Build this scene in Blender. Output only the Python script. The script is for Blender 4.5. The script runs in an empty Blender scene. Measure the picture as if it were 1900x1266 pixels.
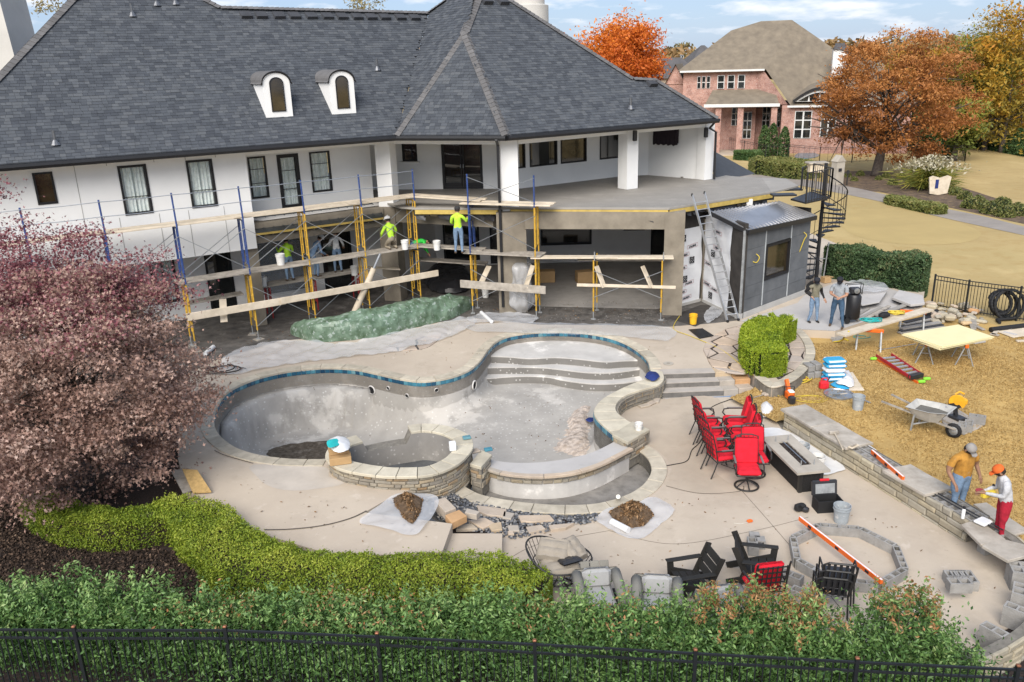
import bpy,bmesh,math,random
import numpy as np
from mathutils import Vector,Matrix
from mathutils.geometry import tessellate_polygon
random.seed(7);RNG=np.random.default_rng(7)
R=math.radians;PI=math.pi
ORD=['first','second','third','fourth','fifth','sixth','seventh','eighth','ninth','tenth','eleventh','twelfth','thirteenth','fourteenth','fifteenth','sixteenth','seventeenth','eighteenth','nineteenth','twentieth']
scene=bpy.context.scene;COL=scene.collection

# ---------------------------------------------------------------- camera
FPX,PITCH,ROLL,HC=1550.0,R(18.5),R(-1.7),9.6
_f=Vector((0,math.cos(PITCH),-math.sin(PITCH)));_r0=Vector((1,0,0));_u0=Vector((0,math.sin(PITCH),math.cos(PITCH)))
_R=_r0*math.cos(ROLL)+_u0*math.sin(ROLL);_U=-_r0*math.sin(ROLL)+_u0*math.cos(ROLL)
CAM=Vector((0,0,HC))
cd=bpy.data.cameras.new('camera');cam=bpy.data.objects.new('camera',cd);COL.objects.link(cam)
cd.sensor_width=36;cd.lens=FPX*36/1900;cd.clip_end=6000;cd.clip_start=.1
m3=Matrix((_R,_U,-_f)).transposed()
cam.matrix_world=Matrix.Translation(CAM)@m3.to_4x4()
scene.camera=cam

# ---------------------------------------------------------------- sky and sun
SUN_EL,SUN_AZ=40,196 # azimuth clockwise from +Y (the way the camera looks)
w=bpy.data.worlds.new('World');scene.world=w;w.use_nodes=True
nt=w.node_tree;nt.nodes.clear()
def N(t,typ,**k):
    n=t.nodes.new(typ)
    for a,b in k.items():setattr(n,a,b)
    return n
out=N(nt,'ShaderNodeOutputWorld');bg=N(nt,'ShaderNodeBackground');bg.inputs[1].default_value=.096
sky=N(nt,'ShaderNodeTexSky',sky_type='NISHITA',sun_disc=False,sun_elevation=R(SUN_EL),sun_rotation=R(SUN_AZ),altitude=200,air_density=1.0,dust_density=.8,ozone_density=3.5)
tc=N(nt,'ShaderNodeTexCoord');mp=N(nt,'ShaderNodeMapping');mp.inputs['Scale'].default_value=(7,7,30)
nz=N(nt,'ShaderNodeTexNoise');nz.inputs['Scale'].default_value=1.6;nz.inputs['Detail'].default_value=6;nz.inputs['Roughness'].default_value=.55
rp=N(nt,'ShaderNodeValToRGB');rp.color_ramp.elements[0].position=.50;rp.color_ramp.elements[1].position=.66
mx=N(nt,'ShaderNodeMixRGB');mx.inputs[2].default_value=(6.0,6.0,6.2,1)
ml=N(nt,'ShaderNodeMath',operation='MULTIPLY');ml.inputs[1].default_value=.8
soft=N(nt,'ShaderNodeMixRGB');soft.inputs[0].default_value=.75;soft.inputs[2].default_value=(2.1,2.8,4.15,1)
L=nt.links.new
L(tc.outputs['Generated'],mp.inputs[0]);L(mp.outputs[0],nz.inputs[0]);L(nz.outputs[0],rp.inputs[0]);L(rp.outputs[0],ml.inputs[0]);L(ml.outputs[0],mx.inputs[0])
L(sky.outputs[0],soft.inputs[1]);L(soft.outputs[0],mx.inputs[1]);L(mx.outputs[0],bg.inputs[0]);L(bg.outputs[0],out.inputs[0])
sd=bpy.data.lights.new('sun','SUN');so=bpy.data.objects.new('sun',sd);COL.objects.link(so)
sd.energy=2.8;sd.angle=R(48);sd.color=(1,.94,.86)
_sv=Vector((math.sin(R(SUN_AZ))*math.cos(R(SUN_EL)),math.cos(R(SUN_AZ))*math.cos(R(SUN_EL)),math.sin(R(SUN_EL))))
so.rotation_euler=_sv.to_track_quat('Z','Y').to_euler();so.location=(0,0,60)
vs=scene.view_settings;vs.view_transform='Standard';vs.look='None';vs.gamma=1;vs.exposure=1.0
scene.render.resolution_x=1024;scene.render.resolution_y=682

# ---------------------------------------------------------------- measuring helpers: survey points of the place
def ray(px,py):return _f+_R*((px-950)/FPX)-_U*((py-633)/FPX)
def P(px,py,z=0.0):
    d=ray(px,py);return CAM+d*((z-HC)/d.z)
def P2(px,py,z=0.0):
    p=P(px,py,z);return(p.x,p.y)
def spl(pts,n=6,closed=False):
    pts=[Vector(p)for p in pts];m=len(pts);o=[]
    rng=range(m if closed else m-1)
    for i in rng:
        g=(lambda k:pts[k%m])if closed else(lambda k:pts[min(max(k,0),m-1)])
        a,b,c,d=g(i-1),g(i),g(i+1),g(i+2)
        for j in range(n):
            t=j/n
            o.append(.5*((2*b)+(c-a)*t+(2*a-5*b+4*c-d)*t*t+(3*b-a-3*c+d)*t**3))
    if not closed:o.append(pts[-1].copy())
    return o
def resample(pts,step,closed=False):
    pts=[Vector(p)for p in pts]
    if closed:pts=pts+[pts[0]]
    d=[0]
    for a,b in zip(pts,pts[1:]):d.append(d[-1]+(b-a).length)
    n=max(2,int(round(d[-1]/step)));o=[];k=0
    for i in range(n+(0 if closed else 1)):
        s=d[-1]*i/n
        while k<len(d)-2 and d[k+1]<s:k+=1
        t=(s-d[k])/max(1e-9,d[k+1]-d[k]);o.append(pts[k].lerp(pts[k+1],min(1,max(0,t))))
    return o
def inside(x,y,poly):
    c=False;n=len(poly);j=n-1
    for i in range(n):
        xi,yi=poly[i][0],poly[i][1];xj,yj=poly[j][0],poly[j][1]
        if(yi>y)!=(yj>y)and x<(xj-xi)*(y-yi)/(yj-yi)+xi:c=not c
        j=i
    return c
def offset_path(pts,d,closed=False):
    """shift a 2-D path to its left by d"""
    n=len(pts);o=[]
    for i in range(n):
        a=Vector(pts[(i-1)%n]if closed else pts[max(0,i-1)]).to_2d();b=Vector(pts[(i+1)%n]if closed else pts[min(n-1,i+1)]).to_2d()
        t=(b-a);t=t/max(1e-9,t.length);o.append(Vector((pts[i][0]-t.y*d,pts[i][1]+t.x*d)))
    return o

# ---------------------------------------------------------------- mesh builder
class MB:
    def __init__(s):s.v=[];s.f=[];s.mi=[];s.M=None;s.cur=0
    def add(s,vs,fs):
        o=len(s.v)
        if s.M is not None:vs=[s.M@Vector(v)for v in vs]
        s.v.extend([tuple(v)for v in vs]);s.f.extend([tuple(i+o for i in f)for f in fs]);s.mi.extend([s.cur]*len(fs));return s
    def box(s,c,d,rz=0,rx=0,ry=0):
        x,y,z=d[0]/2,d[1]/2,d[2]/2
        vs=[Vector((a,b,e))for a in(-x,x)for b in(-y,y)for e in(-z,z)]
        if rz or rx or ry:
            m=(Matrix.Rotation(rz,3,'Z')@Matrix.Rotation(ry,3,'Y')@Matrix.Rotation(rx,3,'X'));vs=[m@v for v in vs]
        c=Vector(c);return s.add([v+c for v in vs],[(0,1,3,2),(4,6,7,5),(0,4,5,1),(2,3,7,6),(0,2,6,4),(1,5,7,3)])
    def bx(s,x0,x1,y0,y1,z0,z1):return s.box(((x0+x1)/2,(y0+y1)/2,(z0+z1)/2),(x1-x0,y1-y0,z1-z0))
    def rbox(s,c,d,b=.02,rz=0,rx=0):
        """box with chamfered edges"""
        x,y,z=d[0]/2,d[1]/2,d[2]/2;b=min(b,x*.9,y*.9,z*.9)
        prof=[(-z,b),(-z+b,0),(z-b,0),(z,b)];vs=[];fs=[]
        for zz,i in prof:
            X,Y=x-i,y-i;k=b
            vs+=[(X-k,-Y,zz),(X,-Y+k,zz),(X,Y-k,zz),(X-k,Y,zz),(-X+k,Y,zz),(-X,Y-k,zz),(-X,-Y+k,zz),(-X+k,-Y,zz)]
        for r in range(3):
            for i in range(8):fs.append((r*8+i,r*8+(i+1)%8,r*8+8+(i+1)%8,r*8+8+i))
        fs.append(tuple(range(7,-1,-1)));fs.append(tuple(range(24,32)))
        m=Matrix.Rotation(rz,3,'Z')@Matrix.Rotation(rx,3,'X');c=Vector(c)
        return s.add([m@Vector(v)+c for v in vs],fs)
    def bar(s,p,q,w,h=None,up=(0,0,1)):
        """rectangular bar p-q, width w (sideways), height h (along up)"""
        p,q=Vector(p),Vector(q);h=w if h is None else h;t=(q-p).normalized();u=Vector(up)
        if abs(t.dot(u))>.98:u=Vector((0,1,0))
        a=t.cross(u).normalized();u=a.cross(t).normalized();vs=[]
        for e in(p,q):
            for i,j in((-1,-1),(1,-1),(1,1),(-1,1)):vs.append(e+a*(i*w/2)+u*(j*h/2))
        return s.add(vs,[(3,2,1,0),(4,5,6,7),(0,1,5,4),(1,2,6,5),(2,3,7,6),(3,0,4,7)])
    def tube(s,pts,r,n=6,closed=False,cap=True):
        pts=[Vector(p)for p in pts];m=len(pts);vs=[];fs=[]
        rr=r if isinstance(r,(list,tuple))else[r]*m;a=None
        for i in range(m):
            p0=pts[(i-1)%m]if closed else pts[max(0,i-1)];p1=pts[(i+1)%m]if closed else pts[min(m-1,i+1)]
            t=(p1-p0);t=t.normalized()if t.length>1e-9 else Vector((0,0,1))
            if a is None:a=t.orthogonal().normalized()
            a=(a-t*a.dot(t));a=a.normalized()if a.length>1e-6 else t.orthogonal().normalized();b=t.cross(a)
            for k in range(n):vs.append(pts[i]+(a*math.cos(2*PI*k/n)+b*math.sin(2*PI*k/n))*rr[i])
        for i in range(m if closed else m-1):
            for k in range(n):fs.append((i*n+k,i*n+(k+1)%n,((i+1)%m)*n+(k+1)%n,((i+1)%m)*n+k))
        if cap and not closed:fs.append(tuple(range(n-1,-1,-1)));fs.append(tuple(range((m-1)*n,m*n)))
        return s.add(vs,fs)
    def lathe(s,prof,n=16,c=(0,0,0),a0=0,a1=2*PI):
        full=abs(a1-a0-2*PI)<1e-6;k=n if full else n+1;vs=[];fs=[]
        for r,z in prof:
            for i in range(k):
                a=a0+(a1-a0)*i/n;vs.append((c[0]+r*math.cos(a),c[1]+r*math.sin(a),c[2]+z))
        for j in range(len(prof)-1):
            for i in range(n):fs.append((j*k+i,j*k+(i+1)%k,(j+1)*k+(i+1)%k,(j+1)*k+i))
        return s.add(vs,fs)
    def prism(s,poly,z0,z1,holes=(),bottom=False):
        """poly (CCW) top at z1 (number or function of x,y), sides to z0"""
        loops=[poly]+list(holes);zt=z1 if callable(z1)else(lambda x,y:z1);zb=z0 if callable(z0)else(lambda x,y:z0)
        tris=tessellate_polygon([[Vector((p[0],p[1],0))for p in l]for l in loops]);flat=[p for l in loops for p in l]
        top=[(p[0],p[1],zt(p[0],p[1]))for p in flat];fs=[]
        for t in tris:
            a,b,c=[flat[i]for i in t]
            fs.append(t if(b[0]-a[0])*(c[1]-a[1])-(b[1]-a[1])*(c[0]-a[0])>0 else t[::-1])
        s.add(top,fs)
        if z0 is not None:
            bot=[(p[0],p[1],zb(p[0],p[1]))for p in flat];n=len(flat);fs=[];o=0
            for l in loops:
                m=len(l);fs+=[(o+i,o+(i+1)%m,n+o+(i+1)%m,n+o+i)for i in range(m)];o+=m
            s.add(bot+top,fs)
            if bottom:s.add(bot,[t[::-1]for t in tris])
        return s
    def strip(s,a,b):
        n=len(a);return s.add(list(a)+list(b),[(i,i+1,n+i+1,n+i)for i in range(n-1)])
    def build(s,name,mat,parent=None,smooth=False,local=False,recalc=True,tint=None):
        me=bpy.data.meshes.new(name);off=Vector((0,0,0))
        if parent is not None and not local:off=world_loc(parent)
        me.from_pydata([(v[0]-off.x,v[1]-off.y,v[2]-off.z)for v in s.v]if off.length else s.v,[],s.f)
        for m in(mat if isinstance(mat,(list,tuple))else[mat]):me.materials.append(MAT[m])
        if any(s.mi):me.polygons.foreach_set('material_index',s.mi)
        if tint is not None:
            at=me.attributes.new('tint','FLOAT','FACE');at.data.foreach_set('value',tint)
        if recalc and len(s.f)<30000:
            bm=bmesh.new();bm.from_mesh(me);bmesh.ops.recalc_face_normals(bm,faces=bm.faces);bm.to_mesh(me);bm.free()
        if smooth is True:me.polygons.foreach_set('use_smooth',[True]*len(me.polygons))
        elif smooth:
            me.polygons.foreach_set('use_smooth',[True]*len(me.polygons));me.set_sharp_from_angle(angle=R(smooth))
        return link(name,me,parent)
def link(name,me,parent=None):
    o=bpy.data.objects.new(name,me);COL.objects.link(o)
    if parent is not None:o.parent=parent
    return o
def world_loc(o):
    l=Vector((0,0,0))
    while o is not None:l=l+o.location;o=o.parent
    return l
def thing(name,label,cat,loc=(0,0,0),rz=0,group=None):
    o=bpy.data.objects.new(name,None);COL.objects.link(o);o.empty_display_size=.1
    o.location=loc;o.rotation_euler=(0,0,rz);o['label']=label;o['category']=cat
    if group:o['group']=group
    return o
def tag(o,label,cat,group=None):
    o['label']=label;o['category']=cat
    if group:o['group']=group
    return o
def structure(o):o['kind']='structure';return o
def dup(root,loc=None,rz=None,label=None,group=None,scale=None):
    r=root.copy();COL.objects.link(r)
    if loc is not None:r.location=loc
    if rz is not None:r.rotation_euler=(0,0,rz)
    if label:r['label']=label
    if group:r['group']=group
    if scale:r.scale=(scale,)*3
    def rec(a,b):
        for ch in list(a.children):
            c=ch.copy();COL.objects.link(c);c.parent=b;rec(ch,c)
    rec(root,r);return r

# ---------------------------------------------------------------- materials
MAT={}
def mat(name,col,rough=.8,var=.12,scale=3,bump=0,bscale=30,metal=0,col2=None,piece=0,alpha=1,spec=.35,trans=0,detail=5,ramp=None,coat=0,cover=None):
    m=bpy.data.materials.new(name);m.use_nodes=True;t=m.node_tree;b=t.nodes['Principled BSDF'];L=t.links.new
    b.inputs['Roughness'].default_value=rough;b.inputs['Metallic'].default_value=metal;b.inputs['Specular IOR Level'].default_value=spec
    if coat:b.inputs['Coat Weight'].default_value=coat
    if alpha<1:b.inputs['Alpha'].default_value=alpha
    tcn=N(t,'ShaderNodeTexCoord');geo=N(t,'ShaderNodeNewGeometry');last=None
    c2=col2 or tuple(c*(1-var*2)for c in col)
    nz=N(t,'ShaderNodeTexNoise');nz.inputs['Scale'].default_value=scale;nz.inputs['Detail'].default_value=detail;nz.inputs['Roughness'].default_value=.6
    L(geo.outputs['Position'],nz.inputs['Vector'])
    r=N(t,'ShaderNodeValToRGB');r.color_ramp.elements[0].position=.32;r.color_ramp.elements[1].position=.68
    r.color_ramp.elements[0].color=(*c2,1);r.color_ramp.elements[1].color=(*[min(1,c*(1+var*.6))for c in col],1)
    L(nz.outputs[0],r.inputs[0]);last=r.outputs[0]
    if piece or ramp:
        at=N(t,'ShaderNodeAttribute',attribute_name='tint');oi=N(t,'ShaderNodeObjectInfo');ad=N(t,'ShaderNodeMath',operation='ADD');fr=N(t,'ShaderNodeMath',operation='FRACT')
        L(at.outputs['Fac'],ad.inputs[0]);L(oi.outputs['Random'],ad.inputs[1]);L(ad.outputs[0],fr.inputs[0])
        if ramp:
            rr=N(t,'ShaderNodeValToRGB');e=rr.color_ramp.elements
            while len(e)<len(ramp):e.new(.5)
            for i,(ps,c)in enumerate(ramp):e[i].position=ps;e[i].color=(*c,1)
            L(fr.outputs[0]if piece else at.outputs['Fac'],rr.inputs[0])
            mm=N(t,'ShaderNodeMixRGB',blend_type='MULTIPLY');mm.inputs[0].default_value=1 if var else 0
            gr=N(t,'ShaderNodeValToRGB');gr.color_ramp.elements[0].color=(1-var*2,)*3+(1,);gr.color_ramp.elements[1].color=(1+var*.3,)*3+(1,);gr.color_ramp.elements[0].position=.3;gr.color_ramp.elements[1].position=.7
            L(nz.outputs[0],gr.inputs[0]);L(rr.outputs[0],mm.inputs[1]);L(gr.outputs[0],mm.inputs[2]);last=mm.outputs[0]
        else:
            ml=N(t,'ShaderNodeMapRange');ml.inputs['To Min'].default_value=1-piece;ml.inputs['To Max'].default_value=1+piece*.7
            L(fr.outputs[0],ml.inputs[0]);mm=N(t,'ShaderNodeMixRGB',blend_type='MULTIPLY');mm.inputs[0].default_value=1
            L(last,mm.inputs[1]);L(ml.outputs[0],mm.inputs[2]);last=mm.outputs[0]
    if cover: # a second colour layer of stains, or of painted film highlights: (colour, noise scale, threshold, softness, strength)
        for cc,cs,ct,cw,ca in(cover if isinstance(cover,list)else[cover]):
            n2=N(t,'ShaderNodeTexNoise');n2.inputs['Scale'].default_value=cs;n2.inputs['Detail'].default_value=7;n2.inputs['Roughness'].default_value=.65
            L(geo.outputs['Position'],n2.inputs['Vector']);r2=N(t,'ShaderNodeMapRange');r2.inputs['From Min'].default_value=ct;r2.inputs['From Max'].default_value=ct+cw;r2.inputs['To Max'].default_value=ca
            L(n2.outputs[0],r2.inputs[0]);m2=N(t,'ShaderNodeMixRGB');m2.inputs[2].default_value=(*cc,1);L(r2.outputs[0],m2.inputs[0]);L(last,m2.inputs[1]);last=m2.outputs[0]
    L(last,b.inputs['Base Color'])
    if bump:
        n3=N(t,'ShaderNodeTexNoise');n3.inputs['Scale'].default_value=bscale;n3.inputs['Detail'].default_value=4;L(geo.outputs['Position'],n3.inputs['Vector'])
        bp=N(t,'ShaderNodeBump');bp.inputs['Strength'].default_value=min(1,bump);bp.inputs['Distance'].default_value=.02;L(n3.outputs[0],bp.inputs['Height']);L(bp.outputs[0],b.inputs['Normal'])
    if trans:
        tr=N(t,'ShaderNodeBsdfTranslucent');mxs=N(t,'ShaderNodeMixShader');mxs.inputs[0].default_value=trans;L(last,tr.inputs[0])
        o=t.nodes['Material Output'];L(b.outputs[0],mxs.inputs[1]);L(tr.outputs[0],mxs.inputs[2]);L(mxs.outputs[0],o.inputs[0])
    MAT[name]=m;return m

# ---------------------------------------------------------------- pieces: many alike parts, the largest 300 singly, the rest joined
_cube=MB().box((0,0,0),(1,1,1))
_shared={}
def shared_mesh(key,mb,material,smooth=False):
    k=(key,material)
    if k not in _shared:
        o=mb.build(key,material,None,smooth,recalc=True);_shared[k]=o.data;bpy.data.objects.remove(o)
    return _shared[k]
def put_pieces(name,joined_name,items,base,basekey,material,parent,limit=300):
    """items: list of 4x4 world matrices applied to the base MB"""
    items=sorted(items,key=lambda m:(m.translation-CAM).length);off=world_loc(parent)
    me=shared_mesh(basekey,base,material);T=Matrix.Translation(-off)
    for m in items[:limit]:
        o=link(name,me,parent);o.matrix_basis=T@m
    rest=items[limit:]
    if rest:
        bv=np.array([(*v,1)for v in base.v]);nf=len(base.f);mb=MB();tint=[]
        for m in rest:
            o=len(mb.v);mb.v.extend(map(tuple,(np.array(m)@bv.T).T[:,:3]));mb.f.extend([tuple(i+o for i in f)for f in base.f]);mb.mi.extend([0]*nf);tint.extend([random.random()]*nf)
        j=mb.build(joined_name,material,parent,recalc=False,tint=tint);j['kind']='stuff'
def stone_mb(w,h,d,j=.12,bev=.18):
    """a stone lying against a wall: x along, y out (0..d), z up; irregular chamfered face"""
    r=lambda a:(random.random()-.5)*a
    b=min(w,h)*bev;k=min(w,h)*j
    q=[(-w/2,0),(w/2,0),(w/2,h),(-w/2,h)];q=[(x+r(k),z+r(k))for x,z in q]
    cx=sum(p[0]for p in q)/4;cz=sum(p[1]for p in q)/4
    inn=[(x+(b if x<cx else-b),z+(b if z<cz else-b))for x,z in q]
    vs=[(x,-.02,z)for x,z in q]+[(x,d*.6,z)for x,z in q]+[(x,d+r(d*.3),z)for x,z in inn]
    fs=[(4,5,9,8),(5,6,10,9),(6,7,11,10),(7,4,8,11),(8,9,10,11),(0,1,5,4),(1,2,6,5),(2,3,7,6),(3,0,4,7)]
    return vs,fs
def wall_stones(path,zlo,zhi,material,parent,side=1,hmin=.07,hmax=.15,lmin=.18,lmax=.5,depth=.04,gap=.012,name='stone',uniform=False,limit=300,jit=.12):
    """courses of separate stones on one side (left = 1) of a 2-D path; zlo may be a function of arc length"""
    path=[Vector(p).to_2d()for p in path];d=[0]
    for a,b in zip(path,path[1:]):d.append(d[-1]+(b-a).length)
    def at(s):
        k=0
        while k<len(d)-2 and d[k+1]<s:k+=1
        t=(s-d[k])/max(1e-9,d[k+1]-d[k]);return path[k].lerp(path[k+1],t)
    zl=zlo if callable(zlo)else(lambda s:zlo);zmin=min(zl(s)for s in np.linspace(0,d[-1],20));z=zhi;out=[]
    while z>zmin+.02:
        h=hmin if uniform else random.uniform(hmin,hmax)
        h=min(h,z-zmin)
        if z-zmin-h<hmin*.6:h=z-zmin
        s=-random.random()*lmax*.5 if not uniform else 0
        while s<d[-1]-.02:
            l=lmin if uniform else random.uniform(lmin,lmax);s0,s1=max(0,s),min(d[-1],s+l);s+=l
            if s1-s0<(.02 if uniform else .06)or z-h<zl((s0+s1)/2)-h*.6:continue
            a,b=at(s0),at(s1);t=b-a;ln=t.length
            if ln<.02:continue
            t/=ln;nrm=Vector((-t.y,t.x))*side;c=(a+b)/2
            vs,fs=stone_mb(ln-gap,h-gap,depth*(1 if uniform else random.uniform(.6,1.3)),jit)
            out.append(([(c.x+t.x*v[0]+nrm.x*v[1],c.y+t.y*v[0]+nrm.y*v[1],z-h+gap/2+v[2])for v in vs],fs))
        z-=h
    emit(out,name,material,parent,limit)
def emit(out,name,material,parent,limit=300,smooth=False):
    off=world_loc(parent)
    out.sort(key=lambda p:(Vector(p[0][0])-CAM).length)
    for vs,fs in out[:limit]:
        c=Vector(vs[0]);me=bpy.data.meshes.new(name);me.from_pydata([(v[0]-c.x,v[1]-c.y,v[2]-c.z)for v in vs],[],fs);me.materials.append(MAT[material])
        o=link(name,me,parent);o.location=c-off
        bm=bmesh.new();bm.from_mesh(me);bmesh.ops.recalc_face_normals(bm,faces=bm.faces);bm.to_mesh(me);bm.free()
    if out[limit:]:
        mb=MB();tint=[]
        for vs,fs in out[limit:]:mb.add(vs,fs);tint+=[random.random()]*len(fs)
        j=mb.build(name+'s',material,parent,tint=tint);j['kind']='stuff'
def poly_piece(poly,z0,z1,cham=.012):
    """a flat slab piece from a polygon, edge chamfered"""
    n=len(poly);cx=sum(p[0]for p in poly)/n;cy=sum(p[1]for p in poly)/n
    def sh(p):
        d=math.hypot(p[0]-cx,p[1]-cy);k=max(0,1-cham/max(d,.01));return(cx+(p[0]-cx)*k,cy+(p[1]-cy)*k)
    vs=[(p[0],p[1],z0)for p in poly]+[(p[0],p[1],z1-cham)for p in poly]+[(*sh(p),z1)for p in poly]
    fs=[(i,(i+1)%n,n+(i+1)%n,n+i)for i in range(n)]+[(n+i,n+(i+1)%n,2*n+(i+1)%n,2*n+i)for i in range(n)]+[tuple(range(2*n,3*n))]
    return vs,fs
def band_pieces(a,b,z0,z1,step,material,parent,name,gap=.014,jit=.25,zfun=None,cham=.012):
    """slabs filling the band between two matched 3-D/2-D paths"""
    n=len(a);out=[];acc=0;i0=0;L=0;want=step*random.uniform(1-jit,1+jit)
    for i in range(1,n):
        L+=(Vector(a[i]).to_2d()-Vector(a[i-1]).to_2d()).length
        if L>=want or i==n-1:
            if i==n-1 and L<want*.4 and False:break
            ia=[Vector(a[k]).to_2d()for k in range(i0,i+1)];ib=[Vector(b[k]).to_2d()for k in range(i0,i+1)]
            e=gap/2
            def tr(ps):
                ps=[p.copy()for p in ps];d0=(ps[1]-ps[0]).normalized()*e;d1=(ps[-1]-ps[-2]).normalized()*e;ps[0]+=d0;ps[-1]-=d1;return ps
            poly=[tuple(p)for p in tr(ia)]+[tuple(p)for p in reversed(tr(ib))]
            dz=zfun(*poly[0])if zfun else 0
            out.append(poly_piece(poly,z0+dz,z1+dz+random.uniform(-.004,.004),cham));i0=i;L=0;want=step*random.uniform(1-jit,1+jit)
    emit(out,name,material,parent)

# ---------------------------------------------------------------- foliage
def near_edge(x,y,poly):
    p=Vector((x,y));best=None
    for a,b in zip(poly,poly[1:]+poly[:1]):
        a,b=Vector(a),Vector(b);ab=b-a;t=min(1,max(0,(p-a).dot(ab)/max(1e-9,ab.length_squared)));q=a+ab*t;d=(q-p).length
        if best is None or d<best[0]:best=(d,q)
    return best
def grid_in(poly,step,zfun):
    """grid mesh filling a polygon, its rim pulled onto the outline; zfun(x, y, distance to rim)"""
    xs=[p[0]for p in poly];ys=[p[1]for p in poly];nx,ny=int((max(xs)-min(xs))/step)+3,int((max(ys)-min(ys))/step)+3;x0,y0=min(xs)-step,min(ys)-step;ins=np.zeros((nx,ny),bool)
    for i in range(nx):
        for j in range(ny):ins[i,j]=inside(x0+i*step,y0+j*step,poly)
    idd={};v=[];fa=[]
    def vid(i,j):
        if(i,j)not in idd:
            x,y=x0+i*step,y0+j*step;d,q=near_edge(x,y,poly)
            if not ins[i,j]:x,y,d=q.x,q.y,0
            idd[i,j]=len(v);v.append((x,y,zfun(x,y,d)))
        return idd[i,j]
    for i in range(nx-1):
        for j in range(ny-1):
            q=[(i,j),(i+1,j),(i+1,j+1),(i,j+1)]
            if any(ins[k]for k in q):fa.append(tuple(vid(*k)for k in q))
    return v,fa
def leaf_mesh(name,pos,size,material,parent=None,up=.35,shape='leaf',tint=None,seed=1,nrm=None,spread=1.0):
    """one mesh of many small leaves: pos Nx3 (world), size N or number"""
    g=np.random.default_rng(seed);pos=np.asarray(pos,float);n=len(pos);sz=np.broadcast_to(size,(n,))*g.uniform(.65,1.25,n)
    nn=g.normal(size=(n,3))*spread;nn[:,2]+=up
    if nrm is not None:nn+=np.asarray(nrm)*1.2
    nn/=np.linalg.norm(nn,axis=1)[:,None];a=np.cross(nn,g.normal(size=(n,3)));a/=np.linalg.norm(a,axis=1)[:,None];b=np.cross(nn,a);s=sz[:,None]
    if shape=='leaf':
        loc=[(-1,0,0),(-.1,-.42,.12),(1,0,-.1),(-.1,.42,.12)];faces=[(0,1,2),(0,2,3)]
    elif shape=='quad':
        loc=[(-.8,-.5,0),(.8,-.5,0),(.8,.5,.1),(-.8,.5,0)];faces=[(0,1,2,3)]
    elif shape=='palm': # three narrow lobes
        loc=[(-.3,0,0),(.35,-.16,.05),(1,0,-.12),(.35,.16,.05),(.25,.75,-.1),(-.05,.3,.04),(.25,-.75,-.1),(-.05,-.3,.04)]
        faces=[(0,1,2,3),(0,3,4,5),(0,7,6,1)]
    elif shape=='straw':
        loc=[(-1,0,-.1),(0,-.13,.2),(1,0,-.05)];faces=[(0,1,2)]
    elif shape=='blade':
        loc=[(-.06,0,-1),(.06,0,-1),(0,0,1)];faces=[(0,1,2)]
    k=len(loc);V=np.empty((n,k,3))
    for i,(x,y,z)in enumerate(loc):V[:,i]=pos+(a*x+b*y+nn*z)*s
    off=world_loc(parent)if parent is not None else Vector((0,0,0));V=V.reshape(-1,3)-np.array(off)
    nf=len(faces);fl=[len(f)for f in faces];idx=np.concatenate([np.array(f)for f in faces]);nl=len(idx)
    me=bpy.data.meshes.new(name);me.vertices.add(n*k);me.vertices.foreach_set('co',V.ravel().astype(np.float32))
    me.loops.add(n*nl);me.loops.foreach_set('vertex_index',(np.arange(n)[:,None]*k+idx[None]).ravel().astype(np.int32))
    ls=np.concatenate([[0],np.cumsum(fl)[:-1]]);me.polygons.add(n*nf)
    me.polygons.foreach_set('loop_start',(np.arange(n)[:,None]*nl+ls[None]).ravel().astype(np.int32))
    t=g.uniform(size=n)if tint is None else np.clip(np.asarray(tint)+g.normal(0,.1,n),0,1)
    at=me.attributes.new('tint','FLOAT','FACE');at.data.foreach_set('value',np.repeat(t,nf).astype(np.float32))
    me.materials.append(MAT[material]);me.update(calc_edges=True);me.validate()
    return link(name,me,parent)
def noise3(p,f,seed=0):
    """cheap smooth pseudo noise in -1..1 for arrays of points"""
    g=np.random.default_rng(seed);v=np.zeros(len(p));
    for i in range(5):
        k=g.normal(size=3)*f;v+=np.sin(p@k+g.uniform(0,6.28))
    return v/3.2
# ================================================================ materials
mat('dry_lawn',(.43,.285,.10),.95,.2,.8,.6,25,col2=(.31,.20,.07),cover=[((.50,.35,.135),14,.5,.2,.6),((.19,.125,.05),4.2,.60,.12,.5)])
mat('far_lawn',(.42,.315,.14),.95,.1,.12,.3,9,col2=(.33,.24,.10),cover=[((.30,.235,.095),.06,.52,.1,.5),((.33,.225,.085),1.3,.5,.15,.55),((.50,.38,.18),.35,.54,.14,.5),((.24,.165,.065),6,.6,.1,.4)])
mat('green_turf',(.39,.29,.12),.95,.06,.3,.1,20)
mat('grass_blade',(.3,.2,.08),.9,.05,ramp=[(0,(.26,.165,.055)),(.5,(.46,.31,.115)),(1,(.60,.44,.19))],trans=.2)
mat('mulch',(.040,.028,.024),.95,.4,22,1,60,col2=(.014,.010,.009),cover=((.085,.052,.042),45,.6,.05,.8))
mat('concrete',(.475,.405,.32),.85,.04,.35,.15,60,col2=(.395,.33,.26),cover=[((.33,.275,.21),1.1,.53,.18,.5),((.27,.225,.17),5,.64,.05,.55),((.36,.30,.235),30,.6,.08,.5),((.60,.53,.45),2.6,.60,.1,.35)])
mat('concrete_step',(.40,.36,.315),.85,.08,2,.2,60)
mat('old_concrete',(.42,.35,.27),.88,.08,.8,.2,50,cover=((.31,.255,.19),2,.55,.15,.5))
mat('repair',(.47,.42,.36),.85,.08,1.5,.1,50);mat('slab_grey',(.44,.42,.40),.8,.06,.7,.1,50,cover=((.33,.32,.30),1.5,.56,.12,.5))
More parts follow.
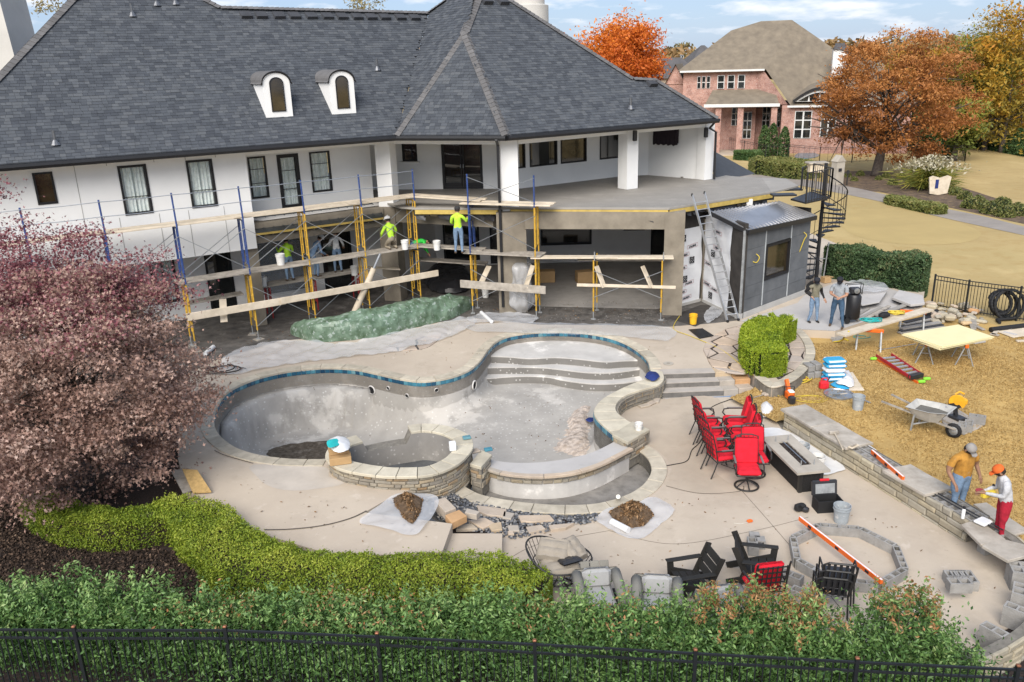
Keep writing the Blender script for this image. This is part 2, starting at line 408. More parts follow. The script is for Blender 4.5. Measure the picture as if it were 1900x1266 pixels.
mat('dirty_slab',(.115,.105,.095),.85,.25,2.5,.4,40,col2=(.050,.046,.042),cover=[((.21,.20,.185),1.6,.56,.10,.6),((.06,.048,.036),5,.58,.05,.8)])
mat('porch_floor',(.33,.31,.285),.85,.1,1.2,.1,40,cover=((.2,.19,.17),1.3,.56,.12,.6));mat('felt',(.045,.040,.036),.9,.2,3)
mat('coping',(.47,.42,.33),.8,.1,4,.25,40,col2=(.36,.32,.25),piece=.16,cover=((.28,.25,.19),8,.62,.1,.4))
mat('cap_stone',(.50,.455,.355),.8,.1,3,.3,30,col2=(.40,.36,.28),piece=.15,cover=((.27,.24,.185),5,.64,.08,.4))
mat('pool_tile',(.03,.12,.20),.25,.1,5,0,spec=.5,ramp=[(0,(.012,.05,.10)),(.5,(.028,.12,.19)),(.85,(.06,.22,.29)),(1,(.16,.30,.33))],piece=.2)
mat('wall_stone',(.30,.26,.2),.85,.12,6,.5,40,piece=.2,ramp=[(0,(.20,.18,.15)),(.3,(.33,.28,.21)),(.55,(.27,.245,.205)),(.8,(.37,.32,.23)),(1,(.30,.20,.11))])
mat('ledge_stone',(.35,.3,.22),.85,.12,6,.5,40,piece=.2,ramp=[(0,(.30,.265,.20)),(.4,(.42,.36,.25)),(.7,(.35,.32,.26)),(1,(.46,.40,.28))])
mat('mortar',(.20,.183,.155),.95,.15,8,.5,60)
mat('slab_stone',(.42,.38,.325),.8,.14,2.5,.35,25,col2=(.29,.255,.21),piece=.1,cover=((.42,.39,.34),2,.58,.12,.6))
mat('flagstone',(.42,.33,.25),.85,.1,3,.35,25,piece=.15,ramp=[(0,(.42,.35,.28)),(.35,(.50,.40,.30)),(.6,(.38,.34,.29)),(.85,(.52,.37,.20)),(1,(.48,.27,.13))])
mat('flag_pink',(.42,.33,.25),.85,.1,3,.35,25,piece=.15,ramp=[(0,(.40,.33,.27)),(.5,(.48,.39,.31)),(.8,(.43,.37,.32)),(1,(.50,.38,.27))]);mat('pebble',(.1,.1,.1),.6,.1,20,ramp=[(0,(.03,.032,.037)),(.5,(.095,.10,.11)),(.8,(.19,.19,.195)),(1,(.40,.37,.32))])
mat('rubble_white',(.46,.40,.35),.95,.2,6,1,30,col2=(.27,.22,.18),cover=((.17,.12,.08),3.0,.62,.06,.6))
mat('pool_dirt',(.10,.082,.062),.95,.3,8,1,30,col2=(.042,.032,.022),cover=((.28,.25,.21),2.2,.55,.12,.7))
def plaster(name,base,dots,stain):
    m=mat(name,base,.8,.1,1.1,.25,35,col2=tuple(c*.80 for c in base),cover=[(tuple(min(1,c*1.55)for c in base),.55,.56,.05,stain),((.16,.135,.11),1.7,.64,.1,.5)])
    t=m.node_tree;b=t.nodes['Principled BSDF'];src=b.inputs['Base Color'].links[0].from_socket;g=N(t,'ShaderNodeNewGeometry')
    v=N(t,'ShaderNodeTexVoronoi');v.inputs['Scale'].default_value=6.5;v.inputs['Randomness'].default_value=.75;mr=N(t,'ShaderNodeMapRange')
    mr.inputs['From Min'].default_value=.21;mr.inputs['From Max'].default_value=.12;mr.inputs['To Max'].default_value=dots
    t.links.new(g.outputs['Position'],v.inputs['Vector']);t.links.new(v.outputs['Distance'],mr.inputs[0]);mm=N(t,'ShaderNodeMixRGB');mm.inputs[2].default_value=(.60,.59,.56,1)
    t.links.new(mr.outputs[0],mm.inputs[0]);t.links.new(src,mm.inputs[1]);t.links.new(mm.outputs[0],b.inputs['Base Color'])
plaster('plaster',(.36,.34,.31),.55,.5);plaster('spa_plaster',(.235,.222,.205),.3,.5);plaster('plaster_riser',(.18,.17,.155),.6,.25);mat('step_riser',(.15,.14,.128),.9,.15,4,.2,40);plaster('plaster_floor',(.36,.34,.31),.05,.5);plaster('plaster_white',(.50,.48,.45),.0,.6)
mat('basin_floor',(.23,.215,.195),.9,.2,3,.4,30,cover=((.09,.075,.06),1.5,.56,.12,.7));mat('spa_water',(.10,.105,.11),.12,.2,2,.1,6,spec=.6);mat('asphalt_path',(.27,.24,.21),.9,.08,.8,.2,20)
mat('bed_soil',(.13,.09,.058),.95,.3,3,.8,20,col2=(.06,.042,.03),cover=((.24,.17,.08),2,.56,.1,.7))

ZU=.45
def PP(l,z):return[P2(x,y,z)for x,y in l]
# ---------------------------------------------------------------- survey lines
POOL_EDGE=[(606,853),(560,853),(520,851),(475,844),(438,832),(413,815),(399,797),(396,775),(404,750),(421,728),(447,713),(482,700),(520,691),(562,685),(610,682),(660,685),(700,693),(740,702),(780,707),(820,703),(850,695),(875,683),(892,667),(904,650),(920,634),(945,623),(985,617),(1030,615),(1080,617),(1125,624),(1160,636),(1186,652),(1202,668),(1207,684)]
S_LEFT=[(1207,684),(1206,697),(1196,704),(1170,714),(1144,726),(1118,741),(1104,757),(1103,771),(1115,786),(1138,806)]
S_RIGHT=[(1229,690),(1232,703),(1222,714),(1192,723),(1165,732),(1148,744),(1142,758),(1150,771),(1172,785),(1203,797)]
pool_edge=resample(spl(PP(POOL_EDGE,ZU),6),.12)
s_left=resample(spl(PP(S_LEFT,ZU),6),.1);s_right=resample(spl(PP(S_RIGHT,ZU),6),.1);s_right=resample(s_right,1e9)if False else s_right
weir_in=resample(spl(PP([(905,850),(940,856),(982,857),(1030,853),(1074,845),(1110,833),(1150,812)],.3),5),.15)
weir_out=resample(spl(PP([(884,862),(930,877),(982,883),(1030,882),(1074,875),(1120,859),(1172,832)],.3),5),.15)
SPA=PP([(606,850),(618,862),(640,872),(690,881),(740,884),(800,880),(846,862),(870,840),(876,825),(868,808),(835,793),(790,787),(748,792),(700,800),(640,815),(612,832)],.8)
spa_out=resample(spl(SPA,5,True),.12,True) # counter-clockwise
spa_in=offset_path(spa_out,.42,True)
catch_in=resample(spl(PP([(856,903),(885,919),(930,930),(1000,939),(1080,941),(1140,931),(1186,910),(1208,884),(1208,862),(1192,842),(1165,830)],0),5),.12)
catch_out=offset_path(catch_in,-.36)

# ---------------------------------------------------------------- ground sheets
GARDEN=[(-40,2),(16,2)]+PP([(1990,1080)],.15)+[tuple((P(1788,1009,0)+Vector((.6*-n_.y,.6*n_.x,0))+n_*.4).to_2d())for n_ in[(P(1788,1009,0)-P(1452,796,0)).normalized()]]+[tuple((P(1452,796,0)+Vector((.6*-n_.y,.6*n_.x,0))).to_2d())for n_ in[(P(1788,1009,0)-P(1452,796,0)).normalized()]]+PP([(1448,780),(1440,783),(1354,738),(1398,722)],.15)+PP([(1402,702),(1432,720),(1474,707),(1503,680),(1513,655),(1504,630),(1486,611),(1550,614),(1600,598),(1660,581),(1712,569)],ZU-.04)+[(17,36),(14,60),(-40,60)]
gl=MB();gl.prism([(-3000,-200),(3000,-200),(3000,5500),(-3000,5500)],None,.15,[GARDEN[::-1]]);gd=structure(gl.build('lawn_ground','far_lawn'))
near=[p for p in GARDEN[2:GARDEN.index((17,36))]]+PP([(1735,568),(1900,620),(2060,700)],.15)+[(24,14),(18,9)]
nl=MB();nl.prism(near[::-1]if False else near,None,.155);structure(nl.build('lawn','dry_lawn'))
mm_=MB();mm_.prism([(-40,2),(16,2),(13,16.2),(-4,16.2),(-6.8,17.0),(-7.6,18.6),(-8.7,20),(-9.2,24),(-9.0,30),(-40,60)],None,0.0);structure(mm_.build('mulch_bed','mulch'))
q_=PP([(1430,775),(1452,800),(1640,905),(1800,1015),(1990,1100)],0);sb0=MB();sb0.prism(q_+[(p[0]+1.6,p[1]+1.3)for p in reversed(q_)],None,.012);structure(sb0.build('wall_footing','mortar'))
g=np.random.default_rng(3);pts=[]
mulch_poly=PP([(0,900),(120,985),(400,1040),(430,1085),(380,1120),(0,1120),(-80,1000)],0)
for _ in range(60000):
    x,y=g.uniform(-12.5,-4.2),g.uniform(11.5,18.5)
    if inside(x,y,mulch_poly):pts.append((x,y,.015+g.uniform(0,.03)))
mat('mulch_chip',(.06,.04,.03),.95,.1,ramp=[(0,(.014,.009,.006)),(.6,(.045,.029,.02)),(.9,(.10,.065,.045)),(1,(.19,.13,.09))])
o=leaf_mesh('mulch_chips',pts[:14000],.03,'mulch_chip',None,up=1.2,shape='quad',seed=5);o['kind']='stuff';o['label']='dark bark chips scattered over the shaded planting bed';o['category']='mulch'
# dormant turf standing as short blades on the near lawn
bl=[];npoly=[(p[0],p[1])for p in near];cl=g.uniform((6,9),(24,27),(260000,2))
nv=noise3(np.c_[cl,np.zeros(len(cl))],2.2,4)+.7*noise3(np.c_[cl,np.zeros(len(cl))],6.5,8)
for(x,y),n_ in zip(cl,nv):
    if n_>-1.3 and inside(x,y,npoly):bl.append((x,y,.165+.012*n_))
o=leaf_mesh('lawn_grass',bl[:120000],.055,'grass_blade',None,up=.1,shape='straw',tint=None,seed=6,spread=.8);o['kind']='stuff';o['label']='short dormant tan turf around the sawhorses and wheelbarrow';o['category']='grass'

# ---------------------------------------------------------------- lower patio
LOW=PP([(1212,742),(1354,738),(1440,783),(1452,800),(1520,830),(1640,900),(1760,972),(1850,1030),(1895,1075),(1902,1120),(1875,1165),(1800,1205),(1650,1240),(1400,1240),(1150,1200),(1000,1150),(930,1120),(932,988)],0)
GB_BOT=[(932,990),(954,994),(1025,978),(1107,962)]
LOW+=PP([(954,994),(1025,978),(1100,963)],0)+[tuple(p)for p in catch_out[len(catch_out)//3:]][:0]
ci=[p for p in catch_out if p.x>1.75]
LOW+=[(p.x,p.y)for p in ci]+PP([(1195,815),(1160,790),(1130,770),(1150,745),(1212,725)],0.0)
lp=MB();lp.prism(LOW[::-1],-.12,.02);structure(lp.build('lower_patio','concrete'))
# the darker older pour round the catch basin
dk=PP([(1222,742),(1330,738),(1345,800),(1322,868),(1372,912),(1300,916),(1232,900),(1248,868),(1222,838),(1190,815),(1158,770),(1175,752)],0.02)
o=MB();o.prism(resample(spl(dk,4,True),.2,True)[::-1],None,.024);structure(o.build('patio_pour','old_concrete'))

# ---------------------------------------------------------------- upper patio (wraps round the pool)
UP=PP([(1222,693),(1228,692.5),(1327,689.5),(1392,686),(1402,700),(1432,720),(1474,707),(1503,680),(1513,655),(1504,630),(1486,611),(1550,614),(1600,598),(1660,581),(1712,569)],ZU)+[(17.5,34),(16,45),(-22,48),(-22,30),(-10.2,24)]+PP([(330,850),(345,905),(400,945),(470,985),(560,1012),(613,1027),(685,1029),(760,1027),(821,1022),(839,971),(676,950),(720,925),(740,918)],ZU)
spa_mid=offset_path(spa_out,.2,True);kx_=min(range(len(spa_out)),key=lambda i:(spa_out[i]-Vector(P2(770,884,.8))).length);UP+=[tuple(spa_mid[k])for k in range(kx_,-1,-2)]+[tuple(p.to_2d())for p in pool_edge]
up=MB();up.prism(UP,lambda x,y:-.1,ZU-.012);structure(up.build('upper_patio','concrete'))
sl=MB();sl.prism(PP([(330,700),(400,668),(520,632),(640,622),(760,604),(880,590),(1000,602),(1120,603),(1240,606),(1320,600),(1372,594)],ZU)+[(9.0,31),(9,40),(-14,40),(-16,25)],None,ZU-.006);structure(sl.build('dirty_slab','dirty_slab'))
structure(MB().prism([(.8,31.6),(5.6,30.7),(9.1,32.6),(9.1,38.8),(-3.3,38.8),(-.4,34.6),(.3,34.5)],None,ZU-.002).build('porch_floor','porch_floor'));fl_=MB();fl_.prism(PP([(1238,590),(1300,566),(1345,568),(1330,588),(1290,606)],ZU),None,ZU-.001);structure(fl_.build('felt_sheet','felt'))
gs=MB();gs.prism(PP([(1372,596),(1480,562),(1492,548),(1560,520),(1650,535),(1712,556),(1712,569),(1660,581),(1600,598),(1550,614),(1486,611),(1440,600)],ZU),None,ZU-.004);structure(gs.build('side_slab','slab_grey'))
# repair pour by the left coping
rp_=PP([(470,862),(600,866),(610,884),(640,896),(600,905),(540,910),(500,902),(478,885)],ZU)
o=MB();o.prism(resample(spl(rp_,4,True),.15,True),None,ZU-.008);structure(o.build('repair_pour','repair'))
# expansion seam across the front patio and the front terrace edge
mat('joint',(.10,.085,.07),.95,.2,5)
def seam(pxs,z,w=.03):
    pp=resample(spl(PP(pxs,z),6),.15);a=offset_path(pp,w/2);b=offset_path(pp,-w/2)
    m=MB();m.strip([(p.x,p.y,z+.003)for p in a],[(p.x,p.y,z+.003)for p in b]);o=m.build('patio_seam','joint');return structure(o)
seam([(490,983),(540,982),(600,975),(650,962),(680,948)],ZU,.035);seam([(398,836),(420,846),(470,860)],ZU,.025)
seam([(1372,906),(1420,960),(1480,1030),(1560,1130)],.02,.012);seam([(1130,985),(1250,1010),(1400,985),(1500,960)],.02,.012);seam([(940,1040),(1000,1010),(1130,985)],.02,.012);seam([(1236,902),(1300,916),(1372,912),(1380,902)],.024,.02)
# one broad step between the two levels
st=MB();st.prism(PP([(821,1030),(834,990),(932,990),(931,1036),(880,1040)],.22),-.05,.22);structure(st.build('broad_step','concrete'))

# ---------------------------------------------------------------- garden steps: poured treads, stone risers beside
gst=thing('garden_steps','three grey concrete steps with stone end blocks beside the clipped S-shaped hedge','steps',P(1300,735,0))
for i,(qa,qb,qc)in enumerate((((1217,729),(1343,724),(1398,719)),((1222,711.5),(1335,707),(1393,703)),((1228,694),(1327,691),(1389,687)))):
    z=.15*(i+1);a,b,c=P(*qa,z),P(*qb,z),P(*qc,z);dirn=(b-a).normalized();nn=Vector((-dirn.y,dirn.x,0));d2=(c-b).normalized();n2=Vector((-d2.y,d2.x,0));dep=(1.2,.8,.4)[i];zt_=z-.004
    m=MB();m.prism([(p.x,p.y)for p in(a,b,b+nn*dep,a+nn*dep)],z-.2,zt_);td=m.build('tread','concrete_step',gst);o_=nn*-.006
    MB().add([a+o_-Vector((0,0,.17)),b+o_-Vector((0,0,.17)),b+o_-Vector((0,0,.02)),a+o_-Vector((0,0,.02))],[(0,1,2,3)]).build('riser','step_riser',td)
    for k in range(2):
        p,q=b.lerp(c,k/2+.01),b.lerp(c,(k+1)/2-.01);emit([poly_piece([(v.x,v.y)for v in(p,q,q+n2*dep,p+n2*dep)],z-.2,z+.004*k,.015)],'stone_block','flagstone',gst)

# ---------------------------------------------------------------- swimming pool
pool=thing('swimming_pool','drained freeform swimming pool with blue waterline tiles and grey plaster','pool',(-1.5,22.5,0))
spa_back=[p for p in spa_out] # choose the arc of the spa that faces the pool
k0=min(range(len(spa_out)),key=lambda i:(spa_out[i]-Vector(P2(874,838,.8))).length);k1=min(range(len(spa_out)),key=lambda i:(spa_out[i]-Vector(P2(606,850,.8))).length)
arc=[];k=k0
while k!=k1:arc.append(spa_out[k]);k=(k+1)%len(spa_out)
LOOP=[p.to_2d()for p in pool_edge]+[p.to_2d()for p in s_left[1:]]+[p.to_2d()for p in reversed(weir_in)]+arc
basin=MB();nL=len(LOOP);ztop=[ZU-.05]*nL
n_w0=len(pool_edge)+len(s_left)-1;n_w1=n_w0+len(weir_in)
for i in range(n_w0,n_w1):ztop[i]=.27
basin.add([(p.x,p.y,z)for p,z in zip(LOOP,ztop)]+[(p.x,p.y,-2.2)for p in LOOP],[(i,(i+1)%nL,nL+(i+1)%nL,nL+i)for i in range(nL)])
basin.build('wall','plaster',pool,smooth=50,recalc=False)
LA=np.array([(p.x,p.y)for p in LOOP]);LBn=np.roll(LA,-1,0)
def dist_loop(x,y,a=LA,b=LBn):
    p=np.array((x,y));ab=b-a;t=np.clip(((p-a)*ab).sum(1)/np.maximum(1e-9,(ab**2).sum(1)),0,1);return np.sqrt((((a+ab*t[:,None])-p)**2).sum(1)).min()
ss=lambda t:(lambda u:u*u*(3-2*u))(min(1,max(0,t)))
led_i=[i for i,p in enumerate(pool_edge)if 2.2<i*.12];ni_=lambda x,y:min(range(len(pool_edge)),key=lambda i:(pool_edge[i].to_2d()-Vector(P2(x,y,ZU))).length);LEDA=np.array([(p.x,p.y)for p in pool_edge[ni_(404,750):ni_(668,687)]]);LEDB=np.roll(LEDA,-1,0)[:-1];LEDA=LEDA[:-1]
def pool_z(x,y,out=False):
    D=-.66-.12*ss((26-y)/6);deep=-1.45;t=ss((-.6-x)/3.8);base=D+(deep-D)*t
    d=dist_loop(x,y);r=.35+.6*t
    if out:return base+r+d*.5
    if d<r:base=base+(r-math.sqrt(max(0,r*r-(r-d)**2)))
    dl=dist_loop(x,y,LEDA,LEDB)
    if dl<.62:base=max(base,-.12-ss((dl-.42)/.16)*2.2)
    return base
nx_,ny_=112,100;x0_,x1_,y0_,y1_=-8.9,4.9,17.9,29.0
fl=MB();idx={};fv=[];ff=[]
X_=np.linspace(x0_,x1_,nx_);Y_=np.linspace(y0_,y1_,ny_);ins=np.zeros((nx_,ny_),bool)
LT=[tuple(p)for p in LOOP]
for i in range(nx_):
    for j in range(ny_):ins[i,j]=inside(X_[i],Y_[j],LT)
near_=ins.copy()
for di in(-1,0,1):
    for dj in(-1,0,1):near_|=np.roll(np.roll(ins,di,0),dj,1)
for i in range(nx_):
    for j in range(ny_):
        if near_[i,j]:idx[i,j]=len(fv);fv.append((X_[i],Y_[j],pool_z(X_[i],Y_[j],not ins[i,j])))
for i in range(nx_-1):
    for j in range(ny_-1):
        q=[(i,j),(i+1,j),(i+1,j+1),(i,j+1)]
        if all(k in idx for k in q):ff.append(tuple(idx[k]for k in q))
fl.add(fv,ff);fo=fl.build('floor',['plaster','plaster_floor'],pool,smooth=True)
fo.data.polygons.foreach_set('material_index',[1 if(p.center.x+1.5>-.9 and p.normal.z>.9)or p.normal.z>.985 else 0 for p in fo.data.polygons])
for z,pxs,nm in((.10,[(880,664),(906,661),(945,662),(982,665),(1030,663),(1074,666),(1122,671),(1160,669),(1215,668)],'sun_shelf'),(-.15,[(880,684),(903,682),(950,681),(1006,682),(1045,686),(1090,691),(1140,691),(1193,684),(1220,682)],'step'),(-.40,[(880,703),(903,702),(960,698),(1013,699),(1050,706),(1100,712),(1150,711),(1187,706),(1215,702)],'step')):
    c=spl(PP(pxs,z),5);poly=[tuple(p.to_2d())for p in c]+[(5.2,27),(4.6,29.2),(-1.0,29.2),(-1.6,27.2)]
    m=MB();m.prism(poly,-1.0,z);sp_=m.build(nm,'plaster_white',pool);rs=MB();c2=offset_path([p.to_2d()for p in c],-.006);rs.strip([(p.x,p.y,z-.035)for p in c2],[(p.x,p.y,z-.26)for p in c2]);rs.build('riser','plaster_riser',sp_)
# waterline tiles, coping stones
tl=[(p.x,p.y)for p in pool_edge]+[(p.x,p.y)for p in s_left[1:]]
wall_stones([p for p in tl][2:],.26,.405,'pool_tile',pool,side=-1,hmin=.145,hmax=.145,lmin=.15,lmax=.15,depth=.018,gap=.008,name='waterline_tile',uniform=True,jit=0)
outer=offset_path(pool_edge,.34);band_pieces([Vector((p.x,p.y))+(Vector((q.x,q.y))-Vector((p.x,p.y))).normalized()*-.02 for p,q in zip(pool_edge,outer)],outer,ZU-.06,ZU+.012,.62,'coping',pool,'coping_stone')
# skimmer openings and return fittings in the deep wall
mat('dark_hole',(.012,.012,.013),.9)
for px,py,r_ in((690,724,.13),(878,715,.14),(723,720,.06),(808,724,.06),(757,734,.06)):
    best=min(range(len(pool_edge)),key=lambda i:abs((_R.dot(Vector((pool_edge[i].x,pool_edge[i].y,0))-CAM))/_f.dot(Vector((pool_edge[i].x,pool_edge[i].y,0))-CAM)*FPX+950-px)+(0 if pool_edge[i].y>21.5 else 999))
    p=pool_edge[best];q=pool_edge[min(best+1,len(pool_edge)-1)];t=(q-p).normalized();nrm=Vector((t.y,-t.x));d=ray(px,py);tt=(Vector((p.x,p.y,0))-CAM).to_2d().length/d.to_2d().length;z=HC+d.z*tt
    m=MB();c=Vector((p.x,p.y,z))+Vector((nrm.x,nrm.y,0))*.012;ring=lambda r,y:[c+Vector((t.x,t.y,0))*math.cos(a)*r+Vector((0,0,1))*math.sin(a)*r+Vector((nrm.x,nrm.y,0))*y for a in np.linspace(0,2*PI,17)[:-1]]
    a,b,e=ring(r_*1.25,0),ring(r_,.03),ring(r_*.92,-.0);m.add(a+b+e,[(i,(i+1)%16,16+(i+1)%16,16+i)for i in range(16)]+[(16+i,16+(i+1)%16,32+(i+1)%16,32+i)for i in range(16)])
    f_=m.build('fitting','plaster_white',pool);d_=MB();d_.add(ring(r_*.95,.004),[tuple(range(16))]);d_.build('opening','dark_hole',f_)
# silt on the deep floor and chipped plaster heap on the shallow floor
def heap(name,pxs,zf,hgt,material,label,cat,seed,step=.09,f=3):
    poly=[tuple(p.to_2d())for p in spl([P2(x,y,z)for x,y,z in pxs],4,True)];gg=np.random.default_rng(seed)
    def zz(x,y,d):
        q=np.array([[x,y,0]]);n_=float(noise3(q,f,seed)[0])+.5*float(noise3(q,f*3,seed+1)[0]);return zf(x,y)-.08+(hgt+.08)*min(1,max(0,d/.4+.25+.25*n_))+hgt*.45*n_*(d>.05)+gg.normal(0,hgt*.07)
    v,fa=grid_in(poly,step,zz)
    m=MB();m.add(v,fa);o=m.build(name,material);o['kind']='stuff';o['label']=label;o['category']=cat;return o
heap('silt',[(476,846,-1.45),(510,830,-1.45),(560,820,-1.45),(620,816,-1.45),(670,822,-1.45),(690,838,-1.45),(650,868,-1.45),(560,870,-1.45)],lambda x,y:pool_z(x,y)+.01,.04,'pool_dirt','dark silt and debris in the deep end of the pool','silt',11,.1)
heap('plaster_rubble',[(1036,842,-.75),(1024,826,-.75),(1042,800,-.75),(1058,768,-.75),(1082,756,-.75),(1100,762,-.75),(1098,800,-.75),(1098,835,-.75),(1070,850,-.75)],pool_z,.10,'rubble_white','pale chipped plaster heaped on the shallow pool floor','rubble',12,.07,4)

# ---------------------------------------------------------------- retaining wall that carries the pool edge on the right
rw=thing('pool_retaining_wall','S-curved stacked stone wall with pale cap stones beside the pool steps','wall',P(1150,770,0))
sr=[s_right[int(round(i*(len(s_right)-1)/(len(s_left)-1)))]for i in range(len(s_left))]
m=MB();face=offset_path(s_right,.05);m.prism([(p.x,p.y)for p in s_left]+[(p.x,p.y)for p in reversed(face)],-.3,ZU-.06);m.build('core','mortar',rw)
wall_stones(face[2:],0,ZU-.06,'wall_stone',rw,side=-1,lmin=.2,lmax=.48,hmin=.08,hmax=.13)
sl2=offset_path(s_left,-.02);band_pieces(sr,s_left,ZU-.055,ZU+.014,.5,'cap_stone',rw,'cap_stone')
def pier(pxs,z,label,zb=-.3):
    c=PP(pxs,z);o=thing('stone_pier',label,'pier',(sum(p[0]for p in c)/4,sum(p[1]for p in c)/4,0));cx,cy=o.location.x,o.location.y
    ins_=[(cx+(p[0]-cx)*.9,cy+(p[1]-cy)*.9)for p in c];m=MB();m.prism(ins_,zb,z-.06);m.build('core','mortar',o)
    wall_stones(ins_+[ins_[0]],zb+.25,z-.065,'wall_stone',o,side=-1,lmin=.15,lmax=.4,hmin=.07,hmax=.12)
    emit([poly_piece(c,z-.06,z+.02)],'cap_stone','cap_stone',o);return o
pier([(1136,807),(1165,822),(1205,798),(1174,783)],ZU+.02,'square stone pier with a white bucket on it at the right end of the weir')
pier([(872,862),(893,868),(913,845),(893,836)],.52,'small stone pier between the spa and the pool weir')

# ---------------------------------------------------------------- weir (infinity edge) and catch basin
we=thing('pool_weir','curved overflow wall with smooth grey top along the front of the pool','weir',P(1000,880,0))
n_=min(len(weir_in),len(weir_out));wi=[weir_in[int(round(i*(len(weir_in)-1)/(n_-1)))]for i in range(n_)];wo=[weir_out[int(round(i*(len(weir_out)-1)/(n_-1)))]for i in range(n_)]
m=MB();wo2=offset_path(wo,.07);m.strip([(p.x,p.y,.27)for p in wi],[(p.x,p.y,.31)for p in wo2]);m.build('top','slab_grey',we)
m=MB();m.strip([(p.x,p.y,.3)for p in wo2],[(p.x,p.y,-.5)for p in wo2]);m.build('wall','plaster_white',we)
band_pieces([p for p in offset_path(wo,-.06)],[p for p in offset_path(wo,.07)],.255,.318,.75,'flagstone',we,'edge_stone')
wall_stones(wo2,.05,.25,'wall_stone',we,side=-1,lmin=.15,lmax=.35,hmin=.09,hmax=.11)
cb=thing('catch_basin','crescent shaped overflow basin in front of the weir with pale coping','basin',P(1040,930,0))
m=MB();m.strip([(p.x,p.y,-.02)for p in catch_in],[(p.x,p.y,-.45)for p in catch_in]);m.build('wall','plaster',cb)
m=MB();m.prism([(p.x,p.y)for p in offset_path(catch_in,-.06)]+[(p.x,p.y)for p in reversed(offset_path(wo2,.2))],None,-.36);m.build('floor','basin_floor',cb)
m=MB();m.prism([(p.x,p.y)for p in catch_out]+[(p.x,p.y)for p in reversed(catch_in)],-.5,.015);m.build('curb','mortar',cb)
band_pieces(catch_out,offset_path(catch_in,.02),.0,.05,.55,'coping',cb,'coping_stone')

# ---------------------------------------------------------------- spa
spa=thing('spa','raised round stone spa with flagstone rim between pool and front patio','spa',(-2.7,18.3,0))
ns=len(spa_out);so2=[Vector((p.x,p.y))for p in offset_path(spa_out,.06,True)]
gapA=Vector(P2(752,800,.8));gapB=Vector(P2(690,818,.8));k0=min(range(ns),key=lambda i:(spa_out[i]-Vector(P2(748,792,.8))).length);k1=min(range(ns),key=lambda i:(spa_out[i]-Vector(P2(668,808,.8))).length)
isgap=[k0<=i<=k1 for i in range(ns)]
zt=[.5 if g_ else .75 for g_ in isgap]
m=MB();A3=[(p.x,p.y,-.3)for p in so2];B3=[(p.x,p.y,z)for p,z in zip(so2,zt)];C3=[(p.x,p.y,z)for p,z in zip(spa_in,zt)];D3=[(p.x,p.y,-.05)for p in spa_in]
for a,b in((A3,B3),(B3,C3)):m.add(a+b,[(i,(i+1)%ns,ns+(i+1)%ns,ns+i)for i in range(ns)])
m.build('core','mortar',spa)
m=MB();m.add(C3+D3,[(i,(i+1)%ns,ns+(i+1)%ns,ns+i)for i in range(ns)]);m.build('basin','spa_plaster',spa);MB().prism([(p.x,p.y)for p in spa_in],None,-.02).build('water','spa_water',spa)
order=[(k1+1+i)%ns for i in range(ns-(k1-k0+1))]
pth=[so2[i]for i in order];wall_stones(pth,.0,.745,'wall_stone',spa,side=-1,lmin=.14,lmax=.42,hmin=.06,hmax=.12)
band_pieces([spa_out[i]-(spa_in[i]-spa_out[i]).normalized()*.03 for i in order],[spa_in[i]for i in order],.745,.81,.55,'cap_stone',spa,'cap_stone')

# ---------------------------------------------------------------- pebble bed with flagstones
gb=PP([(676,950),(720,922),(770,914),(840,912),(857,921),(910,934),(971,946),(1054,953),(1108,948),(1107,963),(1025,979),(954,995),(932,992),(896,984),(839,978),(800,960)],.1)
zb=lambda x,y:.40-.36*ss((x+3.2)/2.2)
m=MB();m.prism(gb,None,lambda x,y:zb(x,y)-.09);gbo=structure(m.build('pebble_bed','step_riser'))
ov=[];of=[]
oct_v=np.array([(1,0,0),(0,1,0),(-1,0,0),(0,-1,0),(.5,.5,.6),(-.5,.5,.6),(-.5,-.5,.6),(.5,-.5,.6)]);oct_f=[(0,1,4),(1,2,5),(2,3,6),(3,0,7),(1,5,4),(2,6,5),(3,7,6),(0,4,7),(4,5,6,7)]
def pebbles(poly,zfun,count,rmin,rmax,name,seed,parent=None):
    gg=np.random.default_rng(seed);xs=[p[0]for p in poly];ys=[p[1]for p in poly];mb=MB();tint=[];n=0
    while n<count:
        x,y=gg.uniform(min(xs),max(xs)),gg.uniform(min(ys),max(ys));n+=1
        if not inside(x,y,poly):continue
        r=gg.uniform(rmin,rmax);a=gg.uniform(0,6.28);s,c=math.sin(a),math.cos(a);q=oct_v*np.array([r,r*gg.uniform(.6,1),r*.8])
        mb.add([(x+c*v[0]-s*v[1],y+s*v[0]+c*v[1],zfun(x,y)+v[2])for v in q],oct_f);tint+=[gg.random()]*len(oct_f)
    o=mb.build(name,'pebble',parent,recalc=False,tint=tint);o['kind']='stuff';return o
o=pebbles(gb,zb,5200,.02,.05,'pebbles',21);o['label']='smooth dark river pebbles between the spa and the lower patio';o['category']='pebbles'
fs_=[[(885,937),(940,944),(938,958),(905,955),(888,948)],[(962,956),(1020,955),(1028,964),(985,968),(966,966)],[(935,948),(955,952),(948,962),(932,960)],[(942,974),(962,974),(964,984),(944,985)],[(976,977),(1005,973),(1012,980),(982,988)],[(868,965),(900,960),(918,970),(896,980)],[(905,972),(930,968),(932,982),(912,984)],[(1018,974),(1065,970),(1050,978),(1022,982)],[(850,975),(876,972),(886,981),(846,983)],[(942,985),(952,984),(954,990),(943,991)],[(806,950),(822,946),(832,958),(815,962)]]
emit([poly_piece(PP(f,.1),zb(*P2(*f[0],.1))-.02,zb(*P2(*f[0],.1))+.055)for f in fs_],'flagstone','flagstone',gbo)
bs=[[(806,930),(826,924),(846,944),(826,952)],[(826,955),(852,945),(866,956),(838,970)],[(866,940),(890,946),(884,952),(862,948)]]
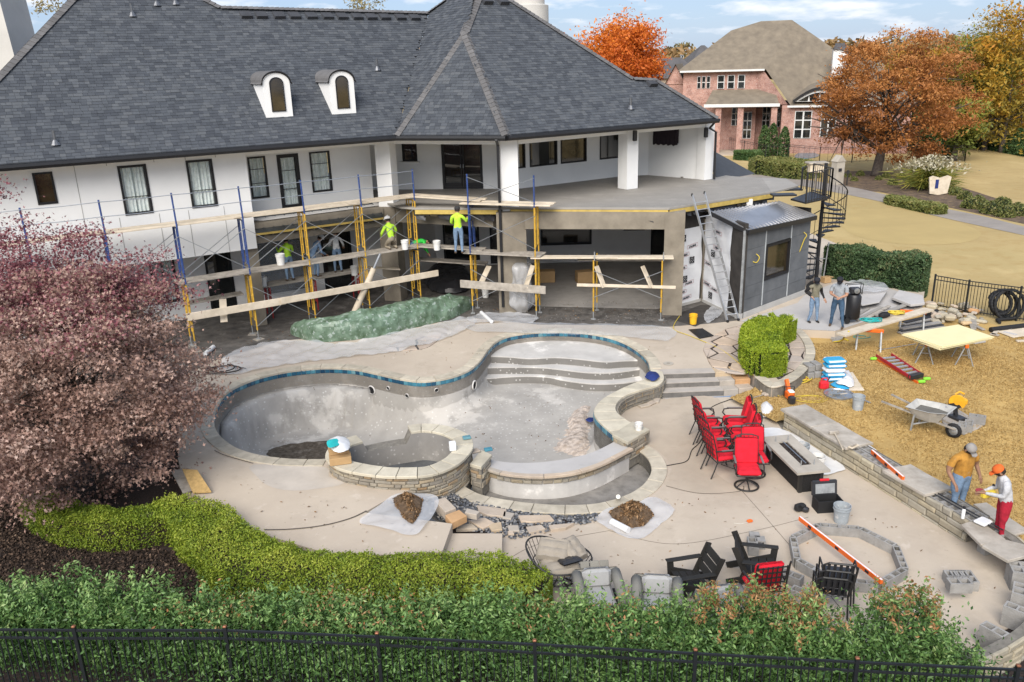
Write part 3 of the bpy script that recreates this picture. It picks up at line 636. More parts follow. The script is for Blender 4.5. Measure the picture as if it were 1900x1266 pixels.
emit([poly_piece(PP(f,.45),.28,.47-.03*i)for i,f in enumerate(bs)],'stone_block','flagstone',gbo)

# ---------------------------------------------------------------- flagstone paving round the S hedge and near the plastic sheets
def flag_area(pxs,z,name,cell,seed,border=None):
    poly=[tuple(p.to_2d())for p in spl(PP(pxs,z),4,True)];m=MB();m.prism(poly,None,z-.004);base=structure(m.build(name,'mulch'))
    gg=np.random.default_rng(seed);xs=[p[0]for p in poly];ys=[p[1]for p in poly];seeds=[]
    for _ in range(2000):
        q=np.array((gg.uniform(min(xs),max(xs)),gg.uniform(min(ys),max(ys))))
        if all(np.linalg.norm(q-s_)>cell for s_ in seeds):seeds.append(q)
    out=[]
    for i,s_ in enumerate(seeds):
        cellp=[s_+np.array((math.cos(a),math.sin(a)))*cell*1.5 for a in np.linspace(0,2*PI,13)[:-1]]
        for j,t_ in enumerate(seeds):
            if i==j or np.linalg.norm(t_-s_)>cell*3.2:continue
            nr=(t_-s_)/np.linalg.norm(t_-s_);dd=(s_+t_)/2@nr-.028;new=[]
            for a,b in zip(cellp,cellp[1:]+cellp[:1]):
                da,db=a@nr-dd,b@nr-dd
                if da<=0:new.append(a)
                if da*db<0:new.append(a+(b-a)*da/(da-db))
            cellp=new
            if len(cellp)<3:break
        if len(cellp)>=3:
            c=np.mean(cellp,0)
            cp=[c+(p-c)*gg.uniform(.96,1.0)for p in cellp]
            nin=sum(inside(p[0],p[1],poly)for p in cp)>0;cp=[tuple(p)if inside(p[0],p[1],poly)else tuple(near_edge(p[0],p[1],poly)[1])for p in cp]
            if nin:out.append(poly_piece(cp,z-.03,z+.022))
    emit(out,'flagstone','flag_pink',base);pb=pebbles(poly,lambda x,y:z-.01,1500,.012,.03,'pebbles',seed+1,base);return base
flag_area([(1310,660),(1306,645),(1322,625),(1352,610),(1390,604),(1392,640),(1398,690),(1330,686)],ZU,'flagstone_paving',.62,31)
flag_area([(1470,618),(1488,634),(1494,655),(1486,678),(1462,694),(1440,700),(1440,640),(1462,622)],ZU,'flagstone_paving',.5,33)
flag_area([(708,650),(740,633),(790,624),(818,620),(812,632),(790,646),(750,651)],ZU,'flagstone_paving',.7,35)
bo=resample(spl(PP([(1400,700),(1432,720),(1474,707),(1503,680),(1513,655),(1504,630),(1486,611)],ZU),5),.1);bi=offset_path(bo,.3)
kb=structure(MB().prism([(p.x,p.y)for p in bo]+[(p.x,p.y)for p in reversed(bi)],.1,ZU-.002).build('paver_border','mortar'));band_pieces(bo,bi,ZU-.05,ZU+.03,.4,'coping',kb,'paver')
# ================================================================ the house under renovation
mat('stucco',(.74,.735,.715),.9,.03,.8,.12,80,cover=((.66,.655,.635),1.2,.56,.2,.4))
mat('base_stucco',(.52,.50,.46),.9,.05,1,.15,60);mat('scratch_coat',(.235,.205,.16),.95,.12,1.6,.3,40,col2=(.165,.142,.11))
mat('shingle',(.07,.075,.085),.9,.1,3,.3,120,piece=.2,ramp=[(0,(.046,.052,.062)),(.35,(.062,.069,.080)),(.7,(.074,.082,.093)),(1,(.093,.100,.109))])
mat('ridge_shingle',(.125,.121,.120),.9,.1,4,.3,120,piece=.18)
mat('roof_deck',(.05,.053,.06),.95)
mat('black_metal',(.014,.014,.016),.45,.1,5,spec=.5)
mat('dark_frame',(.013,.012,.013),.5)
mat('deck_board',(.30,.28,.25),.75,.06,1.2,.1,30,cover=((.38,.355,.32),.8,.55,.15,.6))
mat('yellow_lumber',(.50,.36,.10),.8,.12,5)
mat('membrane',(.018,.018,.021),.4,.2,6,spec=.6)
mat('curtain',(.78,.84,.80),.9,.1,9)
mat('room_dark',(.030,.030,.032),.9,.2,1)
mat('room_grey',(.74,.72,.69),.9,.06,.8)
mat('vent_metal',(.17,.175,.185),.4,.1,5,metal=.7)
mat('lumber',(.58,.50,.39),.85,.12,3,.3,30,col2=(.46,.39,.29),piece=.14)
mat('lumber_dirty',(.36,.325,.275),.9,.2,4,.3,30,col2=(.22,.195,.165),piece=.14)
mat('cloth_black',(.022,.015,.020),.9,.1,4)
mat('seamed_metal',(.085,.095,.10),.35,.15,2,metal=.6,spec=.5)
def glass(name,col,rough,clouds):
    """window glass as seen by day: dark pane that mirrors sky and garden"""
    m=mat(name,col,rough,.3,1.3,spec=.9);return m
glass('glass',(.022,.024,.024),.04,0);glass('glass_brown',(.050,.036,.018),.06,0)
def glass_clear(name,a):
    m=mat(name,(.55,.6,.6),.03,.02,alpha=a,spec=.8);return m
glass_clear('glass_curtain',.12);glass_clear('glass_open',.35)

EZ=7.1
class VPlane:
    def __init__(s,o,ang=None,q=None):
        s.o=Vector((o[0],o[1],0));a=R(ang)if ang is not None else math.atan2(q[1]-o[1],q[0]-o[0])
        s.a=a;s.e=Vector((math.cos(a),math.sin(a),0));s.n=Vector((-s.e.y,s.e.x,0))
    def hit(s,px,py,off=0):
        d=ray(px,py);t=((s.o+s.n*off-CAM).dot(s.n))/d.dot(s.n);q=CAM+d*t;return(q-s.o).dot(s.e),q.z
    def p(s,u,off,z):return s.o+s.e*u+s.n*off+Vector((0,0,z))
def qbox(mb,pl,u0,u1,o0,o1,z0,z1):
    v=[pl.p(u,o,z)for u in(u0,u1)for o in(o0,o1)for z in(z0,z1)]
    return mb.add(v,[(0,1,3,2),(4,6,7,5),(0,4,5,1),(2,3,7,6),(0,2,6,4),(1,5,7,3)])
def wall_with_openings(mb,pl,u0,u1,z0,z1,off,thick,ops):
    us=sorted({u0,u1,*[o[0]for o in ops],*[o[1]for o in ops]});zs=sorted({z0,z1,*[o[2]for o in ops],*[o[3]for o in ops]})
    for a,b in zip(us,us[1:]):
        for c,d in zip(zs,zs[1:]):
            cu,cz=(a+b)/2,(c+d)/2
            if u0<=cu<=u1 and z0<=cz<=z1 and not any(o[0]<cu<o[1]and o[2]<cz<o[3]for o in ops):
                mb.add([pl.p(a,off,c),pl.p(b,off,c),pl.p(b,off,d),pl.p(a,off,d)],[(0,1,2,3)])
    for o in ops: # reveals
        q=[(o[0],o[2]),(o[1],o[2]),(o[1],o[3]),(o[0],o[3])]
        for(a,c),(b,d)in zip(q,q[1:]+q[:1]):mb.add([pl.p(a,off,c),pl.p(b,off,d),pl.p(b,off+thick,d),pl.p(a,off+thick,c)],[(0,1,2,3)])
def win(pl,op,off,parent,fm='dark_frame',gm='glass',fw=.07,mull=(),bars=(),curtain=False,name='window',gdepth=.06):
    """window part with its pane, curtain and muntins"""
    u0,u1,z0,z1=op;m=MB()
    for a,b,c,d in((u0,u0+fw,z0,z1),(u1-fw,u1,z0,z1),(u0+fw,u1-fw,z0,z0+fw),(u0+fw,u1-fw,z1-fw,z1)):qbox(m,pl,a,b,off-.03,off+.1,c,d)
    for t in mull:qbox(m,pl,u0+(u1-u0)*t-.025,u0+(u1-u0)*t+.025,off-.01,off+.08,z0+fw,z1-fw)
    for t in bars:qbox(m,pl,u0+fw,u1-fw,off+.0,off+.07,z0+(z1-z0)*t-.008,z0+(z1-z0)*t+.008)
    f=m.build(name,fm,parent)
    g_=MB();g_.add([pl.p(u0+fw,off+gdepth,z0+fw),pl.p(u1-fw,off+gdepth,z0+fw),pl.p(u1-fw,off+gdepth,z1-fw),pl.p(u0+fw,off+gdepth,z1-fw)],[(0,1,2,3)]);g_.build('pane','glass_curtain' if curtain else gm,f)
    if curtain:
        c=MB();n=40;tops=[];bots=[]
        for i in range(n+1):
            t=i/n;u=u0+fw+(u1-u0-2*fw)*t;dd=.14+.035*math.sin(t*38)+(.12 if abs(t-.5)<.03 else 0);tops.append(pl.p(u,off+dd,z1-fw+.05));bots.append(pl.p(u,off+dd,z0+.0))
        c.strip(tops,bots);c.build('curtain','curtain',f,smooth=True)
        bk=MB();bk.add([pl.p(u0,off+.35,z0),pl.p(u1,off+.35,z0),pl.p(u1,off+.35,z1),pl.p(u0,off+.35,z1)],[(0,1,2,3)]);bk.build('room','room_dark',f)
    return f

house=thing('house','large white stucco house with grey shingle roof under renovation behind scaffolding','house',(-2,36,.45))
LW=VPlane((-4.15,32.46),31.5)
CW=VPlane((-5.3,36.75),q=(.53,35.85));RWp=VPlane((.53,35.85),q=(5.26,38.8))
TVp=VPlane((6.5,38.95),q=(8.6,36.9))
def op(pl,x0,y0,x1,y1,off):
    a,b=pl.hit(x0,y0,off),pl.hit(x1,y1,off);return(min(a[0],b[0]),max(a[0],b[0]),min(a[1],b[1]),max(a[1],b[1]))
# left wing upper wall
ops_l=[op(LW,58,318,107,371,.5),op(LW,216,304,284,388,.5),op(LW,343,294,404,376,.5)]
ops_l=[(a,b,5.72 if i==0 else 5.1,6.72)for i,(a,b,c,d)in enumerate(ops_l)]
m=MB();wall_with_openings(m,LW,-18,-5.57,3.42,7.0,.5,.2,ops_l)
m.add([LW.p(-18,.5,3.42),LW.p(-5.57,.5,3.42),LW.p(-5.57,2.4,3.42),LW.p(-18,2.4,3.42)],[(0,1,2,3)])
m.add([LW.p(-5.57,.5,3.42),LW.p(-5.57,2.4,3.42),LW.p(-5.57,2.4,7),LW.p(-5.57,.5,7)],[(0,1,2,3)])
ops_r=[op(LW,457,283,500,362,2.2),op(LW,512,285,563,384,2.2),op(LW,572,274,617,348,2.2)]
ops_r=[(a,b,[4.95,4.45,4.95][i],6.5)for i,(a,b,c,d)in enumerate(ops_r)]
wall_with_openings(m,LW,-5.57,-.2,4.35,7.0,2.2,.2,ops_r)
m.build('wall','stucco',house)
win(LW,ops_l[0],.5,house,gm='glass_brown',fw=.06);
for o_ in ops_l[1:]:win(LW,o_,.5,house,curtain=True,fw=.075,bars=(.36,))
for i,o_ in enumerate(ops_r):
    f=win(LW,o_,2.2,house,curtain=True,fw=.13 if i==1 else .06,bars=(.36,.7),name='door' if i==1 else 'window')
    if i==1:MB().box(LW.p(o_[1]-.08,2.14,5.45),(.05,.08,.12)).build('handle','vent_metal',f)
# stucco control joints as fine grooves standing slightly dark
mat('groove',(.30,.29,.27),.95)
for u in(-11.0,-9.95,-8.7,-7.75,-6.55):qbox(MB(),LW,u-.008,u+.008,.492,.51,3.44,5.05 if u!=-11 else 6.95).build('control_joint','groove',house)
for u in(-13.2,-10.05,-8.6,-7.6,-6.6):qbox(MB(),LW,u-.008,u+.008,.492,.51,6.75,6.98).build('control_joint','groove',house)
# centre wall with french doors
opc=[op(CW,818,266,897,352,0),op(CW,745,264,775,303,0)]
opc[0]=(opc[0][0],opc[0][1],4.46,6.75);opc[1]=(opc[1][0],opc[1][1],5.65,6.75)
m=MB();wall_with_openings(m,CW,-.8,5.9,4.4,7.1,0,.2,opc);opr=[op(RWp,940,262,975,320,0),op(RWp,982,258,1034,316,0),op(RWp,1040,252,1088,308,0),op(RWp,1113,246,1155,302,0)]
opr=[(a,b,5.30,6.62)for a,b,c,d in opr]
wall_with_openings(m,RWp,0,5.58,4.4,7.1,0,.2,opr);m.build('porch_wall','stucco',house)
fd=win(CW,opc[0],0,house,fw=.1,mull=(.47,.53),name='french_door')
for s_ in(-.06,.06):qbox(MB(),CW,opc[0][0]+(opc[0][1]-opc[0][0])*.5+s_-.02,opc[0][0]+(opc[0][1]-opc[0][0])*.5+s_+.02,-.09,-.02,5.35,5.5).build('handle','vent_metal',fd)
for d_ in(.25,.75):
    u0=opc[0][0]+(opc[0][1]-opc[0][0])*(d_-.2);qbox(MB(),CW,u0,u0+(opc[0][1]-opc[0][0])*.4,.0,.07,4.5,4.72).build('kick_panel','dark_frame',fd)
wn=win(CW,opc[1],0,house,fw=.06);qbox(MB(),CW,opc[1][0]-.1,opc[1][1]+.1,-.3,0,5.58,5.65).build('sill','stucco',wn)
for i,o_ in enumerate(opr):win(RWp,o_,0,house,fw=.05,gm='glass_brown' if i in(0,2)else 'glass')
# alcove with a covered screen
m=MB();m.add([(5.24,38.78,4.4),(6.5,38.95,4.4),(6.5,38.95,7.1),(5.24,38.78,7.1)],[(0,1,2,3)]);qbox(m,TVp,0,2.9,0,.35,4.4,7.1);m.build('alcove_wall','stucco',house)
so_=op(TVp,1213,243,1258,281,-.1);scr=MB();n=14;rows=[]
for j in range(9):
    z=6.75-j*.11;rows.append([TVp.p(so_[0]+(so_[1]-so_[0])*i/n,-.12-.05*abs(math.sin(i*1.7+j*.3))*(j/8)-(.05 if 0<i<n else 0),z-.04*math.sin(i*2.2)*(j==8))for i in range(n+1)])
for a,b in zip(rows,rows[1:]):scr.strip(a,b)
qbox(scr,TVp,so_[0]+.05,so_[1]-.05,-.1,-.01,5.95,6.7);so1=scr.build('covered_screen','cloth_black');tag(so1,'dark cloth hung over a screen on the alcove wall of the upper deck','screen')
# soffit and lower ceiling
sof=MB();A_=P(-330,330,EZ);Bq=P(735,252,EZ);Dq=P(940,252,EZ);Eq=P(1331,220,EZ)
A_.z=Bq.z=Dq.z=Eq.z=EZ
A_=Bq+(P(0,307,EZ)-Bq).normalized()*20
zs_=6.98
sof.prism([(A_.x,A_.y),(Bq.x,Bq.y),(Dq.x,Dq.y),(Eq.x,Eq.y),(7.3,45.5),(-16,46)],None,zs_);sof.build('soffit','stucco',house)
# beams under the eaves between columns
colB,col2,col3,col4=(-4.72,33.3),(.08,31.45),(5.0,34.95),(8.65,37.0)
def beam(a,b,z0,z1,w,material,name):
    MB().bar((a[0],a[1],(z0+z1)/2),(b[0],b[1],(z0+z1)/2),w,z1-z0).build(name,material,house)
def lerp2(a,b,t):return(a[0]+(b[0]-a[0])*t,a[1]+(b[1]-a[1])*t)
lc=LW.p(-5.57,.75,0);beam((lc.x,lc.y),lerp2(colB,(lc.x,lc.y),.05),6.72,6.985,.4,'stucco','beam');beam(lerp2(colB,col2,.06),lerp2(colB,col2,.95),6.72,6.985,.4,'stucco','beam');beam(lerp2(col2,col3,.05),lerp2(col2,col3,.95),6.70,6.984,.4,'stucco','beam');beam(lerp2(col3,col4,.05),lerp2(col3,col4,.98),6.70,6.984,.4,'stucco','beam')
def column(c,w,d,rz,z0,z1,material,name='column'):return MB().box((c[0],c[1],(z0+z1)/2),(w,d,z1-z0),rz).build(name,material,house)
column(colB,.62,.62,R(-15),4.3,6.98,'stucco');column(col2,.62,.55,R(5),4.3,6.98,'stucco');column(col3,.58,.58,R(32),4.46,6.98,'stucco');column(col4,.5,.5,R(32),4.46,6.98,'stucco')
column(colB,.72,.72,R(-15),ZU,4.3,'scratch_coat');column((0.1,31.15),1.1,.7,R(0),ZU,4.3,'scratch_coat');column((6.05,30.1),.72,.6,R(-12),ZU,4.3,'scratch_coat')
c_=LW.p(-5.75,.95,0);column((c_.x,c_.y),.5,.5,R(31.5),ZU,3.7,'scratch_coat')
# wall sconces
for pl_,px,py in((None,1178,252),(None,1310,246)):
    p=P(px,py,6.3);d=ray(px,py);Y=34.45 if px<1200 else 36.45;p=CAM+d*(Y/d.y);MB().rbox(p,(.16,.14,.42),.02,R(32)).build('wall_lamp','black_metal',house)
beam(lerp2((c_.x,c_.y),colB,.0),lerp2((c_.x,c_.y),colB,.93),3.55,4.28,.5,'scratch_coat','lower_beam');beam(lerp2(colB,(0,31.15),.07),lerp2(colB,(0,31.15),.9),3.7,4.3,.5,'scratch_coat','lower_beam');beam((.64,31.0),(5.7,30.15),3.68,4.3,.5,'scratch_coat','lower_beam')
# upper deck
dkp=[tuple(P2(x,y,4.45))for x,y in((742,384),(769,386),(924,386),(946,385),(1242,386),(1434,356))]+[(11.9,34.3),(12.1,36.5),(10.2,37.6),(8.5,40),(-6.5,39.0),(-5.6,34.4)]
m=MB();m.prism(dkp,4.38,4.45,bottom=True);dko=m.build('deck_floor','deck_board',house)
bd=VPlane(dkp[3],q=dkp[4]);bj=MB()
for i in range(0,34): # board joints running with the front edge
    o_=.25+i*.25;a,b=bd.p(-1-i*.1,o_,4.452),bd.p(9.5,o_,4.452);
    ins_=[bd.p(u,o_,4.4515)for u in np.arange(-5,10,.25)];ins_=[p for p in ins_ if inside(p.x,p.y,dkp)]
    if len(ins_)>1:bj.bar(ins_[0],ins_[-1],.012,.003)
bj.build('board_joint','room_dark',dko)
rim=MB();fl2=None;g2=np.random.default_rng(5)
for i in range(1,5):
    a,b=Vector((*dkp[i],4.29)),Vector((*dkp[i+1],4.29));
    if i==2:continue
    fl2=MB();rim.bar(a.lerp(b,.005)+Vector((0,.05,0)),b.lerp(a,.005)+Vector((0,.05,0)),.09,.16);t=(b-a);n=int(t.length/.28)
    for k in range(n): # torn membrane hanging under the rim
        u=a+t*(k/n);w_=t.normalized()*g2.uniform(.2,.5);dz=g2.uniform(.05,.28);oo=Vector((0,g2.uniform(-.12,.1),0));q=[u+Vector((0,.12,-.08)),u+w_+Vector((0,.12,-.08)),u+w_*.9+oo+Vector((0,-.05,-.08-dz)),u+w_*.1+oo+Vector((0,-.02,-.08-dz*.7))]
        fl2.add(q,[(0,1,2,3)])
    fl2.build('torn_membrane','membrane',house)['kind']='stuff';rim.build('rim_joist','yellow_lumber',house);rim=MB()
mb_=MB()
for i in range(1,5):
    a,b=Vector((*dkp[i],4.33)),Vector((*dkp[i+1],4.33));mb_.bar(a+Vector((0,.3,-.1)),b+Vector((0,.3,-.1)),.4,.2)
mb_.build('deck_joist','room_dark',house)
# metal canopy below the left recess
cp=MB();a0,a1=LW.p(-5.55,.55,4.05),LW.p(-.55,.55,4.05);b0,b1=LW.p(-5.55,2.2,4.42),LW.p(-.45,2.2,4.42);cp.add([a0,a1,b1,b0],[(0,1,2,3)]);cp.add([a0,a1,a1-Vector((0,0,.1)),a0-Vector((0,0,.1))],[(0,1,2,3)]);co=cp.build('canopy','seamed_metal',house)
for i in range(15):MB().bar(a0.lerp(a1,i/14)+Vector((0,0,.012)),b0.lerp(b1,i/14)+Vector((0,0,.012)),.03,.035).build('seam','seamed_metal',co)
yl=MB();yl.bar(a0-Vector((0,0,.14)),a1-Vector((0,0,.14)),.08,.07);yl.build('canopy_joist','yellow_lumber',house)
tm=MB()
for k in range(16):
    u=a0.lerp(a1,k/16)-Vector((0,-.05,.16));tm.add([u,u+LW.e*.34,u+LW.e*g2.uniform(.2,.34)+Vector((0,-.06,-g2.uniform(.03,.14))),u+LW.e*.03+Vector((0,0,-g2.uniform(.02,.12)))],[(0,1,2,3)])
tm.build('torn_membrane','membrane',house)['kind']='stuff'
# lower storey behind the porch
lw=MB();opl=[op(LW,372,478,388,560,3.2),op(LW,440,462,470,545,3.2),op(LW,478,455,590,540,3.2)]
opl=[(-8.9,-8.0,1.2,3.0),(-6.9,-5.9,.5,3.1),(-5.3,-2.9,.9,3.0),(-2.2,-.9,.5,3.2)]
wall_with_openings(lw,LW,-18,1.2,ZU,4.3,3.4,.2,opl);lw.build('lower_wall','room_grey',house)
for i,o_ in enumerate(opl):win(LW,o_,3.4,house,fw=.08,curtain=(i==0),mull=(.5,)if i==0 else())
LB=VPlane((-3.5,38.9),q=(9.5,38.9));ob=[(.4,2.1,.7,2.7),(2.6,4.2,.5,3.1),(5.0,7.4,1.3,3.3),(8.9,9.9,1.9,3.3),(10.2,11.0,.5,3.3)]
m=MB();m.add([(-5.1,35.9,ZU),(-3.45,38.95,ZU),(-3.45,38.95,4.3),(-5.1,35.9,4.3)],[(0,1,2,3)]);wall_with_openings(m,LB,0,13,ZU,4.3,0,.2,ob);m.build('lower_wall','room_grey',house)
for i,o_ in enumerate(ob):win(LB,o_,0,house,fw=.09,curtain=(i==3),name='door' if i in(1,4)else 'window')
m=MB();m.add([(-20,34,4.31),(-9,30.6,4.31),(-4.7,33.6,4.31),(0,31.4,4.31),(6,30.4,4.31),(9.5,33,4.31),(9.5,42,4.31),(-20,46,4.31)],[(0,1,2,3,4,5,6,7)]);m.build('porch_ceiling','room_grey',house)
MB().bx(9.2,9.45,32.2,40,ZU,4.3).build('lower_wall','room_grey',house);MB().bx(-.35,.25,31.6,34.5,ZU,4.3).build('lower_wall','room_grey',house)

# ---------------------------------------------------------------- main roof
def plane_fn(a,b,pitch):
    e=(b-a).normalized();inw=Vector((-e.y,e.x,0));n=(-inw*math.sin(pitch)+Vector((0,0,1))*math.cos(pitch));u=(inw*math.cos(pitch)+Vector((0,0,1))*math.sin(pitch))
    return a.copy(),e,u,n
def ph(px,py,pf):
    d=ray(px,py);t=(pf[0]-CAM).dot(pf[3])/d.dot(pf[3]);return CAM+d*t
PL=plane_fn(A_,Bq,R(42));PC=plane_fn(Bq,Dq,R(50));PR=plane_fn(Dq,Eq,R(42))
apex=ph(862,60,PR);peak=ph(897,-31,PR);V_=ph(795,25,PL)
polyL=[A_,Bq,V_]+[ph(x,y,PL)for x,y in((620,22),(409,15),(380,0),(262,-62),(133,0),(0,140),(-120,262))]
polyR=[Dq,Eq]+[ph(x,y,PR)for x,y in((1216,149),(1174,147),(960,10))]+[peak,apex]
polyC=[Bq,Dq,apex]
e_=(apex-Bq).cross(V_-Bq).normalized();e_=e_ if e_.z>0 else-e_
T_dir=(Vector((-.85,-.52,0)))
hz=Vector((0,0,1)).cross(e_).normalized()
hz=hz if hz.dot(Vector((.5,-.85,0)))>0 else-hz
PT=(Bq.copy(),hz,e_.cross(hz).normalized()if e_.cross(hz).z>0 else-e_.cross(hz).normalized(),e_)
def onp(p,pf):return p-pf[3]*(p-pf[0]).dot(pf[3])
pk2=onp(peak,PT);polyT=[Bq,apex,pk2,onp(ph(834,0,PL)*0+V_.lerp(peak,.38)+Vector((0,0,.0)),PT),V_]
roof=MB()
for pg,pf in((polyL,PL),(polyR,PR),(polyC,PC),(polyT,PT)):
    roof.add([p-pf[3]*.02 for p in pg],[tuple(range(len(pg)))])
# back slopes, closing the volume
roof.add([V_,polyL[3],polyL[4],V_+Vector((-4,6.5,-4.2)),polyL[4]+Vector((-4,6.5,-4.2))],[(0,1,2,4,3)])
roof.add([polyL[4],polyL[6],polyL[7],polyL[9],polyL[9]+Vector((-4.5,6,-1)),polyL[6]+Vector((-6,9.5,-5))],[(0,1,5),(1,2,5),(2,3,4,5)])
roof.add([polyR[1],polyR[2],polyR[3],polyR[4],peak,polyR[4]+Vector((0,12,-5)),polyR[1]+Vector((-1.5,9,0)),V_+Vector((0,8,-4))],[(0,1,6),(1,2,5,6),(2,3,5),(3,4,7,5)])
roof=roof.build('roof','roof_deck',house,recalc=False)
sh=MB();sh.add([(-.5,0,.0),(.5,0,.0),(.5,1.25,-.012),(-.5,1.25,-.012),(-.5,0,-.035),(.5,0,-.035),(.5,1.25,-.03),(-.5,1.25,-.03)],[(0,1,2,3),(4,5,1,0),(5,6,2,1),(7,4,0,3)])
items=[]
def to2(p,pf):d=p-pf[0];return(d.dot(pf[1]),d.dot(pf[2]))
g3=np.random.default_rng(9)
for pg,pf,clipx in((polyL,PL,-16.5),(polyR,PR,None),(polyC,PC,None),(polyT,PT,None)):
    q=[to2(p,pf)for p in pg];us=[p[0]for p in q];vs_=[p[1]for p in q];v=min(vs_);row=0
    while v<max(vs_):
        u=min(us)-g3.uniform(0,.4)
        while u<max(us):
            wd=g3.choice([.16,.22,.28])*g3.uniform(.9,1.1);c=(u+wd/2,v+.07);u+=wd
            if not inside(c[0],c[1],q):continue
            pos=pf[0]+pf[1]*c[0]+pf[2]*v+pf[3]*(.022+g3.uniform(0,.007))
            if pos.x<-21:continue
            M_=Matrix((pf[1]*(wd-.006),pf[2]*.135,pf[3])).transposed().to_4x4();M_.translation=pos;items.append(M_)
        v+=.135;row+=1
put_pieces('shingle','shingles',items,sh,'shingle','shingle',roof)
# hip and ridge caps
cap=MB();cap.add([(-.5,-.19,-.07),(-.5,0,.035),(-.5,.19,-.07),(.55,-.19,-.085),(.55,0,.012),(.55,.19,-.085)],[(0,3,4,1),(1,4,5,2),(0,1,2)])
caps=[]
def hip(a,b):
    t=b-a;n=int(t.length/.2);d=t.normalized();s_=d.cross(Vector((0,0,1))).normalized();u=s_.cross(d)
    for i in range(n):
        M_=Matrix((d*.22,s_,u)).transposed().to_4x4();M_.translation=a+t*((i+.5)/n)+u*.06;caps.append(M_)
hip(Bq,apex);hip(Dq,apex);hip(apex,peak);hip(V_,polyL[4]);hip(V_,polyT[3]);hip(polyL[9],polyL[8]);hip(polyL[8],polyL[7]);hip(polyL[7],polyL[6]);hip(polyR[1],polyR[2]);hip(polyR[2],polyR[3]);hip(polyR[3],polyR[4]);hip(polyR[4],peak);hip(polyL[4],polyL[5])
put_pieces('ridge_cap','ridge_caps',caps,cap,'ridge_cap','ridge_shingle',roof)
# gutters and fascia
for a,b,nm in((A_,Bq,0),(Bq,Dq,1),(Dq,Eq,2)):
    t=(b-a).normalized();out_=Vector((t.y,-t.x,0));g_=MB()
    for k in range(2):pass
    a2,b2=a+out_*.05,b+out_*.05
    pr=[(0,.0),(-.12,.0),(-.13,-.08),(-.08,-.17),(0,-.17)];va=[a2+out_*-x_+Vector((0,0,z_))for x_,z_ in pr];vb=[b2+out_*-x_+Vector((0,0,z_))for x_,z_ in pr]
    g_.add(va+vb,[(i,(i+1)%5,5+(i+1)%5,5+i)for i in range(5)]+[(0,1,2,3,4),(9,8,7,6,5)]);g_.build('gutter','black_metal',house)
    f_=MB();f_.bar(a-out_*.02-Vector((0,0,.07)),b-out_*.02-Vector((0,0,.07)),.06,.22);f_.build('fascia','black_metal',house)
dsx,dsy=-.3,30.76;MB().tube([(dsx-.05,dsy-.3,6.98),(dsx,dsy,6.75),(dsx,dsy,4.5),(dsx,dsy,.7)],.055,8).build('downspout','black_metal',house)
MB().tube([Eq+Vector((-.1,0,-.15)),Eq+Vector((-.25,.2,-.4)),Vector((8.95,36.5,6.5)),Vector((8.98,36.55,4.5))],.05,8).build('downspout','black_metal',house)
# roof vents and pipes
for px in(456,484,517,546,577,607,634,662,688,713,742,768):
    p=ph(px,24+px*.012,PL);f_=Matrix((PL[1],PL[2],PL[3])).transposed().to_4x4();f_.translation=p
    m=MB();m.M=f_;m.add([(-.22,-.2,0),(.22,-.2,0),(.22,.25,0),(-.22,.25,0),(-.2,-.2,.16),(.2,-.2,.16),(.2,.22,.05),(-.2,.22,.05)],[(4,5,6,7),(0,1,5,4),(1,2,6,5),(3,0,4,7),(2,3,7,6)]);m.build('roof_vent','roof_deck',house)
for px,py in((902,4),(932,5),(1207,156)):
    p=ph(px,py,PR);f_=Matrix((PR[1],PR[2],PR[3])).transposed().to_4x4();f_.translation=p
    m=MB();m.M=f_;m.add([(-.22,-.2,0),(.22,-.2,0),(.22,.25,0),(-.22,.25,0),(-.2,-.2,.2),(.2,-.2,.2),(.2,.22,.06),(-.2,.22,.06)],[(4,5,6,7),(0,1,5,4),(1,2,6,5),(3,0,4,7),(2,3,7,6)]);m.build('roof_vent','roof_deck',house)
for px,py,pf in((246,30,PL),(103,268,PL),(291,10,PL),(326,8,PL),(700,130,PL),(1170,202,PR)):
    p=ph(px,py,pf);m=MB();m.tube([p-Vector((0,0,.1)),p+Vector((0,0,.42))],.05,8);m.lathe([(.16,-.02),(.07,.12),(.055,.14)],10,p);m.build('vent_pipe','vent_metal',house)
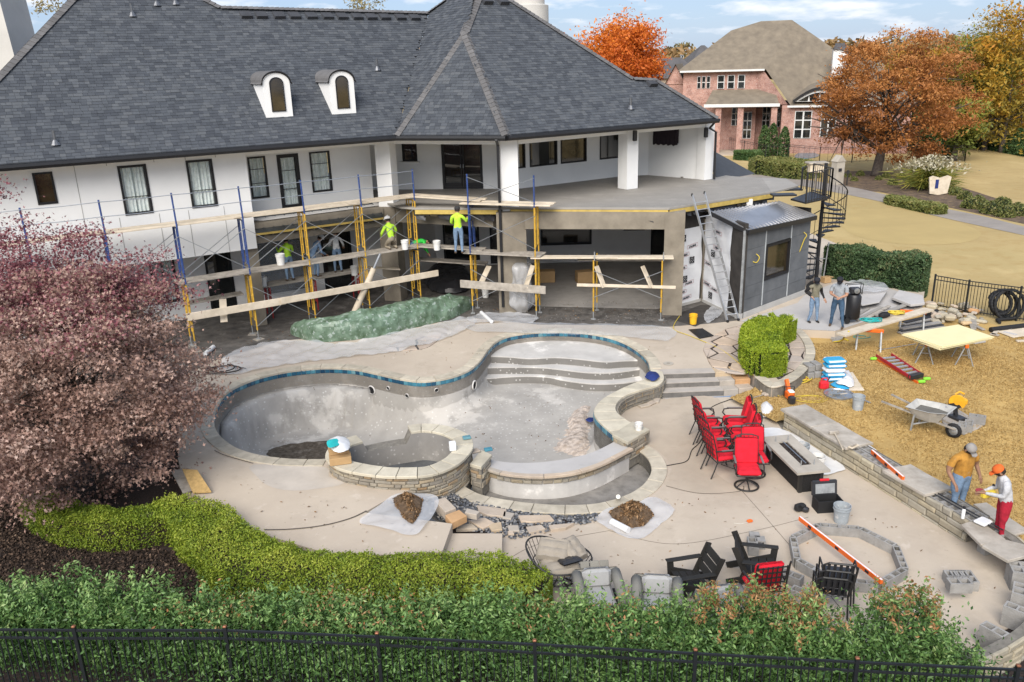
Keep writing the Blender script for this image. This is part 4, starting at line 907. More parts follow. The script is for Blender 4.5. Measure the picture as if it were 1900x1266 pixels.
# dormers
def dormer(px0,px1,pyb,pyt,label=None):
    pb=ph((px0+px1)/2,pyb,PL);e=PL[1];inw=Vector((-e.y,e.x,0));w_=(ph(px1,pyb,PL)-ph(px0,pyb,PL)).dot(e)/2
    def Q(u,o,z):return pb+e*u+inw*o+Vector((0,0,z))
    hh=1.18;ar=.34;n=14;arc_=[(w_*math.cos(a),hh+ar*math.sin(a))for a in np.linspace(0,PI,n+1)]
    face=[(-w_,0),(w_,0)]+arc_;d=MB();d.add([Q(u,0,z)for u,z in face],[tuple(range(len(face)))])
    dep=lambda z:z/math.tan(R(42))+.05
    for s_ in(-1,1):d.add([Q(s_*w_,0,0),Q(s_*w_,0,hh),Q(s_*w_,dep(hh),hh)],[(0,1,2)])
    dm=d.build('dormer','stucco',house)
    r_=MB();wr=w_+.04;arc2=[(wr*math.cos(a),hh+.0+(ar+.04)*math.sin(a))for a in np.linspace(-.0,PI,n+1)];arc2=[(wr+.05,hh-.05)]+arc2+[(-wr-.05,hh-.05)]
    r_.strip([Q(u,-.05,z+.03)for u,z in arc2],[Q(u,dep(z)+.1,z+.03)for u,z in arc2]);r_.build('dormer_roof','ridge_shingle',dm,smooth=False)
    t_=MB();t_.strip([Q(u,-.06,z+.03)for u,z in arc2],[Q(u*.95,-.06,z-.02)for u,z in arc2]);t_.strip([Q(u,-.06,z+.03)for u,z in arc2[:1]*2],[Q(u,dep(z),z)for u,z in arc2[:1]*2]);t_.build('dormer_trim','dark_frame',dm)
    ww=w_*.52;z0=.22;z1=hh-.02;wa=[(ww*math.cos(a),z1+.22*math.sin(a))for a in np.linspace(0,PI,n+1)];op_=[(-ww,z0),(ww,z0)]+wa;inn=[(u*.86,(z-.75)*.94+.75)for u,z in op_];k=len(op_)
    f_=MB();f_.add([Q(u,-.03,z)for u,z in op_]+[Q(u,-.03,z)for u,z in inn]+[Q(u,.03,z)for u,z in op_],[(i,(i+1)%k,k+(i+1)%k,k+i)for i in range(k)]+[(i,(i+1)%k,2*k+(i+1)%k,2*k+i)for i in range(k)]);f_.build('window_frame','dark_frame',dm)
    p_=MB();p_.add([Q(u,-.012,z)for u,z in inn],[tuple(range(k))]);p_.build('pane','glass_brown',dm)
dormer(494,545,219,130);dormer(616,662,213,125)
# chimneys
ch=thing('chimney','tapered white stucco chimney at the upper left edge of the roof','chimney',(-24.5,42,7));m=MB()
d=ray(45,95);c0=CAM+d*(36/d.y);m.add([(c0.x-3.4,35.6,6),(c0.x+.05,35.6,6),(c0.x+.05,37.6,6),(c0.x-3.4,37.6,6),(c0.x-3.4,35.6,14),(c0.x-.45,35.6,14),(c0.x-.45,37.6,14),(c0.x-3.4,37.6,14)],[(0,1,5,4),(1,2,6,5),(2,3,7,6),(3,0,4,7),(4,5,6,7)]);ch.location=(c0.x-1,36,6.5);m.build('stack','base_stucco',ch)
ch2=thing('chimney','round pale stucco chimney rising behind the roof peak','chimney',(1.2,43,9));d=ray(980,30);c0=CAM+d*(43/d.y);ch2.location=(c0.x,43,8)
m=MB();m.lathe([(.98,-5),(.98,.45),(.93,.47),(.8,.5),(.8,3)],28,(c0.x,43,c0.z));m.build('stack','base_stucco',ch2,smooth=40)
# small shingled side roof at the right end
sr_=MB();q=[P(1312,322,4.6),P(1310,288,5.3),P(1378,322,4.5)];sr_.add([Vector((9.3,37.2,4.35)),Vector((9.3,40.5,5.6)),Vector((11.6,39.4,4.3)),Vector((9.3,40.6,4.3))],[(0,2,1),(1,2,3)]);sr_.build('side_roof','shingle',house)
# ================================================================ lean-to hut beside the porch
mat('cement_board',(.125,.13,.135),.85,.1,2,.15,60,col2=(.095,.10,.105),piece=.08)
mat('house_wrap',(.66,.67,.69),.5,.05,1.2,.4,6)
mat('print_black',(.02,.02,.025),.7);mat('print_red',(.30,.04,.05),.7);mat('bright_white',(.75,.75,.74),.6)
mat('tape',(.45,.47,.47),.6);mat('galv',(.42,.44,.46),.35,.1,6,metal=.8);mat('galv_dull',(.36,.37,.37),.55,.15,8,metal=.4)
mat('wire_yellow',(.60,.45,.05),.5);mat('base_grey',(.42,.41,.39),.85,.06,2)
mat('hut_roof',(.40,.40,.41),.3,.08,1.5,metal=.75)
hut=thing('lean_to','grey cement board lean-to with metal roof at the right end of the porch','lean-to',P(1430,570,ZU))
K1,K2=P(1372,592,ZU),P(1492,546,ZU);H0,H1=P(1247,572,ZU),P(1301,558,ZU)
HF=VPlane(K1,q=K2);W1=VPlane(H0,q=H1);W2=VPlane(H1,q=K1);LF=(K2-K1).length
wo_=op(HF,1421,450,1461,505,0);wz=(wo_[0],wo_[1],1.62,2.95)
m=MB();wall_with_openings(m,HF,0,LF,ZU+.18,3.75,0,.2,[wz]);L1,L2=(H1-H0).length,(K1-H1).length
qbox(m,W1,0,L1,0,.15,ZU,4.1);qbox(m,W2,0,L2,0,.15,ZU,3.95);nb=VPlane(K2,q=K2+HF.n*3);qbox(m,nb,0,3,0,.15,ZU,3.9);m.build('wall','felt',hut)
qbox(MB(),HF,-.04,LF+.02,-.05,.18,ZU-.02,ZU+.2).build('plinth','base_grey',hut);qbox(MB(),W2,0,L2,-.04,.1,ZU-.02,ZU+.1).build('plinth','base_grey',hut);qbox(MB(),W1,-.2,L1,-.04,.1,ZU-.02,ZU+.1).build('plinth','base_grey',hut)
us=[0.0,.18,1.28,wz[0],wz[1],LF];zz=[ZU+.2,1.3,wz[2],2.3,wz[3],3.7]
for a,b in((0,.16),(.18,wz[0]-.05),(wz[0]-.03,wz[1]+.03),(wz[1]+.05,LF)):
    for c,d in((ZU+.21,1.12),(1.13,1.6),(1.61,2.3),(2.31,2.96),(2.97,3.74)):
        if abs(a-(wz[0]-.03))<1e-6 and 1.6<(c+d)/2<2.97:continue
        if b-a>.02:qbox(MB(),HF,a,b,-.02-random.uniform(0,.004),.0,c,d).build('panel','cement_board',hut)
for u in(wz[0]-.04,wz[1]+.04):qbox(MB(),HF,u-.03,u+.03,-.032,-.01,ZU+.22,3.72).build('joint_tape','tape',hut)
win(HF,wz,-.03,hut,fm='dark_frame',gm='glass_brown',fw=.09)
qbox(MB(),HF,-.03,.03,-.045,.03,ZU+.2,3.7).build('corner_bead','galv_dull',hut)
# house wrap sheets with printed marks
def sheet(pl,u0,u1,z0,z1,off=-.02):
    m=MB();nu,nz_=10,22
    for i in range(nu):
        for j in range(nz_):
            q=[]
            for(a,b)in((i,j),(i+1,j),(i+1,j+1),(i,j+1)):
                u=u0+(u1-u0)*a/nu;z=z0+(z1-z0)*b/nz_;e=.035*math.sin(z*3.1+u)if a in(0,nu)else 0
                q.append(pl.p(u+e,off-.012*math.sin(u*7+z*2.3)-.008*math.sin(z*9+u*4),z))
            m.add(q,[(0,1,2,3)])
    return m.build('house_wrap','house_wrap',hut,smooth=True)
def text_mesh(txt,size):
    cu=bpy.data.curves.new('t','FONT');cu.body=txt;cu.size=size;cu.align_x='CENTER';cu.align_y='CENTER';cu.offset=.012
    o=bpy.data.objects.new('t',cu);COL.objects.link(o);bpy.context.view_layer.update();me=o.to_mesh();vs=[tuple(v.co)for v in me.vertices];fs=[tuple(p.vertices)for p in me.polygons];o.to_mesh_clear();bpy.data.objects.remove(o);return vs,fs
TX=text_mesh('EVERBILT',.2)
def word(pl,u,z,parent,flip,rot=R(4),sc=1.0):
    m=MB();a=rot+(PI if flip else 0);ca,sa=math.cos(a),math.sin(a);o_=-.045
    def T(x,y):return pl.p(u+(x*ca-y*sa)*sc,o_,z+(x*sa+y*ca)*sc)
    m.add([T(v[0],v[1])for v in TX[0]],TX[1]);m.build('lettering','print_black',parent,recalc=False)
    f=MB();w_,h_,b=.62,.15,.022
    for x0,x1,y0,y1 in((-w_,w_,h_-b,h_),(-w_,w_,-h_,-h_+b),(-w_,-w_+b,-h_+b,h_-b),(w_-b,w_,-h_+b,h_-b)):f.add([T(x0,y0),T(x1,y0),T(x1,y1),T(x0,y1)],[(0,1,2,3)])
    f.build('lettering_frame','print_red',parent,recalc=False)
def emblem(pl,u,z,parent):
    m=MB();w_=.13;m.add([pl.p(u-w_,-.045,z-w_),pl.p(u+w_,-.045,z-w_),pl.p(u+w_,-.045,z+w_),pl.p(u-w_,-.045,z+w_)],[(0,1,2,3)]);e=m.build('emblem','print_black',parent)
    s_=MB()
    for k in(-.07,0,.07):
        for t in(-.075,-.02,.04):
            x,y=t-k*.5,t+k;s_.add([pl.p(u+x-.02,-.05,z+y-.012),pl.p(u+x+.02,-.05,z+y+.02),pl.p(u+x+.012,-.05,z+y+.034),pl.p(u+x-.028,-.05,z+y)],[(0,1,2,3)])
    s_.build('emblem_mark','bright_white',parent)
s1=sheet(W1,.18,L1-.12,ZU+.1,3.45);s2=sheet(W2,.12,L2*.72,ZU+.08,3.85)
sc=.46
for u,z,fl_ in((.42,1.0,1),(.8,1.32,1),(.4,1.95,1),(.95,2.75,1),(.7,.75,1),(.5,2.45,1)):word(W1,min(u,L1-.4),z,s1,fl_,R(6),sc)
for u,z in((.45,3.1),(.95,2.2),(.6,1.5)):emblem(W1,min(u,L1-.3),z,s1)
for u,z,fl_ in((.45,2.05,1),(1.0,3.35,0),(1.05,2.75,0),(.4,1.25,1),(.95,1.15,1)):word(W2,u,z,s2,fl_,R(-5),sc)
for u,z in((.75,2.5),(.7,.85)):emblem(W2,u,z,s2)
qbox(MB(),W2,-.08,.1,-.05,0,ZU,3.7).build('corner_post','scratch_coat',hut);qbox(MB(),W2,L2*.72,L2-.02,-.02,.0,ZU+.1,3.75).build('felt_strip','felt',hut)
# standing seam roof
q0,q1,q2,q3=P(1389,428,3.72),P(1515,401,3.62),P(1444,374,4.2),P(1319,393,4.2)
m=MB();dn=Vector((0,0,.09));m.add([q0,q1,q2,q3,q0-dn,q1-dn,q2-dn,q3-dn],[(0,1,2,3),(0,4,5,1),(3,7,4,0),(1,5,6,2)]);ro=m.build('metal_roof','hut_roof',hut)
for i in range(21):MB().bar(q0.lerp(q1,i/20)+Vector((0,0,.018)),q3.lerp(q2,i/20)+Vector((0,0,.018)),.028,.04).build('seam','hut_roof',ro)
t_=MB();t_.bar(q0-Vector((0,.03,.06)),q1-Vector((0,.03,.06)),.05,.16);t_.build('roof_trim','black_metal',hut);t_=MB();t_.bar(q0-Vector((.02,.0,.06)),q3-Vector((.02,0,.06)),.05,.14);t_.build('roof_trim','black_metal',hut)
def cable(name,pts,r,material,parent=None,n=5,sub=6):
    m=MB();m.tube(spl(pts,sub),r,n);return m.build(name,material,parent,smooth=True)
for u,z,l in((.75,2.65,-1),(LF-.55,2.95,1)):
    p=HF.p(u,-.06,z);cable('loose_wire',[p+Vector((0,0,.1)),p+Vector((.1,-.06,-.02)),p+Vector((.02,-.05,-.2)),p+Vector((-.12,-.05,-.42-.25*l))],.018,'wire_yellow',hut)

# ---------------------------------------------------------------- steps and landing from the deck to the spiral stair
stz=thing('spiral_stair','black metal spiral staircase climbing to the deck behind the lean-to','staircase',(12.9,33.6,ZU))
cx,cy=12.75,33.75;stz.location=(cx,cy,ZU)
MB().tube([(cx,cy,ZU),(cx,cy,5.4)],.07,10).build('newel_post','black_metal',stz)
nst=17
for i in range(nst):
    a0=R(-100)-i*R(22.5);a1=a0-R(24);z=ZU+.2+i*.215;vs_=[(cx,cy,z),(cx+.9*math.cos(a0),cy+.9*math.sin(a0),z),(cx+.92*math.cos((a0+a1)/2),cy+.92*math.sin((a0+a1)/2),z),(cx+.9*math.cos(a1),cy+.9*math.sin(a1),z)]
    m=MB();m.add(vs_+[(x,y,zq-.045)for x,y,zq in vs_],[(0,1,2,3),(7,6,5,4),(0,1,5,4),(1,2,6,5),(2,3,7,6),(3,0,4,7)]);m.build('tread','black_metal',stz)
    for k in(.25,.75):
        a=a0+(a1-a0)*k;MB().tube([(cx+.9*math.cos(a),cy+.9*math.sin(a),z-.05),(cx+.9*math.cos(a),cy+.9*math.sin(a),z+.92)],.012,5).build('baluster','black_metal',stz)
for dz,r_ in((.92,.024),(.1,.014)):
    MB().tube([(cx+.9*math.cos(R(-100)-t*R(22.5)),cy+.9*math.sin(R(-100)-t*R(22.5)),ZU+.2+t*.215+dz)for t in np.arange(0,nst+.1,.5)],r_,6).build('handrail','black_metal',stz)
lz=4.28;lq=[P2(1467,369,lz),P2(1495,376,lz),P2(1541,366,lz),P2(1506,355,lz)];m=MB();m.prism(lq,lz-.06,lz,bottom=True);m.build('landing','black_metal',stz)
for i,(a,b)in enumerate((((1432,362),(1462,362)),((1444,352),(1474,352)))):
    z=4.44-i*.08;p=P(*a,z);q=P(*b,z);MB().bar(p,q+Vector((.3,.1,0)),.5,.06).build('step_plate','black_metal',stz)
def railing(pts,z0,z1,n,parent,r_=.011):
    for a,b in zip(pts,pts[1:]):
        a,b=Vector(a),Vector(b)
        for z in(z0+.05,z1):MB().bar((a.x,a.y,z),(b.x,b.y,z),.035,.03).build('rail','black_metal',parent)
        for k in range(n+1):
            p=a.lerp(b,k/n);MB().bar((p.x,p.y,z0),(p.x,p.y,z1),.018 if 0<k<n else .05).build('baluster','black_metal',parent)
railing([lq[1],lq[2],lq[3]],lz,lz+1.1,9,stz)
cr=[(cx-.95+.35*(1-math.cos(t)),cy-.1+.5*math.sin(t))for t in np.linspace(0,PI/2,7)]
for a in cr:MB().bar((*a,lz+.05),(*a,lz+.95),.018).build('baluster','black_metal',stz)
MB().tube([(*a,lz+.95)for a in cr],.02,6).build('handrail','black_metal',stz)

# ================================================================ scaffolding
mat('scaf_yellow',(.56,.33,.035),.5,.15,8,spec=.5,cover=((.30,.26,.20),9,.6,.1,.5));mat('scaf_blue',(.025,.06,.21),.5,.15,8,spec=.5,cover=((.25,.25,.28),9,.62,.1,.5));mat('scaf_red',(.30,.03,.03),.5,.1)
def frame_mb(f,r_,z0,z1,rungs=True):
    """walk-through ladder frame between front point f and rear point r_ (2-D)"""
    m=MB();f,r_=Vector(f),Vector(r_);d=(r_-f).normalized();R_=.027
    for p,s_ in((f,1),(r_,-1)):
        q=p+d*.2*s_;m.tube([(p.x,p.y,z0),(p.x,p.y,z1)],R_,8);m.tube([(q.x,q.y,z0+.35),(q.x,q.y,z1-.04)],R_*.8,6)
        for z in np.arange(z0+.35,z1-.1,.3):m.tube([(p.x,p.y,z),(q.x,q.y,z)],R_*.7,5)
    m.tube([(f.x,f.y,z1-.04),(r_.x,r_.y,z1-.04)],R_,8);m.tube([(f.x,f.y,z0+.35),((f+d*.2).x,(f+d*.2).y,z0+.35)],R_,6);return m
def brace(a,b,parent):MB().bar(a,b,.028,.02).build('cross_brace','galv',parent)
def plank(a,b,w,t,parent,material='lumber',name='plank'):
    """board between two 3-D points, gently sagging"""
    a,b=Vector(a),Vector(b);m=MB();m.rbox((0,0,0),((b-a).length,w,t),.006);d=(b-a).normalized();s_=Vector((0,0,1)).cross(d).normalized();M_=Matrix((d,s_,d.cross(s_))).transposed().to_4x4();M_.translation=(a+b)/2+Vector((0,0,random.uniform(-.008,.008)));m.M=None
    m.v=[tuple(M_@Vector(v))for v in m.v];return m.build(name,material,parent)
sc1=thing('scaffold','long two-level scaffold with blue guard posts along the white left wing','scaffold',LW.p(-4,-.6,ZU))
SS=[-14.9,-12.75,-10.6,-8.45,-6.3,-4.15,-2.0,.15];FO,RO=-.94,-.2
for i,s_ in enumerate(SS):
    f,r_=LW.p(s_,FO,0),LW.p(s_,RO,0);z0=ZU+.25
    if s_>-11:frame_mb((f.x,f.y),(r_.x,r_.y),z0+.1,2.78,True).build('frame','scaf_yellow',sc1)
    frame_mb((f.x,f.y),(r_.x,r_.y),2.84,4.74).build('frame','scaf_blue' if s_<-6 else 'scaf_yellow',sc1)
    MB().tube([f+Vector((0,0,4.7)),f+Vector((-.02,0,5.88))],.03,8).build('guard_post','scaf_blue',sc1)
    if s_>-11:
        for q in(f,r_):m=MB();m.tube([q+Vector((0,0,ZU+.03)),q+Vector((0,0,ZU+.4))],.018,6);m.box(q+Vector((0,0,ZU+.035)),(.16,.16,.02));m.build('base_jack','galv_dull',sc1);MB().box(q+Vector((0,0,ZU+.012)),(.3,.3,.03),random.random()).build('wood_pad','lumber_dirty',sc1)
    if i:
        a=SS[i-1]
        for z0_,z1_,lo in((3.05,4.45,-13),(.95,2.4,-6.5)):
            if a<lo:continue
            brace(LW.p(a,FO-.03,z0_),LW.p(s_,FO-.03,z1_),sc1);brace(LW.p(a,FO-.05,z1_),LW.p(s_,FO-.05,z0_),sc1)
            if z0_>2:brace(LW.p(a,RO,z0_),LW.p(s_,RO,z1_),sc1)
        for z in(5.82,5.36):MB().tube([LW.p(a,FO-.03,z),LW.p((a+s_)/2,FO-.03,z-.02),LW.p(s_,FO-.03,z)],.013,5).build('guard_rail','galv',sc1)
def run(pl,lev,spans,offs,parent,material,w=.235,t=.05):
    for k,(a,b)in enumerate(spans):
        for o_ in offs:plank(pl.p(a,o_,lev+.012*k),pl.p(b,o_,lev+.012*k+random.uniform(0,.03)),w,t,parent,material)
run(LW,4.80,[(-15,-10.3),(-10.9,-6.0),(-6.6,-1.7),(-2.5,.5)],(-.82,-.57,-.32),sc1,'lumber');run(LW,2.86,[(-8.7,-5.9),(-6.7,-1.8),(-2.4,.55)],(-.82,-.57,-.32),sc1,'lumber_dirty')
plank(LW.p(-8.6,-1.02,1.72),LW.p(-5.2,-1.02,1.72),.05,.26,sc1,'lumber');plank(LW.p(-5.4,-1.08,1.74),LW.p(.9,-1.08,1.80),.05,.24,sc1,'lumber')
plank(LW.p(-8.5,.15,1.9),LW.p(-6.4,.15,1.95),.5,.05,sc1,'lumber_dirty');plank(LW.p(-7.2,-.3,1.95),LW.p(-7.4,-.95,1.3),.24,.04,sc1,'lumber')
# inner working platform behind, on red frames
sc3=thing('scaffold','low inner work platform of rough planks on red frames under the porch','scaffold',LW.p(-3,1.4,ZU))
IZ=1.75
for s_ in(-5.1,-3.3,-1.5):
    f,r_=LW.p(s_,1.25,0),LW.p(s_,2.0,0);frame_mb((f.x,f.y),(r_.x,r_.y),ZU+.04,IZ-.05).build('frame','scaf_red',sc3)
run(LW,IZ,[(-5.5,-2.9),(-3.2,-.9)],(1.3,1.55,1.8),sc3,'lumber_dirty')
plank(LW.p(-1.4,.4,2.1),LW.p(-.2,.1,1.9),.25,.05,sc3,'lumber')
pt=MB();a,b=LW.p(-2.75,-.85,ZU+.05),LW.p(-1.45,-1.05,2.9);pt.tube([a,a.lerp(b,.1),a.lerp(b,.78)],[.12,.13,.11],10);ptube=tag(pt.build('cardboard_tube','lumber',smooth=40),'long brown cardboard tube leaning against the scaffold planks','tube');MB().tube([a.lerp(b,.78),b],.05,8).build('pole','galv',ptube)
# right hand towers
FR=[Vector((-1.47,30.86)),Vector((.94,29.95)),Vector((3.04,29.62)),Vector((5.47,29.25))];BK=Vector((.16,.73))
sc2=thing('scaffold','yellow and blue scaffold tower in front of the middle porch columns','scaffold',(-.3,30.6,ZU))
for i in(0,1):
    f=FR[i];r_=f+BK;frame_mb(f,r_,ZU+.3,2.72).build('frame','scaf_yellow',sc2);frame_mb(f,r_,2.78,4.6).build('frame','scaf_blue' if i==0 else 'scaf_yellow',sc2)
    MB().tube([(f.x,f.y,4.6),(f.x,f.y,5.75)],.03,8).build('guard_post','scaf_blue',sc2)
    for q in(f,r_):m=MB();m.tube([(q.x,q.y,ZU),(q.x,q.y,ZU+.35)],.018,6);m.box((q.x,q.y,ZU+.01),(.16,.16,.02));m.build('base_jack','galv_dull',sc2)
a,b=FR[0],FR[1]
for za,zb_ in((.95,2.2),(3.1,4.3)):
    brace((a.x,a.y-.04,za),(b.x,b.y-.04,zb_),sc2);brace((a.x,a.y-.06,zb_),(b.x,b.y-.06,za),sc2)
brace((a.x,a.y-.04,4.75),(b.x,b.y-.04,5.65),sc2);brace((a.x,a.y-.06,5.65),(b.x,b.y-.06,4.8),sc2)
TR=VPlane((a.x,a.y),q=(b.x,b.y));Lt=(b-a).length
run(TR,4.66,[(-.35,Lt+.6)],(.1,.36,.6),sc2,'lumber');run(TR,2.80,[(-.3,Lt+.2)],(.1,.36,.6),sc2,'lumber_dirty')
plank(TR.p(-.45,-.05,1.6),TR.p(Lt+.4,-.05,1.57),.05,.3,sc2,'lumber_dirty');plank(TR.p(.35,.1,1.65),TR.p(.5,.6,2.2),.24,.04,sc2,'lumber');plank(TR.p(Lt-.2,.3,2.4),TR.p(Lt-.4,-.02,1.6),.24,.04,sc2,'lumber')
# bridge planks from the left scaffold round the corner
pA=LW.p(.0,-.6,4.86);pB=Vector((-1.0,31.1,4.72));plank(pA,pB,.26,.05,sc2,'lumber');plank(pA+Vector((.1,.28,.02)),pB+Vector((.2,.3,.02)),.26,.05,sc2,'lumber')
pA=LW.p(.0,-.6,2.94);pB=Vector((-1.0,31.2,2.84));plank(pA,pB,.26,.05,sc2,'lumber_dirty');plank(pA+Vector((.1,.27,0)),pB+Vector((.1,.27,0)),.26,.05,sc2,'lumber_dirty');plank(pA+Vector((.1,.9,-.75)),pB+Vector((.1,.9,-.75)),.5,.05,sc2,'lumber_dirty')
sc4=thing('scaffold','single-level yellow scaffold with planks before the open right porch bay','scaffold',(4.2,29.8,ZU))
for i in(2,3):
    f=FR[i];r_=f+BK*1.6;m=frame_mb(f,r_,ZU+.3,2.68);m.build('frame','scaf_yellow',sc4)
    for q in(f,r_):m=MB();m.tube([(q.x,q.y,ZU),(q.x,q.y,ZU+.35)],.018,6);m.box((q.x,q.y,ZU+.01),(.16,.16,.02));m.build('base_jack','galv_dull',sc4)
    MB().tube([(f.x+.03,f.y-.05,2.68),(f.x+.03,f.y-.05,3.0)],.02,6).build('coupling_pin','galv_dull',sc4)
a,b=FR[2],FR[3];brace((a.x,a.y-.04,1.3),(b.x,b.y-.04,2.3),sc4);brace((a.x,a.y-.06,2.3),(b.x,b.y-.06,1.3),sc4)
T4=VPlane((a.x,a.y),q=(b.x,b.y));L4=(b-a).length;run(T4,2.74,[(-2.3,.9),(.1,L4+.4)],(.1,.36),sc4,'lumber');run(T4,2.60,[(-.6,L4+.1)],(.4,.65),sc4,'lumber_dirty')
plank(T4.p(-.6,-.08,1.78),T4.p(L4+.5,-.08,1.72),.05,.11,sc4,'lumber');plank(T4.p(.1,.1,2.45),T4.p(.4,-.1,1.7),.24,.04,sc4,'lumber');plank(T4.p(L4-.7,.1,2.45),T4.p(L4-.35,-.1,1.7),.24,.04,sc4,'lumber')

# ================================================================ people
mat('skin',(.42,.235,.155),.6,.05);mat('skin_dark',(.27,.145,.09),.6,.05);mat('lime',(.47,.78,.05),.8,.16,9,.4,25,cover=((.30,.28,.25),7,.64,.06,.45));mat('green_vest',(.05,.62,.08),.8,.16,9,.4,25,cover=((.30,.28,.25),7,.64,.06,.45));mat('denim',(.17,.25,.36),.9,.16,9,.4,25,cover=((.30,.28,.25),7,.64,.06,.45));mat('denim_dark',(.055,.105,.175),.9,.16,9,.4,25,cover=((.30,.28,.25),7,.64,.06,.45));mat('shirt_white',(.62,.62,.60),.9,.16,9,.4,25,cover=((.30,.28,.25),7,.64,.06,.45))
mat('shirt_blue',(.20,.29,.42),.9,.16,9,.4,25,cover=((.30,.28,.25),7,.64,.06,.45));mat('shirt_grey',(.30,.32,.34),.9,.16,9,.4,25,cover=((.30,.28,.25),7,.64,.06,.45));mat('shirt_olive',(.19,.175,.125),.9,.16,9,.4,25,cover=((.30,.28,.25),7,.64,.06,.45));mat('sleeve_black',(.018,.017,.018),.9);mat('shirt_orange',(.42,.205,.035),.9,.16,9,.4,25,cover=((.30,.28,.25),7,.64,.06,.45));mat('hoodie',(.48,.48,.49),.9,.16,9,.4,25,cover=((.30,.28,.25),7,.64,.06,.45));mat('red_pants',(.36,.012,.03),.9,.16,9,.4,25,cover=((.30,.28,.25),7,.64,.06,.45))
mat('boot',(.10,.065,.04),.8);mat('shoe_dark',(.03,.026,.024),.7);mat('cap_grey',(.28,.26,.24),.9);mat('cap_orange',(.70,.13,.02),.8);mat('cap_black',(.015,.016,.022),.8);mat('hard_hat',(.75,.75,.74),.35);mat('hair',(.02,.014,.01),.8);mat('khaki',(.28,.24,.18),.9);mat('hat_dark',(.03,.03,.03),.8)
def person(label,loc,rz,pose,shirt,pants,shoe='boot',skin='skin',hat=None,sleeve=None,h=1.76,short=False,group=None,beard=False,build=1.0,sub=1):
    """pose: dict of joint positions (metres, facing +y); 12 joints: pelvis, chest, neck, head, elbows, hands, knees, feet"""
    k=h/1.76;J={a:Vector(b)*k for a,b in pose.items()};V=[];Rr=[];E=[];seg=[]
    def v(p,r):V.append(Vector(p));Rr.append(r*k);return len(V)-1
    def e(a,b,kind):E.append((a,b));seg.append((a,b,kind))
    pel=J['pelvis'];ch=J['chest'];nk=J['neck'];hd=J['head'];up=(nk-pel).normalized();fw=J.get('face',Vector((0,1,0))).normalized()
    sd=up.cross(Vector((0,1,0))if abs(up.y)<.8 else Vector((0,0,-1)));sd=Vector((1,0,0))if sd.length<.2 else(sd.normalized()if sd.normalized().x>0 else-sd.normalized())
    p0=v(pel,.15*build);p1=v(pel.lerp(ch,.5),.145*build);p2=v(ch,.165*build);p3=v(nk-up*.04*k,.085);p4=v(nk+(hd-nk)*.35,.058);p5=v(hd-(hd-nk).normalized()*.035,.088);p6=v(hd+(hd-nk).normalized()*.06,.092)
    e(p0,p1,'shirt');e(p1,p2,'shirt');e(p2,p3,'shirt');e(p3,p4,'skin');e(p4,p5,'skin');e(p5,p6,'skin')
    for s_,n_ in((-1,'l'),(1,'r')):
        sh=v(nk-up*.10*k+sd*s_*.19*k*build,.075);el=J['elbow_'+n_];ha=J['hand_'+n_];e_=v(el,.05);mid_u=v((V[sh]+el)/2,.062*build);wr=v(el.lerp(ha,.9),.034);e(p3,sh,'shirt');e(sh,mid_u,'sleeve');e(mid_u,e_,'sleeve' if not short else 'skin');m_=v(el.lerp(ha,.45),.045);e(e_,m_,'skin' if short else 'sleeve');e(m_,wr,'skin' if short else 'sleeve')
        d=(ha-el).normalized();sx=d.cross(Vector((0,0,1)));sx=sx.normalized()if sx.length>.1 else Vector((1,0,0));up2=sx.cross(d);pm=v(ha+d*.05*k,.036);e(wr,pm,'skin')
        for q,(o,ln)in enumerate(((-.034,.075),(-.012,.09),(.012,.085),(.032,.068))):
            f0=v(ha+d*.095*k+sx*o*k,.0105);f1=v(ha+d*(.095+ln*.55)*k+sx*o*k-up2*.012*k,.0095);f2=v(ha+d*(.095+ln)*k+sx*o*k-up2*.035*k,.0085);e(pm,f0,'skin');e(f0,f1,'skin');e(f1,f2,'skin')
        t0=v(ha+d*.045*k-sx*s_*.045*k,.012);t1=v(ha+d*.095*k-sx*s_*.06*k-up2*.02*k,.0095);e(pm,t0,'skin');e(t0,t1,'skin')
        hp=v(pel+sd*s_*.095*k-up*.04*k,.105*build);kn=J['knee_'+n_];ft=J['foot_'+n_];th=v((V[hp]+kn)/2,.088*build);kv=v(kn,.062);cf=v(kn.lerp(ft,.35),.06);an=v(ft+Vector((0,0,.09))*k,.042);fd_=J.get('toe_'+n_,Vector((0,1,0))).normalized();hl=v(ft+Vector((0,0,.045))*k-fd_*.03*k,.045);to=v(ft+Vector((0,0,.038))*k+fd_*.17*k,.038)
        e(p0,hp,'pants');e(hp,th,'pants');e(th,kv,'pants');e(kv,cf,'pants');e(cf,an,'pants');e(an,hl,'shoe');e(hl,to,'shoe')
    me=bpy.data.meshes.new('sk');me.from_pydata(V,E,[]);o=bpy.data.objects.new('sk',me);COL.objects.link(o);md=o.modifiers.new('s','SKIN');md.use_smooth_shade=True;md.branch_smoothing=.4
    for i,r_ in enumerate(Rr):me.skin_vertices[0].data[i].radius=(r_,r_*(.78 if i in(1,2)else .85 if i==0 else 1));me.skin_vertices[0].data[i].use_root=(i==0)
    sb=o.modifiers.new('b','SUBSURF');sb.levels=sub;dg=bpy.context.evaluated_depsgraph_get();dg.update();nm=bpy.data.meshes.new_from_object(o.evaluated_get(dg));bpy.data.objects.remove(o)
    nm.materials.clear();mats={'shirt':shirt,'sleeve':sleeve or shirt,'skin':skin,'pants':pants,'shoe':shoe};names=list(mats)
    for q in names:nm.materials.append(MAT[mats[q]])
    A=np.array([V[a]for a,b,c in seg]);B=np.array([V[b]for a,b,c in seg]);AB=B-A;ra=np.array([(Rr[a]+Rr[b])/2 for a,b,c in seg]);belt=(pel+up*.1*k)
